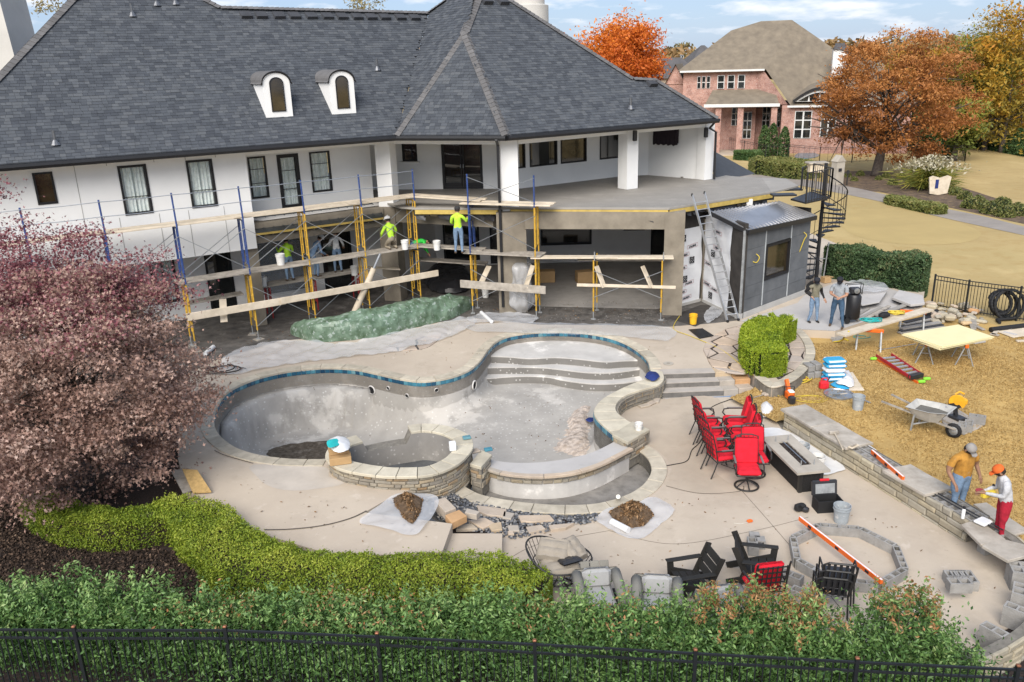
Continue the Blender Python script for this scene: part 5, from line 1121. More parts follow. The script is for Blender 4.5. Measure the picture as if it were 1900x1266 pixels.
    for p in nm.polygons:
        c=np.array(p.center);t=np.clip(((c-A)*AB).sum(1)/np.maximum(1e-9,(AB**2).sum(1)),0,1);dd=np.sqrt((((A+AB*t[:,None])-c)**2).sum(1))-ra;kd=seg[int(dd.argmin())][2]
        if kd=='shirt' and(Vector(p.center)-belt).dot(up)<-.06:kd='pants'
        p.material_index=names.index(kd);p.use_smooth=True
    sk={v for p in nm.polygons if p.material_index in(names.index('skin'),names.index('shoe'))for v in p.vertices};co=np.array([v.co for v in nm.vertices]);wr_=(np.abs(noise3(co*np.array([1,1,.7]),13,5))-.35)*.016+noise3(co,30,6)*.004
    for v in nm.vertices:
        if v.index not in sk:v.co=v.co+v.normal*float(wr_[v.index])
    t=thing('person',label,'person',loc,rz,group);link('body',nm,t)
    hd_m=Matrix.Translation(hd);ax=(hd-nk).normalized();sx=ax.cross(fw).normalized();fw2=sx.cross(ax)*-1 if False else(fw-ax*fw.dot(ax)).normalized();F3=Matrix((sx*-1 if False else fw2.cross(ax),fw2,ax)).transposed().to_4x4();F3.translation=hd
    def part(fn,name,material,smooth=True):m=MB();m.M=F3;fn(m);m.build(name,material,t,smooth=smooth,local=True)
    part(lambda m:(m.add([(-.014,.08,-.03),(.014,.08,-.03),(0,.118,-.02),(0,.088,.025)],[(0,1,2),(0,2,3),(1,3,2)])),'nose',skin)
    for s_ in(-1,1):part(lambda m:m.lathe([(0,-.01),(.026,0),(.02,.012),(0,.014)],8,(0,0,0))if False else m.box((s_*.092,.0,-.005),(.018,.04,.06)),'ear',skin,False);part(lambda m:m.box((s_*.034,.086,.022),(.024,.012,.012)),'eye','hair',False)
    part(lambda m:m.box((0,.088,-.052),(.05,.012,.01)),'mouth','skin_dark',False)
    if beard:part(lambda m:m.lathe([(.0,-.13),(.05,-.12),(.078,-.06),(.085,-.02)],10,(0,.022,0)),'beard','hair')
    part(lambda m:m.lathe([(.094,-.05),(.102,.0),(.1,.05),(.07,.095),(0,.115)],12,(0,-.012,0)),'hair','hair')
    if hat:
        kind,hm=hat
        def fn(m):
            if kind=='cap':m.lathe([(.108,.03),(.112,.06),(.1,.105),(.06,.135),(0,.142)],14,(0,-.005,0));m.add([(-.075,.08,.045),(.075,.08,.045),(.07,.17,.03),(0,.195,.032),(-.07,.17,.03),(-.07,.165,.04),(0,.19,.044),(.07,.165,.04)],[(0,1,2,3,4),(0,5,6,7,1)])
            else:m.lathe([(.165,.03),(.165,.04),(.13,.05),(.128,.085),(.105,.14),(.05,.168),(0,.172)],16,(0,0,0));m.box((0,0,.168),(.03,.2,.02))
        part(fn,'hard_hat' if kind=='hard' else 'cap',hm)
    return t
STAND=dict(pelvis=(0,0,.95),chest=(0,.01,1.28),neck=(0,0,1.49),head=(0,.03,1.64),elbow_l=(-.27,-.03,1.14),hand_l=(-.29,.1,.92),elbow_r=(.27,-.03,1.14),hand_r=(.29,.1,.92),knee_l=(-.11,.03,.5),foot_l=(-.13,-.02,0),knee_r=(.11,.03,.5),foot_r=(.13,-.02,0))
def pose(**k):d=dict(STAND);d.update(k);return d
# by the lean-to
person('person in olive raglan shirt, jeans and dark cap, one hand on hip, by the lean-to',P(1508,598,ZU),R(188),pose(elbow_r=(.36,-.12,1.2),hand_r=(.17,.05,1.03),head=(.02,.07,1.62),face=(.25,.9,-.45),foot_l=(-.15,.02,0),foot_r=(.16,-.04,0),hand_l=(-.3,.16,.95)),'shirt_olive','denim','shoe_dark','skin',('cap','cap_black'),'sleeve_black',h=1.66,sub=2,build=1.08)
person('bearded person in grey polo and jeans looking down at something held',P(1551,607,ZU),R(150),pose(elbow_l=(-.24,.05,1.14),hand_l=(-.1,.33,1.12),elbow_r=(.26,.02,1.14),hand_r=(.03,.34,1.13),head=(0,.08,1.62),face=(0,.85,-.5),foot_l=(-.22,.08,0),foot_r=(.2,-.12,0),knee_l=(-.16,.08,.5),knee_r=(.15,0,.5)),'shirt_grey','denim_dark','boot','skin',('cap','cap_black'),short=True,h=1.84,beard=True,build=1.2,sub=2)
# masons behind the seat wall
person('person in orange T-shirt and grey cap standing behind the stone seat wall',P(1772,955,.15),R(-160),pose(head=(0,.1,1.6),face=(0,.8,-.6),chest=(0,.04,1.28),elbow_l=(-.4,-.02,1.14),hand_l=(-.42,.1,.9),elbow_r=(.4,0,1.14),hand_r=(.38,.18,.92)),'shirt_orange','denim','boot','skin_dark',('cap','cap_grey'),short=True,h=1.74,build=1.5,sub=2)
person('person in grey hoodie, red trousers and orange cap holding a yellow tool',P(1852,1006,.15),R(75),pose(chest=(0,.06,1.27),neck=(0,.1,1.47),head=(0,.2,1.6),face=(0,.85,-.5),elbow_l=(-.24,.12,1.16),hand_l=(-.1,.42,1.14),elbow_r=(.25,.1,1.14),hand_r=(.06,.42,1.1)),'hoodie','red_pants','boot','skin_dark',('cap','cap_orange'),h=1.72,build=1.22,sub=2)
tl_=thing('masonry_saw','yellow and red hand-held grinder in the hands of the person in hoodie','power tool',P(1828,915,1.2));MB().rbox(P(1834,917,1.2),(.34,.12,.13),.03,R(20)).build('body','wire_yellow',tl_);m=MB();m.lathe([(0,0),(.1,0),(.1,.02),(0,.02)],14,P(1820,912,1.22));m.build('guard','print_red',tl_);MB().rbox(P(1843,905,1.25),(.05,.05,.16),.015).build('handle','print_black',tl_)
# plasterers
WD=LW.p(-.75,-.5,2.9);person('person in lime shirt and white hard hat kneeling on the upper planks',WD,R(30),dict(pelvis=(0,-.12,.42),chest=(0,.05,.74),neck=(0,.12,.94),head=(0,.18,1.08),face=(0,.9,-.3),elbow_l=(-.3,.12,.62),hand_l=(-.26,.3,.45),elbow_r=(.3,.14,.64),hand_r=(.3,.34,.5),knee_l=(-.14,.24,.1),foot_l=(-.14,-.2,.0),knee_r=(.14,.26,.12),foot_r=(.14,-.18,0)),'lime','khaki','boot','skin',('hard','hard_hat'),h=1.76)
person('person in lime shirt and jeans standing on the planks plastering the middle beam',P(852,471,2.83),R(-8),pose(elbow_r=(.3,.12,1.2),hand_r=(.3,.35,1.28),elbow_l=(-.26,.05,1.16),hand_l=(-.2,.28,1.1)),'lime','denim','boot','skin',('cap','hat_dark'),h=1.76,build=1.05)
person('person in bright green shirt bending over below the plank bridge',P(776,492,2.05),R(-70),dict(pelvis=(0,-.2,.88),chest=(0,.14,1.0),neck=(0,.34,.98),head=(0,.46,.9),face=(0,.5,-.8),elbow_l=(-.22,.3,.72),hand_l=(-.16,.42,.5),elbow_r=(.22,.3,.72),hand_r=(.16,.42,.5),knee_l=(-.12,-.05,.48),foot_l=(-.13,-.15,0),knee_r=(.12,-.02,.48),foot_r=(.13,-.12,0)),'green_vest','denim_dark','boot','skin',None,h=1.7)
person('person in lime shirt facing the plastic covered window under the porch',LW.p(-4.2,1.5,IZ+.03),R(40),pose(elbow_l=(-.3,.16,1.2),hand_l=(-.25,.4,1.35),elbow_r=(.28,.1,1.15),hand_r=(.2,.35,1.1)),'lime','denim','boot','skin',None,h=1.7)
person('person in blue shirt and white hard hat bending on the inner platform',LW.p(-3.15,1.45,IZ+.03),R(-50),pose(pelvis=(0,-.12,.93),chest=(0,.06,1.22),neck=(0,.2,1.38),head=(0,.3,1.5),face=(0,.7,-.7),elbow_l=(-.26,.16,1.02),hand_l=(-.2,.36,.86),elbow_r=(.27,.16,1.02),hand_r=(.2,.38,.88)),'shirt_blue','denim','boot','skin',('hard','hard_hat'),h=1.74)
person('person in loose white shirt and jeans working under the porch beam',LW.p(-2.2,1.6,IZ+.03),R(20),pose(elbow_r=(.3,.1,1.12),hand_r=(.34,.3,1.0),elbow_l=(-.26,.1,1.14),hand_l=(-.2,.3,1.1)),'shirt_white','denim','boot','skin',None,h=1.72)
# ================================================================ site furniture and clutter
mat('block',(.30,.29,.275),.95,.12,5,.5,50,col2=(.235,.225,.21),piece=.12)
mat('block_dark',(.05,.05,.05),.95)
mat('red_fabric',(.64,.012,.028),.9,.12,9,.3,60);mat('iron',(.02,.019,.018),.5,.1,5,spec=.5);mat('iron_light',(.16,.155,.145),.5)
mat('wicker',(.018,.017,.017),.8,.3,40,.6,60);mat('table_stone',(.40,.36,.30),.7,.08,3);mat('lava',(.045,.035,.03),.9,.4,25,1,40)
mat('bucket_grey',(.33,.36,.38),.6,.1,4,cover=((.52,.51,.49),5,.56,.08,.8));mat('bucket_white',(.68,.67,.64),.5,.05,4,cover=((.40,.38,.34),6,.6,.08,.6));mat('bucket_yellow',(.75,.42,.02),.5,.06,4)
mat('mortar_wet',(.13,.122,.105),.8,.1,6,.5,20)
mat('plastic_white',(.68,.68,.68),.35,.05,3,.3,8,spec=.5);mat('cardboard',(.42,.27,.13),.85,.06,4);mat('teal',(.02,.42,.42),.6);mat('navy',(.015,.03,.14),.8);mat('red_plastic',(.60,.02,.03),.4);mat('orange',(.72,.13,.015),.45,.05);mat('lime_plastic',(.25,.65,.05),.5);mat('fiberglass',(.42,.02,.035),.5);mat('aluminium',(.55,.56,.57),.35,.06,5,metal=.7);mat('saw_yellow',(.75,.36,.02),.45);mat('steel_dark',(.06,.06,.065),.4,metal=.6)
mat('adirondack',(.020,.019,.017),.7,.1,4);mat('taupe',(.20,.19,.165),.8,.08,4);mat('cushion_grey',(.34,.34,.335),.9,.06,3);mat('cushion_tan',(.28,.245,.20),.9,.06,3);mat('foam_board',(.70,.62,.36),.8,.03,2);mat('rubber',(.014,.014,.015),.7);mat('rope_teal',(.02,.36,.34),.6);mat('soil',(.13,.085,.05),.95,.3,12,1,30,col2=(.06,.04,.024));mat('leaf_litter',(.2,.12,.06),.9,.1,ramp=[(0,(.06,.035,.015)),(.5,(.16,.09,.04)),(.85,(.26,.15,.07)),(1,(.36,.24,.14))])
mat('bag_blue',(.035,.33,.58),.45,.1,3);mat('osb',(.50,.33,.13),.85,.15,12);mat('galv_tub',(.44,.43,.40),.6,.1,5,cover=((.20,.20,.22),4,.6,.05,.7));mat('pvc',(.68,.66,.58),.5);mat('cable_dark',(.03,.028,.027),.6)
def film(name,col,a,bump=.6):
    m=mat(name,col,.22,.05,2,bump,4,alpha=a,spec=.6);return m
film('film',(.72,.73,.75),.42,1);film('film_thin',(.70,.74,.78),.30,.6)
def green_film():
    mat('tarp_green',(.15,.215,.155),.36,.25,3.5,1,7,col2=(.055,.095,.05),spec=.5,cover=((.42,.47,.44),6.5,.57,.04,.55))  # cover paints pale highlights of the plastic film into the green
green_film()
def wrinkled(name,pxs,z,amp,material,label=None,cat=None,step=.14,seed=1,dome=0,parent=None,f=3.2):
    poly=[tuple(p.to_2d())for p in spl([P2(*q,z)for q in pxs],3,True)]
    def zz(x,y,d):q=np.array([[x,y,0]]);n_=abs(float(noise3(q,f,seed)[0]))+.6*abs(float(noise3(q,f*2.5,seed+3)[0]));return z+.008+amp*n_+dome*min(1,d/.45)**.6
    v,fa=grid_in(poly,step,zz)
    m=MB();m.add(v,fa);o=m.build(name,material,parent,smooth=18)
    if label:tag(o,label,cat)
    return o
# ---------------------------------------------------------------- masonry blocks
def block_mb(l=.4,w=.2,h=.2,t=.032):
    m=MB();m.bx(-l/2,l/2,-w/2,-w/2+t,0,h);m.bx(-l/2,l/2,w/2-t,w/2,0,h)
    for x in(-l/2+t/2,0,l/2-t/2):m.bx(x-t/2,x+t/2,-w/2+t,w/2-t,0,h)
    return m
BLK=shared_mesh('cinder_block',block_mb(),'block')
def block(loc,rz,parent=None,rx=0,label=None,group=None,name='cinder_block'):
    o=link(name,BLK,parent);off=world_loc(parent)if parent is not None else Vector((0,0,0));o.location=Vector(loc)-off;o.rotation_euler=(rx,0,rz)
    if label:tag(o,label,'cinder block',group)
    return o
# seat wall
w0,w1=P(1452,796,0),P(1788,1009,0);SW=VPlane(w0,q=w1);LS=(w1-w0).length;WT=.62;SH=.53
sw=thing('seat_wall','half-finished straight stone seat wall between the lower patio and the lawn','wall',(w0+w1)/2)
m=MB();qbox(m,SW,0,LS,.05,WT-.03,-.05,.12);qbox(m,SW,0,LS,.05,.075,.12,SH-.01);qbox(m,SW,0,LS,WT-.05,WT-.03,.12,SH-.01);m.build('core','mortar',sw)
a,b=SW.p(0,.05,0),SW.p(LS,.05,0);wall_stones([(a.x,a.y),(b.x,b.y)],0,SH,'ledge_stone',sw,side=-1,hmin=.09,hmax=.2,lmin=.2,lmax=.62,depth=.045,gap=.018)
a,b=SW.p(0,.03,0),SW.p(0,WT,0);wall_stones([(b.x,b.y),(a.x,a.y)],0,SH,'ledge_stone',sw,side=-1,hmin=.09,hmax=.17,lmin=.2,lmax=.4,depth=.04,gap=.018)
u=.22
while u<LS-.1:
    for o_ in(.17,.42):p=SW.p(u,o_,SH-.2);block(p,SW.a,sw)
    u+=.405
def capslab(u0,u1,name='cap_slab'):
    q=[SW.p(u0+.01,-.08,0),SW.p(u1-.01,-.08,0),SW.p(u1-.01,WT+.08,0),SW.p(u0+.01,WT+.08,0)];n=5;poly=[]
    for a,b in zip(q,q[1:]+q[:1]):
        for k in range(n):p=a.lerp(b,k/n);poly.append((p.x+random.uniform(-.012,.012),p.y+random.uniform(-.012,.012)))
    emit([poly_piece(poly,SH+.002,SH+.065,.01)],name,'slab_stone',sw)
f_u=lambda x,y:SW.hit(x,y)[0]
capslab(-.06,1.25);capslab(1.25,2.55);capslab(3.75,5.0)
# curved continuation with open block piers and outer stone face
CV=resample(spl(PP([(1786,1005),(1838,1040),(1870,1082),(1878,1122),(1858,1165),(1815,1200),(1740,1235)],0),6),.12);cv_o=offset_path(CV,.62)
cw=thing('curved_wall','unfinished curved stone wall with open block piers at the right front corner','wall',P(1870,1110,0))
io=offset_path(CV,.55);im=offset_path(CV,.25)
m=MB();m.prism([(p.x,p.y)for p in offset_path(CV,.38)]+[(p.x,p.y)for p in reversed(io)],-.3,.40)if False else m.strip([(p.x,p.y,.42)for p in offset_path(CV,.36)],[(p.x,p.y,.42)for p in io]);m.strip([(p.x,p.y,.42)for p in offset_path(CV,.36)],[(p.x,p.y,-.2)for p in offset_path(CV,.36)]);m.build('core','mortar',cw)
wall_stones([(p.x,p.y)for p in io],-.1,.44,'ledge_stone',cw,side=1,hmin=.1,hmax=.18,lmin=.22,lmax=.5,depth=.05,gap=.016)
nC=len(CV)
for t in(.10,.30,.46,.62,.78):
    i=int(t*(nC-1));p=CV[i];q=CV[min(i+1,nC-1)];a_=math.atan2(q.y-p.y,q.x-p.x)
    for k in(0,1):n_=Vector((-math.sin(a_),math.cos(a_)));c=p+n_*.16;block((c.x,c.y,.02+.2*k),a_+PI/2,cw)
    if t in(.30,.46):c=p+n_*.16+Vector((math.cos(a_),math.sin(a_)))*.21;block((c.x,c.y,.02),a_+PI/2,cw);block((c.x,c.y,.22),a_+PI/2,cw)
def free_slab(pxs,z,th,label,cat='stone slab',material='slab_stone',group=None,name='stone_slab'):
    vs_,fs_2=poly_piece(PP(pxs,z),z-th,z,.01);m=MB();m.add(vs_,fs_2);return tag(m.build(name,material),label,cat,group)
free_slab([(1783,973),(1812,962),(1866,1000),(1845,1010),(1820,1010)],.50,.06,'flat stone slab bridging the gap at the end of the seat wall')
free_slab([(1822,1012),(1862,1000),(1900,1010),(1910,1030),(1870,1040)],.52,.06,'broad flat stone slab beside the curved wall corner')
free_slab([(1806,935),(1830,932),(1910,985),(1880,993)],.22,.05,'long grey slab lying on the lawn by the person in red trousers')
# block fire pit
fc=Vector((6.5,14.28));fp=thing('fire_pit','eight-sided ring of cinder blocks laid out on the lower patio','fire pit',(fc.x,fc.y,.02));r8=1.06
for i in range(8):
    a0,a1=R(45)*i+R(10),R(45)*(i+1)+R(10);p=fc+Vector((math.cos(a0),math.sin(a0)))*r8;q=fc+Vector((math.cos(a1),math.sin(a1)))*r8;an=math.atan2(q.y-p.y,q.x-p.x)
    for t in(.26,.74):c=p.lerp(q,t);o=block((c.x,c.y,.022),an,fp);o.scale=(.97,.72,1)
    MB().box((p.x,p.y,.12),(.1,.15,.19),(a0)).build('mortar_joint','mortar_wet',fp)
def level(a,b,label,w=.06,h=.09):
    t=thing('spirit_level',label,'level',a);MB().bar(a,b,w,h).build('body','orange',t);MB().bar(Vector(a)+Vector((0,0,h/2+.003)),Vector(b)+Vector((0,0,h/2+.003)),w*.6,.004).build('edge','bright_white',t)
    for k in(.15,.5,.85):p=Vector(a).lerp(Vector(b),k);d=(Vector(b)-Vector(a)).normalized()*.05;MB().bar(p-d,p+d,w+.01,h*.6).build('vial','print_black',t)
    return t
level(P(1484,962,.27),P(1636,1080,.27),'long orange spirit level laid across the block fire pit');level(P(1618,838,SH+.1),P(1676,888,SH+.1),'short orange spirit level on top of the seat wall')
block(P(1408,1010,.02),R(80),label='cinder block standing on end behind the right black armchair',rx=0).rotation_euler=(0,R(-90),R(80));block(P(1398,1002,.02),R(80),label='cinder block on end, left of the pair behind the right black armchair').rotation_euler=(0,R(-90),R(80));block(P(1396,1022,.02),R(80),label='cinder block half hidden by the right black armchair',rx=0)
block(P(1468,1082,.02),R(-42),label='single cinder block lying beside the red strap chair');block(P(1487,1114,.02),R(-42),label='single cinder block next to the stacked black chairs')
for i in range(4):block(P(1765+i*10.5,1086,.02),0,label='cinder block in the low right patio pile, '+['leftmost','second from left','third from left','rightmost'][i]).rotation_euler=(0,0,R(84))
block(P(1781,1078,.42)-Vector((0,0,.2)),R(-4),label='cinder block lying across the top of the pile on the right patio')
# tools on the wall
ml_=thing('mallet','wooden mallet lying across the capped seat wall','mallet',P(1550,810,SH+.1));MB().rbox(P(1547,802,SH+.11),(.26,.1,.1),.02,R(15)).build('head','lumber_dirty',ml_);MB().tube([P(1548,803,SH+.1),P(1564,834,SH+.1)],.018,8).build('handle','lumber',ml_)
br=thing('grout_float','wooden hand float resting on the seat wall cap','float',P(1584,828,SH+.07));MB().rbox(P(1584,828,SH+.09),(.3,.13,.03),.008,R(35)).build('plate','lumber',br);MB().rbox(P(1584,826,SH+.13),(.2,.04,.04),.01,R(35)).build('handle','lumber_dirty',br)
cn=thing('spray_can','white spray can standing on the end of the seat wall','can',P(1786,960,SH));m=MB();c=P(1786,962,SH);m.lathe([(0,0),(.035,0),(.035,.2),(.025,.22),(0,.22)],12,c);m.build('body','bright_white',cn,smooth=40);m=MB();m.lathe([(.024,.22),(.024,.27),(0,.27)],12,c);m.build('cap','print_black',cn)
for k in range(2):tag(MB().tube([SW.p(4.9+.0,.2+.1*k,SH+.02),SW.p(6.6,.24+.1*k,SH+.02)],.012,6).build('steel_bar','steel_dark'),['dark steel bar on the uncapped blocks, nearer the patio','dark steel bar on the uncapped blocks, nearer the lawn'][k],'bar')
bg=MB();bg.rbox(P(1824,968,.55),(.3,.24,.06),.02,R(30));tag(bg.build('tarp_bundle','plastic_white'),'folded white sheet with a dark board on the end slab','sheet')
# ---------------------------------------------------------------- buckets
def bucket(loc,material,label,h=.36,r=.145,fill=None,group=None,lie=False):
    t=thing('bucket',label,'bucket',loc,random.uniform(0,6),group);m=MB();m.lathe([(0,.004),(r*.82,.004),(r*.97,h),(r*1.04,h),(r*1.04,h-.03),(r*.98,h-.035),(r*.80,0),(0,0)],18);m.build('shell',material,t,smooth=40,local=True)
    m=MB();m.lathe([(r*1.0,h-.09),(r*1.06,h-.09),(r*1.06,h-.075),(r*1.0,h-.075)],18);m.build('rib',material,t,smooth=False,local=True)
    m=MB();m.tube([(r*1.04*math.cos(a),r*1.15*math.sin(a)*.3-.02,h-.05-.12*math.sin(a))for a in np.linspace(0,PI,9)],.005,5);m.build('bail','galv',t,local=True)
    if fill:m=MB();m.lathe([(0,h*.72),(r*.93,h*.7)],18);m.build('contents',fill,t,local=True)
    return t
bucket(P(1560,968,.02),'bucket_grey','grey bucket next to the open black toolbox',.40,.175);bucket(P(1487,850,.02),'bucket_grey','grey mortar bucket on the white sheet behind the fire table',.38,.17,'mortar_wet');bucket(P(1516,872,.02),'bucket_white','pale mortar splashed bucket at the edge of the white sheet',.38,.17,'mortar_wet');bucket(P(1591,760,.15),'bucket_grey','grey bucket standing on the lawn by the round lid',.42,.165)
bucket(P(1286,601,ZU),'bucket_yellow','yellow bucket on the black felt by the lean-to');bucket(LW.p(-5.05,-.45,2.9),'bucket_white','open pale bucket on the left scaffold planks',.4,.16);bucket(LW.p(-5.3,1.3,IZ+.03),'bucket_white','white bucket on the inner platform behind the left scaffold');bucket(P(752,463,2.93),'bucket_white','white bucket beside the kneeling person in lime');bucket(P(811,464,2.86),'bucket_white','white bucket on the plank bridge by the person in jeans');bucket(P(901,552,ZU),'bucket_white','white bucket on the slab under the middle scaffold tower');bucket(P(1185,798,ZU+.04),'bucket_white','small white pail on the stone pier at the weir',.2,.1)
bucket(LW.p(-2.1,.1,1.95),'bucket_white','white bucket below the leaning cardboard tube')
# ---------------------------------------------------------------- covered plants, sheets
mp_=resample(spl([P2(548,615,ZU),P2(600,626,ZU),P2(680,618,ZU),P2(760,600,ZU),P2(826,584,ZU),P2(872,566,ZU)],6),.16);n=len(mp_);m=MB();rows=[];gg=np.random.default_rng(77)
for i,p in enumerate(mp_):
    q=mp_[min(i+1,n-1)];o_=mp_[max(i-1,0)];t=(q-o_).normalized();nr=Vector((-t.y,t.x));k=math.sin(PI*min(1,max(0,(i+.7)/(n+.4))))**.35;row=[]
    for j in range(19):
        a=PI*j/18;pt=np.array([[p.x*1,p.y,j*.35]]);w_=.62*k*(1+.10*float(noise3(pt,3,5)[0]));hh=.84*k*(1+.08*float(noise3(pt,2.2,8)[0]));rr=1+.035*abs(float(noise3(pt*np.array([[1,1,3]]),6,11)[0]))+gg.normal(0,.03)
        row.append((p.x+nr.x*w_*math.cos(a)*rr+0,p.y+nr.y*w_*math.cos(a)*rr,ZU+hh*math.sin(a)**.55*rr))
    rows.append(row)
for a,b in zip(rows,rows[1:]):m.strip(a,b)
m.add(rows[0],[tuple(range(19))]);m.add(rows[-1],[tuple(range(19))]);tag(m.build('covered_hedge','tarp_green',smooth=24),'long low hedge wrapped in clear plastic in front of the scaffold','hedge')
wrinkled('plastic_sheet',[(404,690),(425,660),(480,640),(560,634),(640,640),(720,622),(800,604),(872,590),(880,605),(810,636),(730,655),(640,665),(520,680),(440,696)],ZU,.085,'film','crumpled clear plastic sheet spread along the back edge of the pool','plastic sheet',.12,4)
wrinkled('plastic_sheet',[(868,604),(950,600),(1080,602),(1242,608),(1238,634),(1150,624),(1060,622),(940,618),(880,616)],ZU+.02,.035,'film_thin','thin clear sheet draped over the back rim of the sun shelf','plastic sheet',.14,5)
wrinkled('plastic_sheet',[(866,592),(905,582),(992,586),(988,600),(930,600),(880,600)],ZU+.01,.05,'film','folded grey plastic by the foot of the scaffold tower','plastic sheet',.1,6)
tag(MB().tube([P(893,580,ZU+.08),P(912,597,ZU+.08)],.07,12).build('plastic_roll','plastic_white',smooth=40),'short white roll of plastic lying at the foot of the scaffold tower','roll')
tag(MB().tube([P(380,658,ZU+.08),P(396,644,ZU+.08)],.08,12).build('plastic_roll','plastic_white',smooth=40),'white roll of plastic half hidden by the purple maple','roll')
m=MB();prof=[(.0,2.3),(.25,2.28),(.42,2.05),(.36,1.4),(.42,.9),(.5,.45),(.3,.1),(.24,0)];c=P(968,580,ZU)
f_=lambda a,z:1+.13*math.sin(a*5+z*3)+.07*math.sin(a*11-z*5);prof=[(p.x,p.y)for p in spl([(r,z,0)for r,z in prof],4)];rows=[[(c.x+r*math.cos(a)*f_(a,z),c.y+.2+r*math.sin(a)*f_(a,z),ZU+z*.85)for a in np.linspace(0,2*PI,37)]for r,z in prof];k=37
m.add([v for r in rows for v in r],[(j*k+i,j*k+i+1,j*k+k+i+1,j*k+k+i)for j in range(len(rows)-1)for i in range(36)])
tag(m.build('wrapped_lamp','film',smooth=True),'tall bundle wrapped in clear plastic beside the middle porch column','bundle')
m=MB();n=12
wp=op(LW,482,458,590,525,3.3);rows=[[LW.p(-5.3+2.4*i/n,3.25-.05*abs(math.sin(i*2.1+j)),3.1-j*.28)for i in range(n+1)]for j in range(9)]
for a,b in zip(rows,rows[1:]):m.strip(a,b)
tag(m.build('plastic_curtain','film_thin',smooth=True),'clear plastic taped over the large window behind the lime shirted person','plastic sheet')
wrinkled('black_plastic',[(795,508),(850,500),(880,520),(860,545),(810,545),(790,530)],ZU,.12,'membrane','heap of black plastic on the slab behind the scaffold corner','plastic sheet',.14,8,.45)
wrinkled('plastic_scrap',[(1306,585),(1325,568),(1345,572),(1330,592),(1312,600)],ZU,.06,'film','crumpled plastic scrap at the foot of the lean-to wall','plastic sheet',.08,9)
wrinkled('white_sheet',[(1412,802),(1446,796),(1500,822),(1566,866),(1552,878),(1520,882),(1450,850)],.024,.02,'plastic_white','white ground sheet between the fire table and the seat wall','sheet',.1,10)
wrinkled('white_sheet',[(1505,768),(1540,785),(1600,820),(1636,845),(1630,850),(1590,832),(1540,795)],.17,.05,'plastic_white','white sheet crumpled along the lawn side of the seat wall','sheet',.09,11)
# leaf piles on sheets
def litter(pxs_sheet,pxs_pile,z,lab1,lab2,seed):
    wrinkled('white_sheet',pxs_sheet,z,.05,'film',lab1,'sheet',.09,seed);poly=PP(pxs_pile,z);cx_,cy_=np.mean([p[0]for p in poly]),np.mean([p[1]for p in poly]);gg=np.random.default_rng(seed);pts=[]
    A=np.array(poly);Bq_=np.roll(A,-1,0)
    while len(pts)<1700:
        x,y=gg.uniform(min(A[:,0]),max(A[:,0])),gg.uniform(min(A[:,1]),max(A[:,1]))
        if inside(x,y,poly):d=dist_loop(x,y,A,Bq_);pts.append((x,y,z+.05+gg.uniform(.55,1)*.38*min(1,d/.4)))
    o=leaf_mesh('leaf_pile',pts,.05,'leaf_litter',None,up=.6,shape='leaf',seed=seed);o['kind']='stuff';o['label']=lab2;o['category']='leaves'
    wrinkled('soil_heap',pxs_pile,z,.03,'soil',lab2.replace('brown leaves','brown soil core'),'soil',.09,seed,.28)
litter([(666,972),(700,945),(735,922),(770,918),(812,925),(808,950),(785,985),(765,996),(720,985)],[(730,930),(760,922),(785,932),(780,955),(765,975),(748,965),(735,945)],ZU,'crumpled white sheet under the leaf pile next to the spa','heap of brown leaves on a sheet next to the spa',31)
litter([(1104,965),(1130,945),(1180,938),(1215,925),(1252,950),(1225,975),(1195,1000),(1160,998),(1120,980)],[(1130,955),(1160,940),(1200,944),(1213,960),(1190,980),(1165,982),(1145,972)],.02,'crumpled white sheet under the leaf pile on the lower patio','heap of brown leaves on a sheet on the lower patio',32)
tag(MB().tube([P(1135,968,.1),P(1166,984,.1)],.075,12).build('plastic_roll','plastic_white',smooth=40),'white plastic roll beside the leaf pile on the lower patio','roll')
# ---------------------------------------------------------------- small things round the pool
bx_=thing('cardboard_box','two-part brown cardboard box on the left rim of the spa','box',P(632,856,.82));MB().rbox(P(632,858,.82)+Vector((0,0,.09)),(.5,.3,.18),.008,R(14)).build('lower_box','cardboard',bx_);MB().rbox(P(630,852,.82)+Vector((0,0,.26)),(.46,.28,.15),.008,R(18)).build('upper_box','cardboard',bx_)
wrinkled('plastic_bag',[(606,822),(630,812),(648,820),(646,838),(620,842)],1.16,.05,'plastic_white','white plastic bag on top of the cardboard boxes at the spa','bag',.05,12,.14);wrinkled('teal_rag',[(607,822),(626,816),(630,826),(612,833)],1.30,.04,'teal','turquoise rag on the boxes at the spa','rag',.05,13,.06)
tag(MB().rbox(P(840,834,.82)+Vector((0,0,.09)),(.16,.16,.2),.01,R(10)).build('carton','bright_white'),'small white carton on the right rim of the spa','carton')
for px,py,z,lb in((866,814,.82,'small blue pack on the far right rim of the spa'),(906,836,.54,'small blue pack on the little pier by the weir')):tag(MB().rbox(P(px,py,z)+Vector((0,0,.03)),(.2,.14,.06),.01,R(15)).build('tile_pack','scaf_blue' if False else 'pool_tile'),lb,'pack')
tag(MB().rbox(P(880,840,.54)+Vector((0,0,.04)),(.28,.2,.05),.02,R(30)).build('loose_stone','flagstone'),'loose tan stone on the small pier by the weir','stone')
wrinkled('blue_rag',[(1196,704),(1203,694),(1218,692),(1224,702),(1214,710)],ZU+.015,.06,'navy','crumpled navy blue cloth on the pool coping by the steps','cloth',.05,14,.13)
wrinkled('dark_rag',[(1086,783),(1096,776),(1102,778),(1098,786)],-.62,.04,'navy','dark rag on the pool floor by the rubble','cloth',.05,15,.07)
dr=thing('drain_grate','dark rectangular mat of slats on the patio by the felt sheet','grate',P(1300,620,ZU));q=PP([(1277,612),(1303,610),(1325,624),(1298,629)],ZU);m=MB();m.prism(q,None,ZU+.01);m.build('tray','rubber',dr)
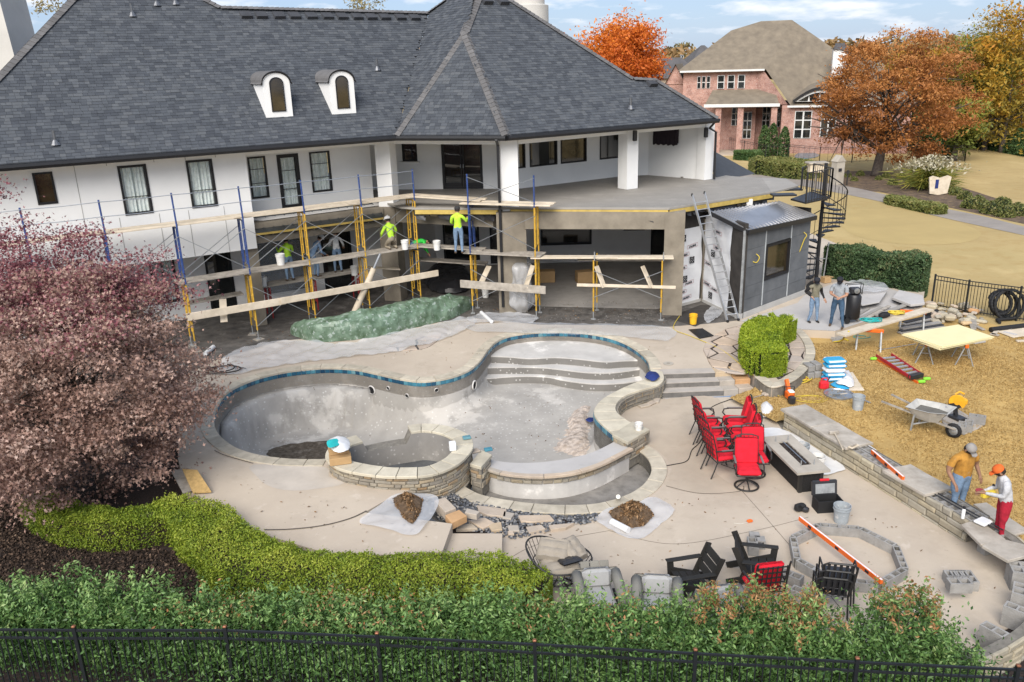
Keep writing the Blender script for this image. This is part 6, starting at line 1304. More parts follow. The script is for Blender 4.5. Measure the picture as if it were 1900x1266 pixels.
for k in range(9):t=(k+.5)/9;a=Vector(q[0]).lerp(Vector(q[3]),t);b=Vector(q[1]).lerp(Vector(q[2]),t);MB().bar((a.x,a.y,ZU+.02),(b.x,b.y,ZU+.02),.035,.015).build('slat','steel_dark',dr)
mc=thing('drain_cover','round metal drain cover set in the patio near the steps','drain cover',P(1240,675,ZU));m=MB();m.lathe([(.16,0),(.16,.012),(.13,.014),(0,.014)],20,P(1240,675,ZU-.005));m.build('plate','table_stone',mc);m=MB();m.lathe([(.06,.016),(.03,.018),(0,.018)],12,P(1240,675,ZU-.005));m.build('boss','cushion_tan',mc)
tag(MB().tube([P(1147,922,.06),P(1147,922,.25)],.05,12).build('filler_pipe','pvc'),'short capped pipe standing on the catch basin coping','pipe')
hc_=P(415,690,ZU);tag(cable('hose_coil',[hc_+Vector((.75*math.cos(a)*(1-.02*i),.30*math.sin(a)*(1+.05*math.sin(i)),.03+.004*i))for i,a in enumerate(np.linspace(0,14,30))],.022,'cable_dark'),'black hose coiled on the plastic beside the purple maple','hose')
ob_=thing('osb_sheet','two orange chipboard sheets leaning at the patio edge under the maple','sheet material',P(360,900,ZU));m=MB();q=[P(338,870,ZU+.25),P(366,872,ZU+.25),P(392,912,ZU+.06),P(358,914,ZU+.06)];m.add(q+[p-Vector((0,0,.03))for p in q],[(0,1,2,3),(4,5,6,7),(0,1,5,4),(1,2,6,5),(2,3,7,6),(3,0,4,7)]);m.build('board','osb',ob_);MB().bar(P(330,872,ZU+.1),P(352,912,ZU+.05),.3,.02).build('board','lumber_dirty',ob_)
for pts,lb,mt in(([(1262,585),(1250,610),(1285,625),(1340,650),(1390,690),(1420,715),(1445,735)],'yellow extension cord running from the porch past the steps','wire_yellow'),):
    tag(cable('power_cord',[P(x,y,ZU+.015)if y<695 else P(x,y,.2)for x,y in pts],.012,mt),lb,'cord')
tag(cable('power_cord',[P(x,y,.035)for x,y in((1210,868),(1250,862),(1275,855),(1284,835),(1300,818),(1325,770),(1318,758),(1345,745),(1370,742),(1430,770))],.012,'cable_dark'),'dark cord snaking over the lower patio past the red chairs','cord')
for i,(x,y)in enumerate(((1195,755),(1208,750),(1218,745))):tag(MB().rbox(P(x,y,.02)+Vector((0,0,.03)),(.3,.18,.05),.012,R(20+i*25)).build('loose_stone','flagstone'),['loose flat stone by the S-curved wall, lowest of three','loose flat stone by the S-curved wall, middle of three','loose flat stone by the S-curved wall, nearest the steps'][i],'stone')
# ---------------------------------------------------------------- red cushioned chairs
def red_chair(label,loc,rz,swivel=False,group='red cushioned chairs'):
    t=thing('patio_chair',label,'chair',loc,rz,group);b=lambda fn,nm,mt,sm=False:(lambda m:(fn(m),m.build(nm,mt,t,smooth=sm,local=True)))(MB())
    b(lambda m:m.rbox((0,.03,.47),(.54,.54,.12),.045),'seat_cushion','red_fabric');b(lambda m:m.rbox((0,-.27,.80),(.53,.11,.62),.045,0,R(12)),'back_cushion','red_fabric')
    b(lambda m:m.tube([(-.27,-.22,.42),(-.27,-.29,.8),(-.26,-.37,1.12),(-.12,-.39,1.16),(.12,-.39,1.16),(.26,-.37,1.12),(.27,-.29,.8),(.27,-.22,.42)],.016,6),'back_frame','iron');
    for x in(-.15,-.05,.05,.15):b(lambda m:m.bar((x,-.29,.46),(x,-.385,1.13),.014),'back_slat','iron')
    for z in(.6,.75,.9,1.03):b(lambda m:m.bar((-.26,-.30-(z-.6)*.17,z),(.26,-.30-(z-.6)*.17,z),.014),'back_slat','iron')
    b(lambda m:m.tube([(-.28,.29,.41),(.28,.29,.41),(.28,-.24,.41),(-.28,-.24,.41)],.016,6,True),'seat_frame','iron')
    for s_ in(-1,1):
        b(lambda m:m.tube([(s_*.28,-.3,.72),(s_*.31,-.1,.70),(s_*.31,.12,.69),(s_*.31,.27,.66),(s_*.31,.30,.56),(s_*.30,.22,.47),(s_*.29,.2,.41)],.02,6),'arm','iron');b(lambda m:m.bar((s_*.305,-.15,.725),(s_*.31,.2,.705),.045,.012),'arm_rest','iron_light')
        if not swivel:
            b(lambda m:m.tube([(s_*.26,.26,.41),(s_*.28,.31,.22),(s_*.27,.30,.05),(s_*.27,.33,.0)],.016,6),'leg','iron');b(lambda m:m.tube([(s_*.26,-.22,.41),(s_*.27,-.3,.2),(s_*.27,-.38,.0)],.016,6),'leg','iron')
    if swivel:
        b(lambda m:m.tube([(.27*math.cos(a),.27*math.sin(a),.025)for a in np.linspace(0,2*PI,21)[:-1]],.022,6,True),'base_ring','iron');b(lambda m:m.tube([(0,0,.15),(0,0,.4)],.035,8),'stem','iron')
        for k in range(5):a=2*PI*k/5+.4;b(lambda m:m.tube([(0,0,.18),(.12*math.cos(a),.12*math.sin(a),.12),(.27*math.cos(a),.27*math.sin(a),.03)],.016,6),'spoke','iron')
    else:b(lambda m:m.tube([(.27,.26,.16),(0,.02,.2),(-.27,.26,.16)],.01,5),'stretcher','iron')
    return t
lr=[(1311,812),(1319,831),(1327,852),(1336,876)]
for i,(x,y)in enumerate(lr):red_chair('red cushioned iron chair in the left row facing right, '+['farthest back','second from the back','third from the back','nearest the camera'][i],P(x,y,.024),R(-82+i*2))
for i,(x,y)in enumerate(((1362,811),(1369,829),(1378,848))):red_chair('red cushioned iron chair in the right row facing left, '+['farthest back','middle one','nearest the fire table'][i],P(x,y,.024),R(80))
red_chair('red swivel chair behind the foremost one, beside the fire table',P(1398,880,.024),R(178),True);red_chair('foremost red swivel chair on a round iron base',P(1385,903,.024),R(174),True)
# fire table
ft=thing('fire_table','long dark wicker fire table with stone top and lava rock burner','fire table',P(1450,880,.024));a,b=P(1416,852,.024),P(1477,915,.024);FT=VPlane(a,q=b);Lf=(b-a).length
m=MB();qbox(m,FT,.0,Lf,.06,.62,.03,.52);m.build('base','wicker',ft)
for u in(.03,Lf-.03):
    for o_ in(.09,.59):qbox(MB(),FT,u-.04,u+.04,o_-.04,o_+.04,.0,.53).build('corner_post','iron',ft)
def ftop(u0,u1,o0,o1):qbox(MB(),FT,u0,u1,o0,o1,.53,.585).build('table_top','table_stone',ft)
ftop(-.1,.25,-.06,.74);ftop(Lf-.25,Lf+.1,-.06,.74);ftop(.25,Lf-.25,-.06,.22);ftop(.25,Lf-.25,.46,.74)
qbox(MB(),FT,.25,Lf-.25,.22,.46,.50,.55).build('burner_pan','lava',ft);gg=np.random.default_rng(4);m=MB();tint=[]
for _ in range(160):
    c=FT.p(gg.uniform(.28,Lf-.28),gg.uniform(.24,.44),.56);r_=gg.uniform(.018,.035);m.add([(c.x+v[0]*r_,c.y+v[1]*r_,c.z+v[2]*r_)for v in oct_v],oct_f)
o=m.build('lava_rocks','lava',ft);o['kind']='stuff';MB().bar(FT.p(.3,.34,.6),FT.p(Lf-.3,.34,.6),.02,.02).build('burner','galv',ft)
for u in(.22,Lf-.22):
    for o_ in(.18,.5):MB().tube([FT.p(u,o_,.585),FT.p(u,o_,.72)],.012,6).build('guard_post','galv_dull',ft)
# open tool box, camera bag, plumb reel
tb=thing('tool_box','open black tool box with red latch on the lower patio','tool box',P(1534,945,.02),R(4));b=lambda fn,nm,mt:(lambda m:(fn(m),m.build(nm,mt,tb,local=True)))(MB())
for x0,x1,y0,y1 in((-.28,.28,-.16,-.14),(-.28,.28,.14,.16),(-.28,-.26,-.14,.14),(.26,.28,-.14,.14)):b(lambda m:m.bx(x0,x1,y0,y1,0,.28),'side','rubber')
b(lambda m:m.bx(-.26,.26,-.14,.14,.01,.03),'bottom','rubber');b(lambda m:m.rbox((0,.22,.42),(.58,.07,.34),.02,0,R(-12)),'lid','steel_dark');b(lambda m:m.rbox((0,.24,.60),(.22,.05,.06),.015),'latch','red_plastic');b(lambda m:m.rbox((0,.17,.42),(.44,.015,.22),.004,0,R(-12)),'tray','galv_dull')
cbg=thing('tool_bag','small black bag with strap at the end of the long spirit level','bag',P(1486,950,.02));MB().rbox(P(1484,948,.02)+Vector((0,0,.09)),(.26,.16,.17),.04,R(20)).build('pouch','rubber',cbg);MB().rbox(P(1494,950,.02)+Vector((0,0,.06)),(.14,.14,.12),.03,R(50)).build('side_pouch','steel_dark',cbg);MB().tube([P(1476,944,.04),P(1484,938,.25),P(1494,946,.05)],.015,6).build('strap','rubber',cbg)
rl=thing('chalk_reel','orange chalk reel lying alone on the lower patio','reel',P(1391,969,.02));MB().rbox(P(1391,969,.02)+Vector((0,0,.03)),(.13,.08,.06),.02,R(15)).build('case','orange',rl);cable('string',[P(1389,969,.04),P(1375,972,.03),P(1362,971,.03)],.004,'pvc',rl)
# ---------------------------------------------------------------- dark slatted armchairs
def slat_chair(label,loc,rz):
    t=thing('garden_armchair',label,'chair',loc,rz,'dark slatted armchairs');b=lambda fn,nm:(lambda m:(fn(m),m.build(nm,'adirondack',t,local=True)))(MB())
    for i in range(4):b(lambda m:m.rbox((0,.30-i*.165,.375-i*.035),(.6,.155,.03),.006,0,R(12)),'seat_slat')
    for i in range(3):b(lambda m:m.rbox((0,-.30-i*.075,.46+i*.185),(.62,.03,.175),.006,0,R(22)),'back_slat')
    for s_ in(-1,1):
        b(lambda m:m.bar((s_*.33,.40,.40),(s_*.33,-.62,.05),.035,.15),'side_rail');b(lambda m:m.bar((s_*.335,.33,.0),(s_*.335,.38,.60),.035,.14,(0,1,0)),'leg');b(lambda m:m.bar((s_*.33,-.2,.22),(s_*.33,-.5,.93),.035,.13,(0,1,0)),'back_post');b(lambda m:m.rbox((s_*.36,.06,.615),(.13,.80,.03),.006),'arm')
    return t
slat_chair('black slatted armchair facing left, left one of the pair',P(1284,1098,.02),R(102)).scale=(.88,)*3;slat_chair('black slatted armchair facing right, right one of the pair',P(1402,1074,.02),R(-104)).scale=(.88,)*3
# red strap chair, stack of chairs
sc_=thing('strap_chair','iron lattice chair with red cushion seen from behind at the shrubs','chair',P(1414,1128,.02),R(8));b=lambda fn,nm,mt:(lambda m:(fn(m),m.build(nm,mt,sc_,local=True)))(MB())
b(lambda m:m.rbox((0,.1,.46),(.56,.5,.1),.04),'seat_cushion','red_fabric');b(lambda m:m.rbox((0,-.13,.78),(.54,.1,.55),.04,0,R(8)),'back_cushion','red_fabric')
for i in range(7):x=-.27+i*.09;b(lambda m:m.bar((x,-.22,.42),(x,-.30,1.06),.02),'back_slat','iron')
for i in range(6):z=.48+i*.11;b(lambda m:m.bar((-.29,-.225-(z-.48)*.12,z),(.29,-.225-(z-.48)*.12,z),.02),'back_slat','iron')
for s_ in(-1,1):
    b(lambda m:m.tube([(s_*.29,-.2,.4),(s_*.3,-.31,1.08),(s_*.3,-.34,1.16)],.02,6),'back_post','iron');b(lambda m:m.tube([(s_*.3,-.25,.68),(s_*.32,.2,.68),(s_*.31,.3,.5)],.02,6),'arm','iron')
    for y in(-.2,.32):b(lambda m:m.tube([(s_*.27,y,.42),(s_*.28,y*1.15,0)],.018,6),'leg','iron')
for k in range(3):
    t=thing('stacking_chair',['lowest black mesh chair of the stack by the shrubs','middle black mesh chair of the stack by the shrubs','topmost black mesh chair of the stack by the shrubs'][k],'chair',P(1538,1128,.02)+Vector((k*.05,k*.02,k*.13)),R(-14),'stacked black mesh chairs');b=lambda fn,nm,mt:(lambda m:(fn(m),m.build(nm,mt,t,local=True)))(MB())
    b(lambda m:m.rbox((0,0,.42),(.5,.48,.03),.01),'seat','steel_dark');b(lambda m:m.tube([(-.26,-.22,.42),(-.28,-.3,.78),(-.2,-.33,.84),(.2,-.33,.84),(.28,-.3,.78),(.26,-.22,.42)],.02,6),'back_frame','iron')
    for i in range(5):b(lambda m:m.bar((-.2+i*.1,-.24,.44),(-.2+i*.1,-.325,.82),.05,.008),'back_slat','steel_dark')
    for s_ in(-1,1):b(lambda m:m.tube([(s_*.28,-.28,.68),(s_*.3,.12,.66),(s_*.28,.26,.4),(s_*.27,.3,0)],.017,6),'arm','iron');b(lambda m:m.tube([(s_*.26,-.2,.42),(s_*.27,-.32,0)],.017,6),'leg','iron')
# club chairs partly behind the shrubs
def club(label,loc,rz,slats=False):
    t=thing('club_chair',label,'chair',loc,rz,'grey outdoor club chairs');b=lambda fn,nm,mt,sm=False:(lambda m:(fn(m),m.build(nm,mt,t,smooth=sm,local=True)))(MB())
    b(lambda m:m.rbox((0,0,.2),(.8,.76,.26),.03),'base','adirondack');b(lambda m:m.rbox((0,.04,.4),(.54,.62,.15),.05),'seat_cushion','cushion_grey');b(lambda m:m.rbox((0,.3,.62),(.54,.16,.36),.06,0,R(-14)),'back_cushion','cushion_grey')
    for s_ in(-1,1):b(lambda m:m.lathe([(0,-.1),(.36,-.1),(.36,.0),(0,.0)],16,(0,0,0),0,PI)if False else m.tube([(s_*.36,.38,.66),(s_*.36,.1,.64),(s_*.36,-.25,.56),(s_*.36,-.38,.34)],[.1,.1,.09,.07],8),'arm','taupe',True)
    b(lambda m:m.rbox((0,.40,.6),(.82,.06,.3),.02),'back','taupe')
    if slats:
        for i in range(3):b(lambda m:m.rbox((-.18+i*.18,.47,.66),(.165,.03,.34),.006,0,R(-30)),'back_slat','taupe')
    return t
club('grey club chair with slatted back, leftmost of those by the shrubs',P(1112,1144,.02),R(4),True);club('grey club chair behind the shrubs, second from the basket chair',P(1218,1158,.02),R(-8));club('grey club chair behind the shrubs below the right black armchair',P(1335,1150,.02),R(12))if False else club('grey club chair mostly hidden by shrubs below the black armchairs',P(1345,1180,.02),R(10))
# round basket chair with cushions
bc=thing('basket_chair','round black iron basket chair piled with tan cushions','chair',P(1038,1092,.02));C_=Vector((0,0,0));b=lambda fn,nm,mt,sm=False:(lambda m:(fn(m),m.build(nm,mt,bc,smooth=sm,local=True)))(MB())
rim=lambda a:Vector((.62*math.cos(a),.55*math.sin(a),.66+.30*max(0,math.cos(a-R(165)))**1.2));bot=lambda a:Vector((.34*math.cos(a),.32*math.sin(a),.26))
b(lambda m:m.tube([rim(a)for a in np.linspace(0,2*PI,33)[:-1]],.018,6,True),'rim','iron');b(lambda m:m.tube([bot(a)for a in np.linspace(0,2*PI,25)[:-1]],.016,6,True),'lower_ring','iron');b(lambda m:m.tube([rim(a).lerp(bot(a),.5)*1.03 for a in np.linspace(0,2*PI,33)[:-1]],.01,5,True),'middle_ring','iron')
for k in range(30):a=2*PI*k/30;b(lambda m:m.tube([rim(a),rim(a).lerp(bot(a),.55)*1.03,bot(a)],.008,4),'rib','iron')
for k in range(4):a=PI/4+PI/2*k;b(lambda m:m.tube([(0,0,.3),(.2*math.cos(a),.2*math.sin(a),.12),(.34*math.cos(a),.34*math.sin(a),0)],.018,6),'leg','iron')
def tufted(c,d,rz,rx,nm,mt):
    m=MB();n_=12;M_=Matrix.Translation(c)@Matrix.Rotation(rz,4,'Z')@Matrix.Rotation(rx,4,'X');top=[]
    for j in range(n_+1):
        row=[]
        for i in range(n_+1):
            u,v=i/n_*2-1,j/n_*2-1;e=(1-abs(u)**6)*(1-abs(v)**6);z=d[2]*.5*e**.4*(.72+.28*abs(math.sin(u*4.7))*abs(math.sin(v*4.7)));row.append(M_@Vector((u*d[0]/2,v*d[1]/2,z)))
        top.append(row)
    for a,b_ in zip(top,top[1:]):m.strip(a,b_)
    bt=[[M_@Vector((i/n_*d[0]-d[0]/2,j/n_*d[1]-d[1]/2,-.02))for i in range(n_+1)]for j in range(n_+1)]
    for a,b_ in zip(bt,bt[1:]):m.strip(a,b_)
    m.build(nm,mt,bc,smooth=True,local=True)
tufted((.02,-.05,.55),(.72,.7,.3),.2,.05,'seat_cushion','cushion_tan');tufted((-.1,.14,.76),(.62,.46,.3),-.3,.5,'back_cushion','cushion_tan');tufted((.26,.18,.72),(.45,.52,.3),.7,.55,'side_cushion','cushion_tan');tufted((.18,-.12,.70),(.4,.4,.12),.4,-.3,'plastic_wrap','membrane')
# ================================================================ on the side lawn and slab
def sawhorse(label,loc,rz,top='orange',L_=.85,h=.72):
    t=thing('sawhorse',label,'sawhorse',loc,rz,'folding sawhorses');b=lambda fn,nm,mt:(lambda m:(fn(m),m.build(nm,mt,t,local=True)))(MB())
    b(lambda m:m.rbox((0,0,h-.06),(L_,.1,.12),.015),'beam',top)
    for x in(-L_*.42,L_*.42):
        for s_ in(-1,1):b(lambda m:m.bar((x,s_*.04,h-.08),(x*1.05,s_*.26,0),.045,.03),'leg','galv_dull')
        b(lambda m:m.bar((x*1.02,-.15,h*.5),(x*1.02,.15,h*.5),.02),'spreader','galv')
    return t
def board(a,b,w,t,material,label,cat,name='board',up=(0,0,1)):
    return tag(MB().bar(a,b,w,t,up).build(name,material),label,cat)
sawhorse('sawhorse with orange beam under the near end of the long plank',P(1610,648,.15),R(-20));sawhorse('sawhorse with orange beam under the far end of the long plank',P(1690,612,.15),R(-20))
pl_=board(P(1560,622,.9),P(1724,574,.9),.38,.05,'lumber','long pale plank laid over two sawhorses with hoses on it','plank','plank')
sawhorse('sawhorse under the left end of the foam boards',P(1712,668,.15),R(70),'orange',.9);sawhorse('sawhorse under the front of the foam boards',P(1757,682,.15),R(75),'orange',.9)if False else None
sawhorse('sawhorse under the right end of the foam boards',P(1785,672,.15),R(70),'orange',.9)
fbq=PP([(1676,620),(1778,603),(1842,625),(1748,644)],.98)
for i in range(4):
    q=[(p[0]+random.uniform(-.08,.08),p[1]+random.uniform(-.06,.06))for p in fbq]if i<3 else fbq;vs_,fs_2=poly_piece(q,.88+.03*i,.905+.03*i,.004);m=MB();m.add(vs_,fs_2);tag(m.build('foam_board','foam_board'),['bottom','second','third','top'][i]+' cream foam board of the stack on sawhorses','foam board','cream foam boards')
def coil(c,r0,r1,turns,r,material,label,dz=.02,squash=.55,name='hose'):
    n=turns*14;c=Vector(c);pts=[c+Vector((math.cos(a)*(r0+(r1-r0)*i/n)*(1+.12*math.sin(i*.7)),math.sin(a)*(r0+(r1-r0)*i/n)*squash*(1+.15*math.cos(i*.5)),dz*abs(math.sin(i*.37))+r))for i,a in enumerate(np.linspace(0,turns*2*PI,n))]
    return tag(MB().tube(pts,r,5).build(name,material,smooth=True),label,'hose')
coil(P(1615,596,.94),.12,.42,5,.016,'rope_teal','tangled teal air hose on the long plank',.06);coil(P(1662,583,.94),.1,.32,5,.022,'wire_yellow','yellow hose coiled on the far end of the plank',.07)
tag(MB().rbox(P(1640,590,.94)+Vector((0,0,.1)),(.42,.24,.2),.07,R(20)).build('tool_bag','rubber'),'black bag lying on the plank between the two hoses','bag')
tag(cable('hose',[P(1575,615,.95),P(1568,622,.7),P(1562,632,.3),P(1545,634,.17),P(1560,628,.17),P(1574,632,.18)],.03,'wire_yellow'),'yellow hose hanging off the near end of the plank','hose');coil(P(1596,626,.15),.2,.34,1,.012,'rope_teal','loop of teal hose on the grass below the plank',.02)
# compressor
ac=thing('air_compressor','black upright air compressor behind the two talking people','compressor',P(1578,598,ZU));c=P(1580,598,ZU);m=MB();m.lathe([(0,.12),(.2,.14),(.25,.22),(.25,.95),(.2,1.03),(0,1.05)],20,c);m.build('tank','black_metal',ac,smooth=40);MB().rbox(c+Vector((0,0,1.17)),(.36,.3,.2),.03).build('pump','steel_dark',ac);MB().tube([c+Vector((-.26,0,1.02)),c+Vector((-.28,0,1.38)),c+Vector((.28,0,1.4)),c+Vector((.26,0,1.02))],.018,6).build('cage','iron',ac);MB().tube([c+Vector((-.26,.18,1.02)),c+Vector((-.28,.18,1.38)),c+Vector((.28,.18,1.4)),c+Vector((.26,.18,1.02))],.018,6).build('cage','iron',ac)
for s_ in(-1,1):m=MB();m.M=Matrix.Translation(c+Vector((-.24,s_*.2,.11)))@Matrix.Rotation(PI/2,4,'X');m.lathe([(0,-.03),(.1,-.03),(.11,0),(.1,.03),(0,.03)],14);m.build('wheel','rubber',ac)
m=MB();m.M=Matrix.Translation(c+Vector((0,-.16,1.2)))@Matrix.Rotation(PI/2,4,'X');m.lathe([(0,0),(.1,0),(.1,.04),(0,.05)],14);m.build('fan_guard','galv',ac)
# planks and slabs on the side slab
for i,(a,b,w_,mt,lb)in enumerate((((1578,592),(1612,572),.12,'deck_board','grey composite board on the side slab, left of four'),((1590,594),(1636,570),.14,'deck_board','grey composite board on the side slab, second of four'),((1606,592),(1650,568),.14,'lumber_dirty','weathered board on the side slab, third of four'),((1628,586),(1690,562),.2,'deck_board','long dark grey board at the right edge of the side slab'))):board(P(*a,ZU+.03+.03*i),P(*b,ZU+.03+.03*i),w_,.04,mt,lb,'board')
for i in range(4):free_slab([(1582+i,558),(1612,534),(1646,540),(1632,560),(1600,566)],ZU+.08+i*.05,.045,['bottom','second','third','top'][i]+' grey slab of the stack behind the compressor','slab','slab_grey','grey slabs stacked behind the compressor')
for i in range(2):free_slab([(1655+i,552),(1668,538),(1712,548),(1716,562),(1690,565)],ZU+.14+i*.1,.09,['lower','upper'][i]+' pale slab lying at the right end of the side slab','slab','slab_grey','pale slabs by the hedge')
wrinkled('plastic_sheet',[(1560,532),(1600,520),(1640,528),(1646,540),(1600,545),(1565,545)],ZU+.3,.07,'film','crumpled clear plastic over the slabs by the long hedge','plastic sheet',.12,17)
for i,(a,b)in enumerate((((1540,626),(1578,604)),((1545,630),(1580,610)),((1548,634),(1566,624)))):board(P(*a,.2),P(*b,.2),.16,.04,'deck_board',['dark board lying on the grass edge near the slab corner','middle dark board lying on the grass edge near the slab corner','short dark board on the grass by the yellow hose'][i],'board')
for i in range(6):
    y=622-i*4;board(P(1668+i*2,y-4,.19+.035*(i%3)),P(1752-i*4,y-16,.19+.035*(i%3)),.2,.035,'steel_dark' if i%2 else 'deck_board','dark grey trim board in the bundle behind the foam boards','board','trim_board')['group']='trim boards behind the foam boards'
cbx=thing('cardboard_box','small open cardboard box on the slab below the spiral stair','box',P(1532,522,ZU));MB().rbox(P(1532,524,ZU)+Vector((0,0,.12)),(.34,.28,.24),.008,R(20)).build('carton','cardboard',cbx);MB().rbox(P(1532,524,ZU)+Vector((.17,-.05,.25)),(.12,.26,.01),.002,R(30)).build('flap','cardboard',cbx)
c=HF.p(LF+.12,-.3,ZU+.27);tag(MB().tube([c+HF.n*math.cos(a)*.24+Vector((0,0,math.sin(a)*.24))+HF.e*.05*math.sin(a)for a in np.linspace(0,2*PI,25)[:-1]],.06,8,True).build('tyre','rubber',smooth=40),'small black tyre leaning at the right corner of the lean-to','tyre')
lf=thing('trestle','pale metal trestle leaning at the foot of the spiral stair','trestle',P(1515,515,ZU))
for x in(1508,1528):MB().tube([P(x,514,ZU),P(x+4,514,ZU)+Vector((0,0,1.5))],.03,6).build('leg','galv_dull',lf)
MB().tube([P(1508,514,ZU)+Vector((0,0,.8)),P(1528,514,ZU)+Vector((0,0,.8))],.025,6).build('rung','galv_dull',lf)
# extension ladder against the deck
la=thing('extension_ladder','aluminium extension ladder leaning on the deck edge above the lean-to','ladder',P(1362,588,ZU));b0,b1=P(1350,598,ZU),P(1370,595,ZU);t0,t1=CAM+ray(1284,362)*(30.3/ray(1284,362).y),CAM+ray(1307,358)*(30.5/ray(1307,358).y)
for a,b in((b0,t0),(b1,t1)):
    MB().bar(a,b,.035,.08).build('rail','aluminium',la);MB().rbox(a+Vector((0,0,.04)),(.09,.1,.1),.02).build('foot','rubber',la);MB().rbox(b,(.06,.06,.12),.02).build('end_cap','rubber',la)
for k in range(1,18):MB().tube([b0.lerp(t0,k/18.2),b1.lerp(t1,k/18.2)],.018,6).build('rung','aluminium',la)
# ladder lying on the grass
rl_=thing('step_ladder','red fibreglass ladder lying on the dry lawn','ladder',P(1665,680,.15));A0,A1,B0,B1=P(1626,660,.3),P(1654,658,.3),P(1689,700,.3),P(1710,695,.3)
for a,b,mt in((A0,B0,'fiberglass'),(A1,B1,'fiberglass'),(A0-Vector((0,0,.12)),B0+Vector((.15,-.2,-.12)),'orange')):MB().bar(a,b,.03,.09).build('rail',mt,rl_)
for k in range(1,7):MB().bar(A0.lerp(B0,k/7),A1.lerp(B1,k/7),.09,.03).build('rung','aluminium',rl_)
MB().bar(B0,B1,.16,.12).build('top_step','steel_dark',rl_)
for p in(A0+Vector((-.1,-.05,-.08)),B0.lerp(B1,.4)+Vector((.1,-.25,-.08)),B1+Vector((.1,-.15,-.08))):MB().rbox(p,(.22,.1,.1),.03).build('foot','lime_plastic',rl_)
tag(MB().tube([P(1630,650,.17),P(1700,638,.17)],.015,6).build('metal_pipe','galv'),'thin metal pipe on the lawn in front of the foam boards','pipe')
# bags, blocks, gas can, saw, lid
for i in range(5):
    p=P(1545+(i%2),706,.15)+Vector((0,0,.08+.14*i));m=MB();m.rbox(p,(.62,.42,.145),.06,R(4-3*(i%2)));t=m.build('cement_bag','bag_blue' if i not in(2,)else 'plastic_white',smooth=30);tag(t,['lowest','second','third, white','fourth','topmost'][i]+' bag of the blue and white stack on the lawn','bag','stacked bags on the lawn');MB().rbox(p+Vector((0,0,.03)),(.5,.43,.05),.01,R(4-3*(i%2))).build('print_band','bright_white',t)
wrinkled('empty_bag',[(1556,708),(1566,694),(1578,696),(1584,720),(1560,722),(1550,716)],.16,.08,'plastic_white','empty white and blue bag crumpled beside the stack','bag',.07,19,.2);wrinkled('empty_bag',[(1540,716),(1556,712),(1578,722),(1560,725)],.16,.06,'bag_blue','crumpled blue bag at the foot of the stack','bag',.06,20,.08)
for i,(x,y,z)in enumerate(((1499,700,0),(1512,698,0),(1499,698,.2),(1512,695,.2))):
    tag(MB().rbox(P(x,y,.15)+Vector((0,0,.1+z)),(.22,.38,.19),.012,R(12)).build('paver_block','block'),['lower left','lower right','upper left','upper right'][i]+' grey block of the small stack next to the blue bags','block','grey blocks by the bags')
free_slab([(1556,694),(1582,690),(1604,724),(1576,724)],.19,.02,'plywood sheet lying on the lawn by the blue bags','plywood','lumber',None,'plywood_sheet')
gc=thing('fuel_can','red fuel can on the grass before the blue bags','fuel can',P(1527,722,.15));c=P(1528,722,.15);MB().rbox(c+Vector((0,0,.13)),(.28,.2,.26),.05,R(10)).build('tank','red_plastic',gc);MB().tube([c+Vector((-.1,0,.26)),c+Vector((-.05,0,.34)),c+Vector((.08,0,.34)),c+Vector((.1,0,.26))],.02,6).build('handle','red_plastic',gc);MB().tube([c+Vector((.1,0,.25)),c+Vector((.16,0,.38))],.02,6).build('spout','print_black',gc)
cs=thing('cut_off_saw','orange and black power saw standing on the lawn by the steps','saw',P(1464,745,.15));c=P(1465,746,.15);MB().rbox(c+Vector((0,.05,.2)),(.2,.34,.28),.06,R(8)).build('engine','orange',cs);MB().rbox(c+Vector((0,-.16,.13)),(.18,.2,.24),.04,R(8)).build('starter_housing','steel_dark',cs);MB().bar(c+Vector((0,.1,.25)),c+Vector((-.02,.35,.55)),.09,.12).build('arm','orange',cs);MB().tube([c+Vector((-.14,.1,.15)),c+Vector((-.16,.05,.45)),c+Vector((.12,.05,.45)),c+Vector((.14,.1,.15))],.016,6).build('handle','iron',cs);MB().rbox(c+Vector((.02,.0,.33)),(.16,.2,.05),.02).build('cover','bright_white',cs)
ld=thing('mortar_board','round grey mortar board with a trowel on it on the lawn','mortar board',P(1556,733,.15));m=MB();m.lathe([(0,.02),(.38,.02),(.40,.05),(.42,.05),(.42,0),(0,0)],24,P(1556,733,.16));m.build('disc','galv',ld,smooth=30);m=MB();c=P(1552,733,.2);m.add([c+Vector((-.1,-.05,0)),c+Vector((-.1,.06,0)),c+Vector((.12,.03,.01)),c+Vector((.12,-.04,.01))],[(0,1,2,3)]);m.build('trowel_blade','mortar_wet',ld);MB().tube([c+Vector((.1,0,.02)),c+Vector((.3,-.02,.05))],.018,6).build('trowel_handle','lumber_dirty',ld)
board(P(1585,736,.2),P(1615,748,.18),.05,.03,'galv','flat metal bar behind the grey bucket on the lawn','bar')
coil(P(1487,707,.16),.1,.3,4,.016,'wire_yellow','yellow hose coiled at the edge of the paver border',.08,.7);coil(P(1502,740,.16),.25,.55,2,.01,'wire_yellow','thin yellow cord looped loosely on the lawn',.01,.6,'cord')
tag(MB().rbox(P(1493,704,.2),(.3,.1,.07),.03,R(-30)).build('hand_tool','red_plastic'),'red tool handle lying on the coiled yellow hose','tool')
gg=np.random.default_rng(12)
for i,(x,y)in enumerate(((1420,728),(1432,724),(1444,720),(1424,734),(1438,729),(1452,716))):
    m=MB();m.rbox(P(x,y,.15)+Vector((0,0,.05)),(.26+.1*gg.random(),.2,.09),.03,gg.uniform(0,3));tag(m.build('rubble_stone','flagstone'),ORD[i]+' broken grey stone of the low line beside the steps','stone','rubble stones beside the steps')
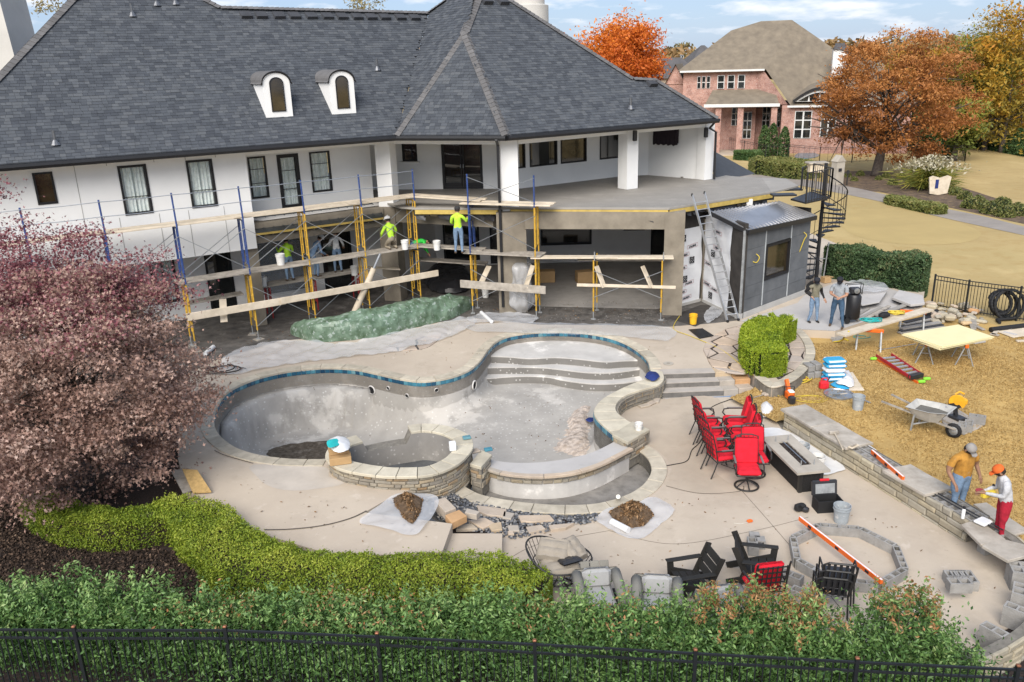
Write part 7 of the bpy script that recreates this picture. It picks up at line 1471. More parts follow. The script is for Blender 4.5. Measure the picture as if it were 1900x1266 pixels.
tag(MB().tube([P(1398,738,.2),P(1440,726,.25)],.018,6).build('shovel','lumber_dirty'),'shovel handle lying on the rubble by the steps','shovel');wrinkled('white_bag',[(1408,768),(1412,754),(1426,752),(1438,764),(1430,774),(1416,776)],.05,.05,'plastic_white','crumpled white bag at the patio corner near the red chairs','bag',.06,21,.3)
# wheelbarrow
wb=thing('wheelbarrow','mortar splashed wheelbarrow on the dry lawn behind the seat wall','wheelbarrow',P(1722,800,.15),R(-136));b=lambda fn,nm,mt,sm=False:(lambda m:(fn(m),m.build(nm,mt,wb,smooth=sm,local=True)))(MB())
def tray(m):
    top=[(-.36,-.48,.66),(.36,-.48,.66),(.40,.1,.68),(.30,.48,.72),(-.30,.48,.72),(-.40,.1,.68)];bt_=[(-.2,-.28,.36),(.2,-.28,.36),(.22,.05,.34),(.16,.25,.36),(-.16,.25,.36),(-.22,.05,.34)]
    t2=[(x*1.08,y*1.07,z+.0)for x,y,z in top];ins2=[(x*.96,y*.96,z-.03)for x,y,z in top];bi2=[(x*.94,y*.94,z+.03)for x,y,z in bt_]
    m.add(top+bt_+t2+ins2+bi2,[(i,(i+1)%6,6+(i+1)%6,6+i)for i in range(6)]+[(6,7,8,9,10,11)]+[(i,(i+1)%6,12+(i+1)%6,12+i)for i in range(6)]+[(18+i,18+(i+1)%6,24+(i+1)%6,24+i)for i in range(6)]+[(12+i,12+(i+1)%6,18+(i+1)%6,18+i)for i in range(6)])
b(tray,'tray','galv_tub');b(lambda m:m.prism([(.30,-.36),(.33,.08),(.24,.38),(-.24,.38),(-.33,.08),(-.30,-.36)],None,.55),'mortar','mortar_wet')
for s_ in(-1,1):b(lambda m:m.bar((s_*.32,-1.15,.62),(s_*.08,.68,.27),.05,.04),'handle','lumber_dirty');b(lambda m:m.bar((s_*.27,-.3,.45),(s_*.26,-.34,0),.05,.04),'leg','galv_dull');b(lambda m:m.bar((s_*.27,-.3,.2),(s_*.14,.1,.36),.03),'leg_brace','galv_dull')
def wheel(m):m.M=Matrix.Translation((0,.60,.2))@Matrix.Rotation(PI/2,4,'Y');m.lathe([(.12,-.04),(.18,-.045),(.2,0),(.18,.045),(.12,.04)],18)
b(wheel,'wheel','rubber',True)
def hub(m):m.M=Matrix.Translation((0,.60,.2))@Matrix.Rotation(PI/2,4,'Y');m.lathe([(0,-.06),(.03,-.06),(.125,-.01),(.125,.01),(.03,.06),(0,.06)],14)
b(hub,'rim','galv_dull')
# chop saw on plywood with blocks
free_slab([(1738,762),(1765,752),(1826,788),(1815,795),(1788,806),(1758,800)],.19,.025,'mortar stained board under the yellow chop saw','board','concrete_step',None,'plywood_sheet')
cp_=thing('chop_saw','yellow chop saw standing on a board on the lawn','saw',P(1774,778,.19));c=P(1776,778,.19);MB().rbox(c+Vector((.0,0,.05)),(.26,.4,.08),.015,R(20)).build('base','steel_dark',cp_);MB().bar(c+Vector((0,.1,.08)),c+Vector((-.05,.12,.4)),.08,.1,(0,1,0)).build('arm','steel_dark',cp_)
m=MB();m.M=Matrix.Translation(c+Vector((-.08,-.02,.5)))@Matrix.Rotation(R(-35),4,'Z')@Matrix.Rotation(R(90),4,'X');m.lathe([(0,-.03),(.2,-.03),(.21,0),(.2,.03),(0,.03)],20,(0,0,0),R(-40),R(200));m.lathe([(0,-.034),(.07,-.034),(.07,.034),(0,.034)],14);m.build('blade_guard','saw_yellow',cp_);m=MB();m.M=Matrix.Translation(c+Vector((-.12,-.0,.47)))@Matrix.Rotation(R(-35),4,'Z')@Matrix.Rotation(R(90),4,'X');m.lathe([(0,-.004),(.175,-.004),(.175,.004),(0,.004)],20);m.build('blade','steel_dark',cp_)
MB().rbox(c+Vector((.1,.02,.5)),(.2,.18,.18),.04).build('motor','saw_yellow',cp_);MB().tube([c+Vector((-.1,.1,.68)),c+Vector((0,.08,.76)),c+Vector((.12,.06,.7))],.025,6).build('handle','saw_yellow',cp_)
for i in range(3):block(P(1772+i*12,803-i*3,.2),R(58),label=['left','middle','right'][i]+' cinder block of the three at the front of the saw board',group='blocks on the saw board')
block(P(1812,784,.2),R(-30),label='single cinder block behind the saw board')
# rubble pile, corrugated pipe
gg=np.random.default_rng(14)
for i in range(46):
    x,y=gg.uniform(1726,1822),gg.uniform(566,600);y+=(x-1726)*.08;m=MB();s_=gg.uniform(.18,.42);m.rbox(P(x,y,.15)+Vector((0,0,gg.uniform(.04,.34)*(1-abs(x-1765)/90))),(s_,s_*gg.uniform(.5,.9),s_*gg.uniform(.3,.6)),s_*.12,gg.uniform(0,3),gg.uniform(-.4,.4));tag(m.build('rubble_stone','ledge_stone' if i%3 else 'flagstone'),'broken wall stone in the rubble pile in front of the iron fence','stone','stones of the rubble pile')
for i in range(8):
    x,y=1802+i*12,gg.uniform(600,640);board(P(x,y,.2),P(x+gg.uniform(-30,30),y+gg.uniform(-6,12),.2),.14,.04,['lumber_dirty','lumber','slab_grey'][i%3],ORD[i]+' scrap board on the ground in front of the black pipe coil','board','scrap_board')['group']='scrap boards by the pipe coil'
free_slab([(1842,612),(1905,600),(1910,622),(1880,626)],.2,.02,'plywood sheet on the lawn at the right edge','plywood','lumber',None,'plywood_sheet');free_slab([(1796,590),(1812,588),(1812,610),(1802,612)],.26,.03,'short upright board lying on the rubble','board','lumber_dirty',None,'scrap_board')
m=MB();pts=[];c=P(1866,594,.15);gq=np.random.default_rng(3)
for i,a in enumerate(np.linspace(R(-120),R(1600),230)):lp2=(a+R(120))/(2*PI);r_=.50-.03*lp2+.05*math.sin(lp2*2.3);pts.append(c+Vector((.12*math.sin(lp2*2.1)+math.cos(a)*r_,.16*math.sin(a)+lp2*.12,.55+math.sin(a)*r_+.04*math.cos(lp2*3))))
pts=[c+Vector((-.5,-.5,.07)),c+Vector((-.45,-.2,.08))]+pts[6:];rr=[.052+.008*(i%2)for i in range(len(pts))];m.tube(pts,rr,8);tag(m.build('corrugated_pipe','rubber'),'big coil of black corrugated pipe standing against the iron fence','pipe coil')
tag(MB().tube([P(1838,612,.25),P(1905,604,.25)],.09,10).build('corrugated_pipe','rubber',smooth=40),'straight end of black pipe on the ground right of the rubble','pipe');m=MB();m.tube([P(1720,584,.28),P(1738,580,.28)],.13,12);tag(m.build('pipe_piece','rubber',smooth=40),'short black pipe piece near the end of the plank','pipe')
# odds on the upper deck
for i,(x,y,d,mt,lb)in enumerate(((1191,322,(.22,.2,.2),'bag_blue','small blue and white pack on the deck by the alcove'),(1208,320,(.5,.3,.16),'rubber','black bag on the deck below the covered screen'),(1213,324,(.3,.2,.12),'rubber','smaller black bag in front of the other on the deck'),(1230,322,(.2,.16,.14),'bright_white','white carton on the deck below the covered screen'),(1275,329,(.7,.12,.05),'deck_board','dark board lying on the deck near the end column'))):tag(MB().rbox(P(x,y,4.46)+Vector((0,0,d[2]/2)),d,.03,R(25)).build('deck_item' if i==3 else['pack','bag','bag','carton','board'][i],mt),lb,['pack','bag','bag','carton','board'][i])
for i,u in enumerate((3.4,3.8)):tag(MB().rbox((1.6+i*1.6,35.4-i*.3,ZU+.25),(.7,.5,.5),.02,R(10*i)).build('moving_box','cardboard'),['left','right'][i]+' cardboard box deep inside the open porch bay','box')
# ================================================================ planting
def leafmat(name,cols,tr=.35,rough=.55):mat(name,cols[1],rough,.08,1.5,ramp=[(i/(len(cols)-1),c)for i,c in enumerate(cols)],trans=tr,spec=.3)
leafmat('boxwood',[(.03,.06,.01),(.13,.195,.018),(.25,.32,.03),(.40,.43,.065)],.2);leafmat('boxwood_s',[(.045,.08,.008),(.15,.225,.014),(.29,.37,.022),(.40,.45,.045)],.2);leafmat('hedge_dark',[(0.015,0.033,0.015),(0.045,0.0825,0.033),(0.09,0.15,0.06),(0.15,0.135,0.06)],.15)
leafmat('shrub',[(.028,.062,.02),(.085,.17,.046),(.17,.29,.085),(.36,.45,.17)],.18,.38);leafmat('shrub_tip',[(0.168,0.14,0.056),(0.336,0.182,0.07),(0.42,0.182,0.077),(0.448,0.322,0.154)],.25)
leafmat('maple',[(.15,.082,.064),(.36,.22,.175),(.49,.335,.27),(.56,.44,.375)],.22,.5);leafmat('maple_red',[(.07,.02,.028),(.20,.055,.07),(.33,.125,.135),(.45,.26,.25)],.25,.5)
leafmat('oak_leaf',[(.16,.06,.02),(.34,.13,.036),(.47,.20,.055),(.56,.29,.095)],.25);leafmat('orange_leaf',[(0.3,0.06,0.015),(0.57,0.128,0.018),(0.72,0.21,0.027),(0.75,0.33,0.045)],.3);leafmat('gold_leaf',[(0.144,0.128,0.024),(0.32,0.224,0.032),(0.48,0.272,0.032),(0.544,0.224,0.032)],.25);leafmat('green_gold',[(0.075,0.105,0.0225),(0.165,0.195,0.0375),(0.3,0.285,0.0525),(0.42,0.36,0.075)],.25);leafmat('far_leaf',[(0.13,0.0975,0.052),(0.247,0.156,0.0715),(0.312,0.195,0.078),(0.208,0.182,0.078)],.1);leafmat('cypress',[(0.0225,0.0525,0.018),(0.0525,0.105,0.03),(0.09,0.15,0.045),(0.12,0.18,0.06)],.1);leafmat('ball',[(0.048,0.064,0.0192),(0.112,0.136,0.0352),(0.192,0.2,0.056),(0.24,0.208,0.08)],.1);leafmat('plume',[(.20,.18,.08),(.35,.31,.18),(.55,.50,.36),(.70,.66,.52)],.3);leafmat('bare',[(0.156,0.13,0.078),(0.286,0.247,0.13),(0.39,0.338,0.169),(0.442,0.338,0.13)],.2)
mat('bark',(.10,.08,.065),.95,.25,6,.6,20);mat('core_green',(.012,.02,.008),1);mat('core_brown',(.03,.02,.015),1);mat('fence_black',(.012,.014,.016),.45,.1,6,spec=.5);mat('copper',(.30,.13,.07),.5,metal=.6)
def hedge(name,pxs,zt,z0,width,n,material,label,cat='hedge',size=.04,seed=1,rough=.05,world=False,core='core_green',wf=None,bald=-1.25):
    """clipped hedge along a path: inner core, then small leaves over all its faces"""
    pth=resample(spl(pxs if world else[P2(*q,zt)for q in pxs],6),.15);pth=[Vector(p).to_2d()for p in pth];t=thing(name,label,cat,(pth[len(pth)//2].x,pth[len(pth)//2].y,z0));m=MB();rows=[];k=len(pth);W_=np.interp(np.linspace(0,1,k),*wf)if wf else np.ones(k);prof=[(-.5,0),(-.5,.75),(-.42,.95),(0,1),(.42,.95),(.5,.75),(.5,0)]
    def fr(i):
        a,b=pth[max(0,i-1)],pth[min(k-1,i+1)];d=(b-a).normalized();return pth[i],d,Vector((-d.y,d.x))
    for i in range(k):
        p,d,nr=fr(i);e=min(1,.35+.65*math.sqrt(min(1,min(i,k-1-i)*.15/(width*.4))))*W_[i];rows.append([(p.x+nr.x*a*width*.82*e,p.y+nr.y*a*width*.82*e,z0+(zt-z0)*b*.93)for a,b in prof])
    for a,b in zip(rows,rows[1:]):m.strip(a,b)
    m.add(rows[0],[tuple(range(7))]);m.add(rows[-1],[tuple(range(7))]);m.build('stems',core,t)
    g=np.random.default_rng(seed);ii=g.integers(0,k-1,n);f=g.random(n);A=np.array([tuple(p)for p in pth]);D=np.array([tuple(fr(i)[1])for i in range(k)]);Nn=np.c_[-D[:,1],D[:,0]]
    c=A[ii]*(1-f)[:,None]+A[ii+1]*f[:,None];h=zt-z0;per=width+2*h;u=g.random(n)*per;side=u<h;top=(u>=h)&(u<h+width);off=np.where(side,-.5,np.where(top,(u-h)/width-.5,.5))*width;zz=np.where(side,u,np.where(top,h,per-u));
    end=np.minimum(ii,k-1-ii)*.15/(width*.4);e=np.minimum(1,.35+.65*np.sqrt(np.minimum(1,end)));off=off*e*W_[ii]
    zz=zz-np.where(top,np.abs(off/width)**4*2.2*h*.35,0);xy=c+Nn[ii]*off[:,None];p=np.c_[xy,z0+zz];nz=noise3(p,3.2,seed)*.6+noise3(p,9,seed+1)*.4;p[:,2]+=nz*rough*(zz>h*.6);p+=g.normal(0,.022,p.shape);p[:,:2]+=Nn[ii]*(np.sign(off)*(~top)*nz*rough)[:,None]
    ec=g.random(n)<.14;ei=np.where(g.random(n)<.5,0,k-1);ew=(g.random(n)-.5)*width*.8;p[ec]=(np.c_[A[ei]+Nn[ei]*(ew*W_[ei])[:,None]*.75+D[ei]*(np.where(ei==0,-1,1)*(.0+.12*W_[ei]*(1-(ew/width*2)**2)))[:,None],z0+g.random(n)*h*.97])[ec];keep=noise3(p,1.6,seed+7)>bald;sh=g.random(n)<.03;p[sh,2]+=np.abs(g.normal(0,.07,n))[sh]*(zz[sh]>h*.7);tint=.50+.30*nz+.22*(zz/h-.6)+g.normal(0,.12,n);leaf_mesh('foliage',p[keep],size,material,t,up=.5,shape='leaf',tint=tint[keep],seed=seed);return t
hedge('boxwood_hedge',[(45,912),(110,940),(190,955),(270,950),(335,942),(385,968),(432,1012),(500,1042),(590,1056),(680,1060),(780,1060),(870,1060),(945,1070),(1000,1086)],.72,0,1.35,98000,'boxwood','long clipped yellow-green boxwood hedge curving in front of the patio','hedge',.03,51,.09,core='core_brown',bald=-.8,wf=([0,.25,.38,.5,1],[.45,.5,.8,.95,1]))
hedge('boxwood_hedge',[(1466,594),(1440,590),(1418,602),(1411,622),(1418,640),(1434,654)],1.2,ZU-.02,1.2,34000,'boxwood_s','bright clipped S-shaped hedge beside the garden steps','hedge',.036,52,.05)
hedge('privet_hedge',[tuple(Vector(P2(x,y,.15))+Vector((.25,.35)))for x,y in((1528,526),(1620,541),(1706,556))],1.75,.1,1.15,24000,'hedge_dark','tall dark green hedge behind the side slab','hedge',.065,53,.16,True)
# ---------------------------------------------------------------- shrubs behind the front fence
FA,FB=P(0,1167,1.25),P(1900,1241,1.25);fd_=(FB-FA);fd_.z=0;fl_l=fd_.length;fd_=fd_.normalized();fn_=Vector((-fd_.y,fd_.x,0))
tops=[(-90,1.45),(-10,1.6),(75,1.5),(165,1.55),(255,1.45),(345,1.35),(430,1.25),(515,1.45),(600,1.4),(690,1.35),(780,1.5),(870,1.4),(960,1.5),(1045,1.35),(1130,1.55),(1215,1.6),(1300,1.5),(1390,1.7),(1480,1.6),(1560,1.7),(1640,1.0),(1735,1.85),(1800,1.2)]
names_=['at the left edge of the photo','just right of the left edge','left of the first fence post in view','right of the first fence post','third of the way to the second post','below the dark mulch','at the second fence post','right of the second fence post','left of the third fence post','at the third fence post','below the middle of the clipped hedge','left of the fourth post','at the fourth fence post','below the basket chair','below the leftmost club chair','below the left black armchair','at the fifth fence post','with orange tips below the red strap chair','with orange tips left of the stacked chairs','right of the stacked chairs','low one in the gap','big one with copper tips at the right','by the curved wall']
for i,(px,h)in enumerate(tops):
    s_=(px/1900)*fl_l;c=FA+fd_*s_+fn_*random.uniform(.75,1.05);c.z=0;t=thing('holly_shrub','leafy green shrub behind the front fence, '+names_[i],'shrub',c,0,'shrubs behind the front fence');g=np.random.default_rng(300+i)
    for k in range(4):a=g.uniform(0,6.28);MB().tube([c+Vector((.05*math.cos(a),.05*math.sin(a),0)),c+Vector((.2*math.cos(a),.2*math.sin(a),h*.5)),c+Vector((.35*math.cos(a),.35*math.sin(a),h*.85))],[.018,.013,.006],5).build('stem','bark',t)
    n_sp=95;sp=[];tn=[]
    for k in range(n_sp): # upright twigs, leaves set along each
        a=g.uniform(0,6.28);r_=.62*math.sqrt(g.random());top=h*(1-.35*(r_/.62)**2)*g.uniform(.55,1.1);b0=np.array([c.x+r_*math.cos(a),c.y+r_*math.sin(a),top-g.uniform(.3,.6)]);d=np.array([math.cos(a)*.25*r_+g.normal(0,.12),math.sin(a)*.25*r_+g.normal(0,.12),1]);L_=g.uniform(.35,.6)
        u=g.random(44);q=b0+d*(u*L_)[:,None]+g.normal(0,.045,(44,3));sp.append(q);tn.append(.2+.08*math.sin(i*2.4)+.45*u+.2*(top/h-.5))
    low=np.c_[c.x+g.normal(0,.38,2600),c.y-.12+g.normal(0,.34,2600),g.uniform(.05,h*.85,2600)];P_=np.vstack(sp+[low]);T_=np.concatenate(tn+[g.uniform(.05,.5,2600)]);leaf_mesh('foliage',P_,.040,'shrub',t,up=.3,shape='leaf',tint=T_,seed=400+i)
    if i in(5,6,8,9,10,13,15,17,18,19,21):
        n_t=620 if i in(17,21,19,18)else 130;q=np.vstack([s__[-12:]for s__ in sp]);q=q[q[:,2]>h*.78];q=q[g.integers(0,max(1,len(q)),n_t)]+g.normal(0,.03,(n_t,3))+np.array([0,0,.03]);leaf_mesh('new_growth',q,.036,'shrub_tip',t,up=.4,shape='leaf',seed=500+i)['kind']='stuff'
# ---------------------------------------------------------------- iron fences
def fence(posts,z0,z1,label,gap=.105,name='iron_fence',gap2=.15,cap=True,mt='fence_black'):
    t=thing(name,label,'fence',((posts[0][0]+posts[-1][0])/2,(posts[0][1]+posts[-1][1])/2,z0))
    for p in posts:
        MB().bar((*p[:2],z0),(*p[:2],z1+.06),.055).build('post',mt,t)
        if cap:MB().rbox((*p[:2],z1+.075),(.06,.06,.035),.01).build('post_cap','copper',t)
    for a,b in zip(posts,posts[1:]):
        for z in(z1,z1-gap2,z0+.12):MB().bar((*a[:2],z),(*b[:2],z),.03,.032).build('rail',mt,t)
        n=int(math.hypot(b[0]-a[0],b[1]-a[1])/gap)
        me=shared_mesh('picket%.2f'%(z1-z0),MB().bar((0,0,.05),(0,0,z1-z0-.02),.016),mt)
        for k in range(1,n):o=link('picket',me,t);o.location=Vector((a[0]+(b[0]-a[0])*k/n,a[1]+(b[1]-a[1])*k/n,z0))-t.location
    return t
fence([tuple(P2(x,y,1.25))for x,y in((-150,1167),(138,1170),(418,1170),(700,1182),(992,1196),(1290,1213),(1590,1229),(1888,1243),(2150,1256))],0,1.25,'black iron fence along the bottom of the photo')
fence([tuple(P2(x,y,.15))for x,y in((1728,570),(1790,582),(1885,596),(1990,614))],.15,1.4,'black iron fence behind the rubble and pipe coil',.105,cap=False)
# ---------------------------------------------------------------- trees
def limbs(base,h,spread,r0,n,parent,seed,up=.5,lean=(0,0)):
    g=np.random.default_rng(seed);m=MB();tips=[];base=Vector(base);tk=[base,base+Vector((lean[0]*.3,lean[1]*.3,h*.25)),base+Vector((lean[0]*.6,lean[1]*.6,h*.5)),base+Vector((lean[0],lean[1],h*.92))];m.tube(spl(tk,4),list(np.linspace(r0,r0*.15,13)),8);m.build('trunk','bark',parent,smooth=True);lm=MB()
    for k in range(n):
        z=g.uniform(.22,.85);p0=tk[0].lerp(tk[3],z);a=g.uniform(0,6.28);L_=spread*(1.15-.55*abs(z-.4))*g.uniform(.7,1.05);d=Vector((math.cos(a),math.sin(a),up*g.uniform(.3,1.1)));p1=p0+d*L_*.5+Vector((0,0,g.uniform(-.1,.2)*L_));p2=p0+d*L_;rr=r0*.42*(1-z*.5);lm.tube(spl([p0,p1,p2],3),list(np.linspace(rr,rr*.2,7)),5);tips+=[p1,p2,p1.lerp(p2,.5)]
        for q in range(2):p3=p1+Vector(g.normal(0,1,3)).normalized()*L_*.45;lm.tube([p1,p3],[rr*.4,rr*.1],4);tips.append(p3)
    lm.build('limbs','bark',parent,smooth=True);return tips
def tree(name,label,base,h,crown_c,crown_r,n_cl,n_leaf,size,material,seed,r0=.2,shape='leaf',flat=.5,cl=.16,cat='tree',up=.5,nl=14,tintfn=None,hollow=.45):
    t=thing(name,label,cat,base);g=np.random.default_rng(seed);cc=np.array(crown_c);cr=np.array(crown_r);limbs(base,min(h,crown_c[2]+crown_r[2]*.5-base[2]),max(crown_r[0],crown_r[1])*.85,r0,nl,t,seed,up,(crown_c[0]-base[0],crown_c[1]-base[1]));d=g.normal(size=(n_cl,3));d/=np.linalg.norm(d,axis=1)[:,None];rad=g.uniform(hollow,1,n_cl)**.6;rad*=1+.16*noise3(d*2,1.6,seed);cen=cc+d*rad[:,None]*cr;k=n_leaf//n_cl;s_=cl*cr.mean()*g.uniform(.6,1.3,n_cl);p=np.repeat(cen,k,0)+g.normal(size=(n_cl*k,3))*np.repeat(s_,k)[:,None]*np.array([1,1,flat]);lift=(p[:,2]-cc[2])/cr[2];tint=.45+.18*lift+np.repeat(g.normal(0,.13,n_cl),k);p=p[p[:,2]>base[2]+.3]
    leaf_mesh('crown',p,size,material,t,up=.5,shape=shape,tint=tint[:len(p)],seed=seed);return t,cen,s_
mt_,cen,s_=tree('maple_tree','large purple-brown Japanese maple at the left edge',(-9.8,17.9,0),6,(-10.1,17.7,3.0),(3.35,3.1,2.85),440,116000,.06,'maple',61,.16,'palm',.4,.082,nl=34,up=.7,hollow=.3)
g=np.random.default_rng(62);tp=np.vstack([cen[cen[:,2]>4.6],np.array([-11.6,19.0,5.0])+g.normal(size=(70,3))*np.array([.95,.9,.72]),np.array([-9.2,19.4,4.9])+g.normal(size=(26,3))*np.array([.8,.6,.45])]);p=np.repeat(tp,190,0)+g.normal(size=(len(tp)*190,3))*np.array([.3,.3,.13]);leaf_mesh('red_foliage',p,.056,'maple_red',mt_,up=.5,shape='palm',seed=63)
def at_y(px,py,Y):d=ray(px,py);return CAM+d*(Y/d.y)
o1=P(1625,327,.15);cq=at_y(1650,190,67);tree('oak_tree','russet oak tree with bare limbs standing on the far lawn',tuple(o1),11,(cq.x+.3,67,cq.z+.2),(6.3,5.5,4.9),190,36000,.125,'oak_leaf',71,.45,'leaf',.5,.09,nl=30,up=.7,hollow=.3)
def back_tree(px,py,Y,w,hgt,material,label,seed,n=9000,base=0.15,size=.35,name='tree',hollow=.3):
    c=at_y(px,py,Y);return tree(name,label,(c.x,Y,base),c.z,(c.x,Y,c.z),(w,w,hgt),70,n,size,material,seed,.3,'leaf',.7,.2,nl=8,hollow=hollow)
back_tree(1152,108,98,4.6,3.9,'orange_leaf','bright orange-red tree behind the right roof slope',72,20000,size=.2,name='maple_tree')
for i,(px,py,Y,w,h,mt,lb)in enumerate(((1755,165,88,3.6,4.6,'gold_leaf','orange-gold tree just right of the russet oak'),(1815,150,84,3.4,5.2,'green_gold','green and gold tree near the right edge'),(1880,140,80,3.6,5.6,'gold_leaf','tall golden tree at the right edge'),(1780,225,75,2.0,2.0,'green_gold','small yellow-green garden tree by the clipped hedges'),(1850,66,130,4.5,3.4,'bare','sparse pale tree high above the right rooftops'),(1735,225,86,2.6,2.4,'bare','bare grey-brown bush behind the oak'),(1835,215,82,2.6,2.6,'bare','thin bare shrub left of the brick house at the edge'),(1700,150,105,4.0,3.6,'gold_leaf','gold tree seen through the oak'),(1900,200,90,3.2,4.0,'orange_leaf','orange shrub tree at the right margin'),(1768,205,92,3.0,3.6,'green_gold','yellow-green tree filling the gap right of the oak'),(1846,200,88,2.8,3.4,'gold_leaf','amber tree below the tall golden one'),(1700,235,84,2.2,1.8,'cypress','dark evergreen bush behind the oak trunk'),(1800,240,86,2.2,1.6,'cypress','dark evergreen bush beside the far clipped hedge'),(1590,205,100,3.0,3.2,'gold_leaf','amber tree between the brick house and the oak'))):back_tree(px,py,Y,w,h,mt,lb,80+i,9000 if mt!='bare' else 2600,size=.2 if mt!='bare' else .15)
for i,(px,py)in enumerate(((95,0),(680,5))):back_tree(px,py,75,1.6,1.3,'bare',['bare twigs showing above the left roof hip','thin treetop showing above the main ridge'][i],95+i,500,size=.16)
# distant woods
g=np.random.default_rng(99);ps=[];tt=[]
for k in range(420):
    x=g.uniform(-260,420);y=g.uniform(230,420);r_=g.uniform(4,8);h=g.uniform(9,15)*(y/300)**.3;n=150;q=g.normal(size=(n,3));q/=np.linalg.norm(q,axis=1)[:,None];ps.append(np.array([x,y,h-r_*.75])+q*np.array([r_,r_,r_*.75])*g.uniform(.6,1,(n,1)));tt.append(np.full(n,g.random()))
o=leaf_mesh('distant_woods',np.vstack(ps),1.1,'far_leaf',None,up=.3,shape='leaf',tint=np.concatenate(tt),seed=98);o['kind']='stuff';o['label']='hazy autumn woods along the horizon';o['category']='woods'
# ---------------------------------------------------------------- far garden
structure(MB().prism(resample(spl(PP([(1370,334),(1470,343),(1542,356),(1640,376),(1727,399),(1820,420),(1960,450)],.15),4),1)[:]and[tuple(p.to_2d())for p in spl(PP([(1370,334),(1470,343),(1542,356),(1640,376),(1727,399),(1820,420),(1960,450)],.15),4)]+[tuple(p.to_2d())for p in spl(PP([(1960,434),(1900,421),(1820,401),(1727,382),(1640,361),(1576,347),(1470,330),(1385,317)],.15),4)],None,.165).build('cart_path','asphalt_path'))
structure(MB().prism([tuple(p.to_2d())for p in spl(PP([(1545,346),(1640,358),(1727,378),(1820,398),(1900,416),(1960,425),(1960,400),(1860,372),(1790,350),(1710,330),(1620,318),(1550,322)],.15),3,True)],None,.162).build('planting_bed','bed_soil'))
structure(MB().prism([tuple(p.to_2d())for p in spl(PP([(1560,395),(1650,388),(1750,405),(1820,432),(1780,452),(1660,452),(1575,432)],.15),4,True)],None,.158).build('putting_green','green_turf'))
BALLS=((1573,325,.45),(1596,322,.5),(1644,326,.5),(1672,327,.5),(1690,335,.55),(1656,339,.6),(1758,352,.6),(1774,358,.7),(1790,366,.75),(1800,382,.9),(1815,374,.7),(1822,384,.8),(1838,392,1.0),(1864,398,.9),(1858,384,1.0),(1890,395,.9),(1888,388,.7),(1630,330,.4),(1585,332,.4),(1716,342,.5))
for i,(x,y,r_)in enumerate(BALLS):
    r_*=.6
    c=P(x,y+4,.15);t=thing('boxwood_ball','clipped boxwood ball in the far bed, '+ORD[sorted(BALLS).index(BALLS[i])]+' from the left','shrub',c,0,'boxwood balls in the far bed')
    m=MB();m.lathe([(0,0),(r_*.8,.05),(r_*.85,r_*.6),(r_*.5,r_*1.05),(0,r_*1.15)],10,c);m.build('stems','core_green',t);d=RNG.normal(size=(700,3));d/=np.linalg.norm(d,axis=1)[:,None];d[:,2]=np.abs(d[:,2]);leaf_mesh('foliage',np.array(c)+d*r_*np.array([1,1,1.2])*RNG.uniform(.9,1.05,(700,1)),.09,'ball',t,seed=600+i)
def cone(px,py,h,r_,label,i):
    c=P(px,py,.15);t=thing('cypress',label,'conifer',c,0,'clipped conifers by the neighbouring house');MB().tube([c,c+Vector((0,0,h*.8))],[.08,.03],6).build('trunk','bark',t);g=np.random.default_rng(700+i);z=g.random(1200);a=g.uniform(0,6.28,1200);rr=r_*np.minimum(1,np.sqrt(np.maximum(0,1-z)*2.4))*g.uniform(.8,1.05,1200);leaf_mesh('crown',np.c_[c.x+rr*np.cos(a),c.y+rr*np.sin(a),c.z+.1+z*h],.14,'cypress',t,up=.8,seed=710+i)
for i,(x,y,h,lb)in enumerate(((1416,292,2.5,'dark conifer before the brick house, leftmost of three'),(1431,290,2.6,'dark conifer before the brick house, middle of three'),(1453,293,2.4,'dark conifer before the brick house, right of three'),(1758,292,2.3,'dark conifer by the far iron fence, right of the oak'),(1742,284,2.0,'smaller dark conifer behind the other right of the oak'),(1798,272,1.6,'small conifer at the end of the far hedge'),(1886,285,1.9,'rounded conifer near the right edge'))):cone(x,y,h*1.15,.5,lb,i)
hedge('mounded_hedge',[tuple(P2(1395,322,.15)),tuple(P2(1440,322,.15)),tuple(P2(1500,332,.15))],1.3,.1,3.4,9000,'ball','wide mounded olive hedge by the cart path','hedge',.13,57,.12,True)
for i,(a,b,lb)in enumerate((((1365,296),(1410,298),'low hedge before the neighbour fence, left of the conifers'),((1800,270),(1960,300),'long low clipped hedge at the right edge, nearer one'),((1760,256),(1960,280),'long low clipped hedge at the right edge, farther one'),((1650,376),(1745,398),'low ground hedge along the cart path bed'))):hedge('low_hedge',[tuple(P2(*a,.15)),tuple(P2((a[0]+b[0])/2,(a[1]+b[1])/2,.15)),tuple(P2(*b,.15))],.95 if i!=3 else .6,.1,1.2,5000,'cypress' if i!=3 else 'ball',lb,'hedge',.12,58+i,.08,True)
gr_=P(1722,352,.15);t=thing('pampas_grass','tall ornamental grass with cream plumes by the cart path','grass',gr_);g=np.random.default_rng(44);n=2600;a=g.uniform(0,6.28,n);r_=np.abs(g.normal(0,.8,n));leaf_mesh('blades',np.c_[gr_.x+r_*np.cos(a)*1.3,gr_.y+r_*np.sin(a),gr_.z+g.uniform(.2,1.5,n)],.5,'green_gold',t,shape='blade',up=.0,seed=45,spread=.25,nrm=np.c_[np.cos(a),np.sin(a),a*0]);n=900;a=g.uniform(0,6.28,n);r_=np.abs(g.normal(0,.9,n));leaf_mesh('plumes',np.c_[gr_.x+r_*np.cos(a)*1.4,gr_.y+r_*np.sin(a),gr_.z+2.1-.25*r_+g.normal(0,.18,n)],.14,'plume',t,up=0,seed=46)
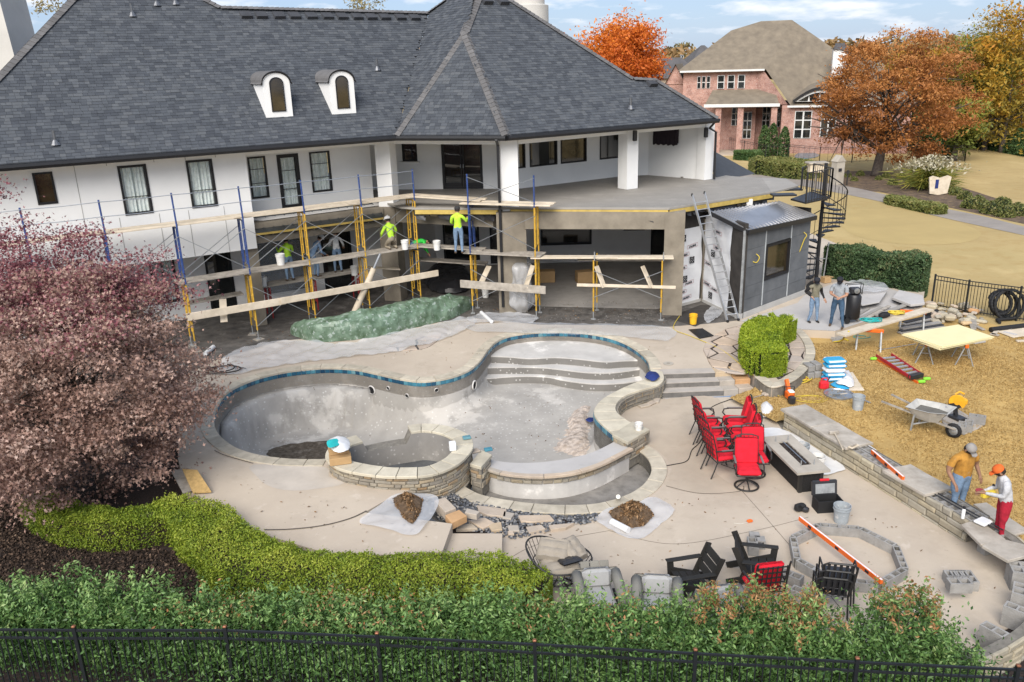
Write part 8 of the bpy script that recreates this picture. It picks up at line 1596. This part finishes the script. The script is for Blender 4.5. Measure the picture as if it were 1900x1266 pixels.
# pillar, bird house, shield board
pm=thing('stone_pillar','pale stone marker pillar with pointed top beside the cart path','pillar',P(1552,342,.15));c=P(1552,342,.15);MB().box(c+Vector((0,0,.85)),(.72,.6,1.7),R(20)).build('shaft','table_stone',pm);m=MB();m.M=Matrix.Translation(c)@Matrix.Rotation(R(20),4,'Z');m.add([(-.42,-.35,1.7),(.42,-.35,1.7),(.42,.35,1.7),(-.42,.35,1.7),(0,-.35,2.15),(0,.35,2.15)],[(0,1,4),(3,2,5),(0,3,5,4),(1,2,5,4),(0,1,2,3)]);m.build('cap','table_stone',pm);MB().box(c+Vector((.05,-.34,1.1)),(.26,.06,.22),R(20)).build('mail_slot','print_black',pm)
bh=thing('bird_house','wooden box on a post above the spiral stair landing','bird house',P(1515,340,.15));c=at_y(1515,312,58);MB().bar((c.x,58,.15),(c.x,58,c.z-.3),.12).build('post','lumber_dirty',bh);MB().rbox((c.x,58,c.z),(1.1,.7,.55),.03).build('box','lumber',bh);MB().rbox((c.x,58,c.z+.36),(1.4,.9,.12),.02).build('lid','lumber_dirty',bh);bh.location
sb_=thing('shield_board','tan shield-shaped board with dark mark standing in the far bed','sign',P(1741,362,.15));c=P(1741,362,.15);q=[(-.6,.1),(.0,-.0),(.6,.1),(.75,1.2),(.5,1.3),(0,1.15),(-.5,1.3),(-.75,1.2)];m=MB();m.add([(c.x+a,c.y,c.z+b)for a,b in q]+[(c.x+a,c.y+.1,c.z+b)for a,b in q],[tuple(range(8)),tuple(range(15,7,-1))]+[(i,(i+1)%8,8+(i+1)%8,8+i)for i in range(8)]);m.build('panel','lumber',sb_);MB().rbox((c.x-.2,c.y-.02,c.z+.75),(.22,.03,.6),.01,0,0).build('mark','navy',sb_)
lp_=thing('garden_lamp','short black lantern post beside the stone pillar','lamp',P(1570,344,.15));c=P(1571,344,.15);MB().tube([c,c+Vector((0,0,.8))],.05,6).build('post','iron',lp_);MB().rbox(c+Vector((0,0,.95)),(.2,.2,.3),.03).build('lantern','iron',lp_)
# ================================================================ neighbouring houses
mat('brick',(.42,.24,.19),.9,.15,2.0,.3,8,col2=(.24,.12,.095),cover=[((.48,.36,.32),16,.5,.1,.8),((.17,.09,.075),24,.6,.06,.6)]);mat('roof_tan',(.20,.165,.12),.95,.12,1.2,.4,5,col2=(.145,.12,.09));mat('roof_far',(.10,.095,.095),.95,.1,.8);mat('trim_white',(.62,.62,.60),.7,.04);mat('wall_tan',(.42,.34,.26),.9,.08,1);mat('pool_water',(.06,.20,.26),.1,.1,2)
HB=P(1420,283,.15);ry=ray(1420,283);ang=math.atan2(ry.y,ry.x)-PI/2;nh=thing('brick_house','two storey red brick house with tan hip roof and eyebrow dormer','house',HB,ang);S_=HB.to_2d().length/FPX*1.02
bN=lambda fn,nm,mt,par=None:(lambda m:(fn(m),m.build(nm,mt,par or nh,local=True))[1])(MB())
X=lambda px:(px-1420)*S_;Zh=lambda py:(283-py)*S_
bN(lambda m:m.bx(X(1275),X(1400),1.5,14,0,Zh(148)),'wall','brick');bN(lambda m:m.bx(X(1400),X(1442),3.0,12,0,Zh(200)),'wall','brick');bN(lambda m:m.bx(X(1442),X(1640),-1.0,9,0,Zh(205)),'wall','brick');bN(lambda m:m.add([(X(1400),1.5,Zh(204)),(X(1450),-.7,Zh(204)),(X(1450),-.7,Zh(203)),(X(1408),1.2,Zh(149)),(X(1400),1.5,Zh(149))],[(0,1,2,3,4)]),'wall','brick')
rf=bN(lambda m:m.add([(X(1266),.9,Zh(147)),(X(1412),.9,Zh(148)),(X(1455),-1.4,Zh(205)),(X(1650),-1.4,Zh(205)),(X(1650),15,Zh(205)),(X(1266),15,Zh(147)),(X(1348),6.5,Zh(82)),(X(1398),7.5,Zh(68)),(X(1450),7.5,Zh(68)),(X(1522),6.5,Zh(118)),(X(1600),5,Zh(150))],[(0,1,8,7,6),(1,2,9,8),(2,3,10,9),(3,4,10),(0,6,5),(6,7,8,9,10,4,5)]),'roof','roof_tan')
bN(lambda m:m.add([(X(1318),-1.6,Zh(200)),(X(1436),-1.6,Zh(200)),(X(1428),1.5,Zh(180)),(X(1326),1.5,Zh(180)),(X(1318),-1.6,Zh(204)),(X(1436),-1.6,Zh(204))],[(0,1,2,3),(0,1,5,4)]),'porch_roof','roof_tan');bN(lambda m:m.bx(X(1316),X(1438),-1.75,-1.6,Zh(206),Zh(201)),'porch_beam','trim_white');bN(lambda m:m.bx(X(1270),X(1410),.8,.9,Zh(150),Zh(147)),'fascia','trim_white');bN(lambda m:m.bx(X(1450),X(1648),-1.5,-1.4,Zh(208),Zh(205)),'fascia','trim_white')
for x in(1340,1376,1430):bN(lambda m:m.bx(X(x)-.28,X(x)+.28,-1.5,-.9,0,Zh(205)),'porch_column','brick')
def nwin(x0,x1,y0,y1,yy,v=1,h=1,nm='window'):
    f=bN(lambda m:m.bx(X(x0),X(x1),yy-.06,yy+.05,Zh(y1),Zh(y0)),nm,'trim_white');nx,nz_=v+1,h+1
    for i in range(nx):
        for j in range(nz_):
            a0=x0+(x1-x0)*(i+.1)/nx;a1=x0+(x1-x0)*(i+.9)/nx;b0=y0+(y1-y0)*(j+.07)/nz_;b1=y0+(y1-y0)*(j+.93)/nz_;bN(lambda m:m.bx(X(a0),X(a1),yy-.09,yy-.065,Zh(b1),Zh(b0)),'pane','glass',f)
for x in(1302,1310,1318):nwin(x-3,x+3,157,177,1.5,0,1)
for x in(1339,1356,1373):nwin(x-6,x+6,156,178,1.45,0,1)
nwin(1360,1374,210,240,1.5,1,2);nwin(1380,1394,217,262,1.5,1,2,'door');nwin(1411,1424,210,245,3.0,1,2);nwin(1433,1441,212,245,3.0,1,2);nwin(1463,1490,214,258,-1.0,1,2);nwin(1504,1528,213,256,-1.0,1,2);nwin(1545,1560,215,256,-1.0,1,2);nwin(1590,1602,225,245,-1.0,1,1)
eb=[(X(1458+84*t),Zh(199-20*math.sin(PI*t)))for t in np.linspace(0,1,15)];bN(lambda m:(m.strip([(a,-1.6,b+.12)for a,b in eb],[(a,5,b+.9)for a,b in eb])),'eyebrow_roof','roof_tan');bN(lambda m:m.add([(a,-1.45,b)for a,b in eb],[tuple(range(15))]),'eyebrow_wall','trim_white');bN(lambda m:m.strip([(a,-1.62,b+.16)for a,b in eb],[(a,-1.62,b-.12)for a,b in eb]),'eyebrow_trim','dark_frame');e2=[(X(1466+66*t),Zh(198-13*math.sin(PI*t)))for t in np.linspace(0,1,13)]
for k in range(4):q=e2[3*k:3*k+4];bN(lambda m:m.add([(a,-1.49,b)for a,b in q]+[(q[-1][0]-.1,-1.49,Zh(198)),(q[0][0]+.1,-1.49,Zh(198))],[tuple(range(6))]),'pane','glass')
chn=bN(lambda m:m.bx(X(1517),X(1539),1.5,3.2,Zh(205),Zh(120)),'chimney','trim_white');bN(lambda m:m.add([(X(1517),1.4,Zh(120)),(X(1539),1.4,Zh(120)),(X(1539),3.3,Zh(120)),(X(1517),3.3,Zh(120)),(X(1521),1.8,Zh(110)),(X(1535),1.8,Zh(110)),(X(1535),2.9,Zh(110)),(X(1521),2.9,Zh(110))],[(0,1,5,4),(1,2,6,5),(2,3,7,6),(3,0,4,7),(4,5,6,7)]),'chimney_cap','steel_dark',chn)
bN(lambda m:m.bx(X(1240),X(1274),4,10,0,Zh(170)),'wall','brick');bN(lambda m:m.add([(X(1240),3.9,Zh(170)),(X(1275),3.9,Zh(170)),(X(1257),3.9,Zh(138))],[(0,1,2)]),'gable_wall','brick');bN(lambda m:m.add([(X(1237),3.6,Zh(174)),(X(1257),3.6,Zh(136)),(X(1278),3.6,Zh(174)),(X(1237),11,Zh(174)),(X(1257),11,Zh(136)),(X(1278),11,Zh(174))],[(0,1,4,3),(1,2,5,4)]),'gable_roof','roof_tan');bN(lambda m:m.bx(X(1325),X(1442),-3.2,1.5,.0,.12),'terrace','old_concrete')
fence([tuple(P2(x,y,.15))for x,y in((1338,276),(1380,288),(1420,297),(1462,296),(1520,302),(1580,302),(1640,300),(1725,298),(1790,300))],.15,1.5,'black iron fence round the neighbouring brick house',.6,cap=False);fence([tuple(P2(x,y,.15))for x,y in((1790,300),(1782,275))],.15,1.5,'short return of the black fence right of the oak',.6,cap=False)
structure(MB().prism([tuple(p.to_2d())for p in spl(PP([(1474,292),(1482,285),(1505,284),(1520,288),(1512,293),(1490,295)],.15),4,True)],.1,.2).build('far_pool','pool_water'))
def far_house(x0,x1,ytop,yeave,ybase,Y,wall,roofm,label,ridge=(.3,.7),wins=()):
    a,b=at_y(x0,ybase,Y),at_y(x1,ybase,Y);zt,ze=at_y((x0+x1)/2,ytop,Y+5).z,at_y((x0+x1)/2,yeave,Y).z;w_=b.x-a.x;t=thing('far_house',label,'house',(a.x+w_/2,Y+5,0));MB().bx(a.x,b.x,Y,Y+10,-1,ze).build('wall',wall,t);e=.5;m=MB();m.add([(a.x-e,Y-e,ze),(b.x+e,Y-e,ze),(b.x+e,Y+10+e,ze),(a.x-e,Y+10+e,ze),(a.x+w_*ridge[0],Y+5,zt),(a.x+w_*ridge[1],Y+5,zt)],[(0,1,5,4),(2,3,4,5),(1,2,5),(3,0,4),(3,2,1,0)]);m.build('roof',roofm,t)
    for u in wins:f=MB().bx(a.x+w_*u-.6,a.x+w_*u+.6,Y-.08,Y,ze-2.2,ze-.7).build('window','trim_white',t);MB().bx(a.x+w_*u-.48,a.x+w_*u+.48,Y-.12,Y-.085,ze-2.1,ze-.8).build('pane','glass',f)
far_house(1216,1292,107,145,240,122,'wall_tan','roof_far','far house with dark roof left of the brick house',(.2,.75),(.3,.7));far_house(1280,1345,84,124,200,135,'wall_tan','roof_far','far house with steep dark roof behind the brick house',(.45,.55));far_house(1775,1865,80,112,200,125,'wall_tan','roof_far','far house with dark roof behind the gold trees',(.4,.6),(.3,));far_house(1925,2080,150,205,256,100,'brick','roof_far','brick house cut off by the right edge',(.35,.65),(.12,));far_house(1580,1690,112,140,250,115,'wall_tan','roof_tan','far tan house partly hidden by the oak',(.3,.7),(.2,.5,.8));far_house(1690,1790,118,150,250,120,'wall_tan','roof_far','far house seen between oak and gold trees',(.3,.7),(.3,.6))
# ---------------------------------------------------------------- fallen leaves and crumbs
g=np.random.default_rng(123);ps=[]
for poly,z,n in((PP([(430,870),(700,950),(830,1010),(620,1010),(480,960)],ZU),ZU,40),(PP([(1230,920),(1640,960),(1860,1090),(1500,1180),(950,1080),(960,1000)],.02),.024,90),(PP([(700,660),(900,600),(1240,640),(1300,690),(1210,680),(1000,605),(850,690)],ZU),ZU,50),(PP([(420,630),(700,560),(1240,560),(1240,600),(900,590),(500,640)],ZU),ZU,500)):
    k=0
    while k<n:
        x,y=g.uniform(min(p[0]for p in poly),max(p[0]for p in poly)),g.uniform(min(p[1]for p in poly),max(p[1]for p in poly))
        if inside(x,y,poly):ps.append((x,y,z+.012));k+=1
for _ in range(200):
    x,y=g.uniform(-8,4),g.uniform(19,25)
    if inside(x,y,LT):ps.append((x,y,pool_z(x,y)+.02))
o=leaf_mesh('fallen_leaves',ps,.032,'leaf_litter',None,up=2,shape='leaf',seed=124);o['kind']='stuff';o['label']='scattered fallen leaves and crumbs on the patio and pool floor';o['category']='leaves'
g=np.random.default_rng(125);ps=[tuple(P(g.uniform(880,1240),g.uniform(560,600),ZU+.012))for _ in range(600)]
mat('crumb',(.5,.49,.46),.9,.1,ramp=[(0,(.15,.14,.13)),(1,(.42,.41,.39))]);o=leaf_mesh('plaster_crumbs',ps,.018,'crumb',None,up=2,shape='quad',seed=126);o['kind']='stuff';o['label']='pale plaster crumbs on the dirty slab under the right scaffold';o['category']='debris'
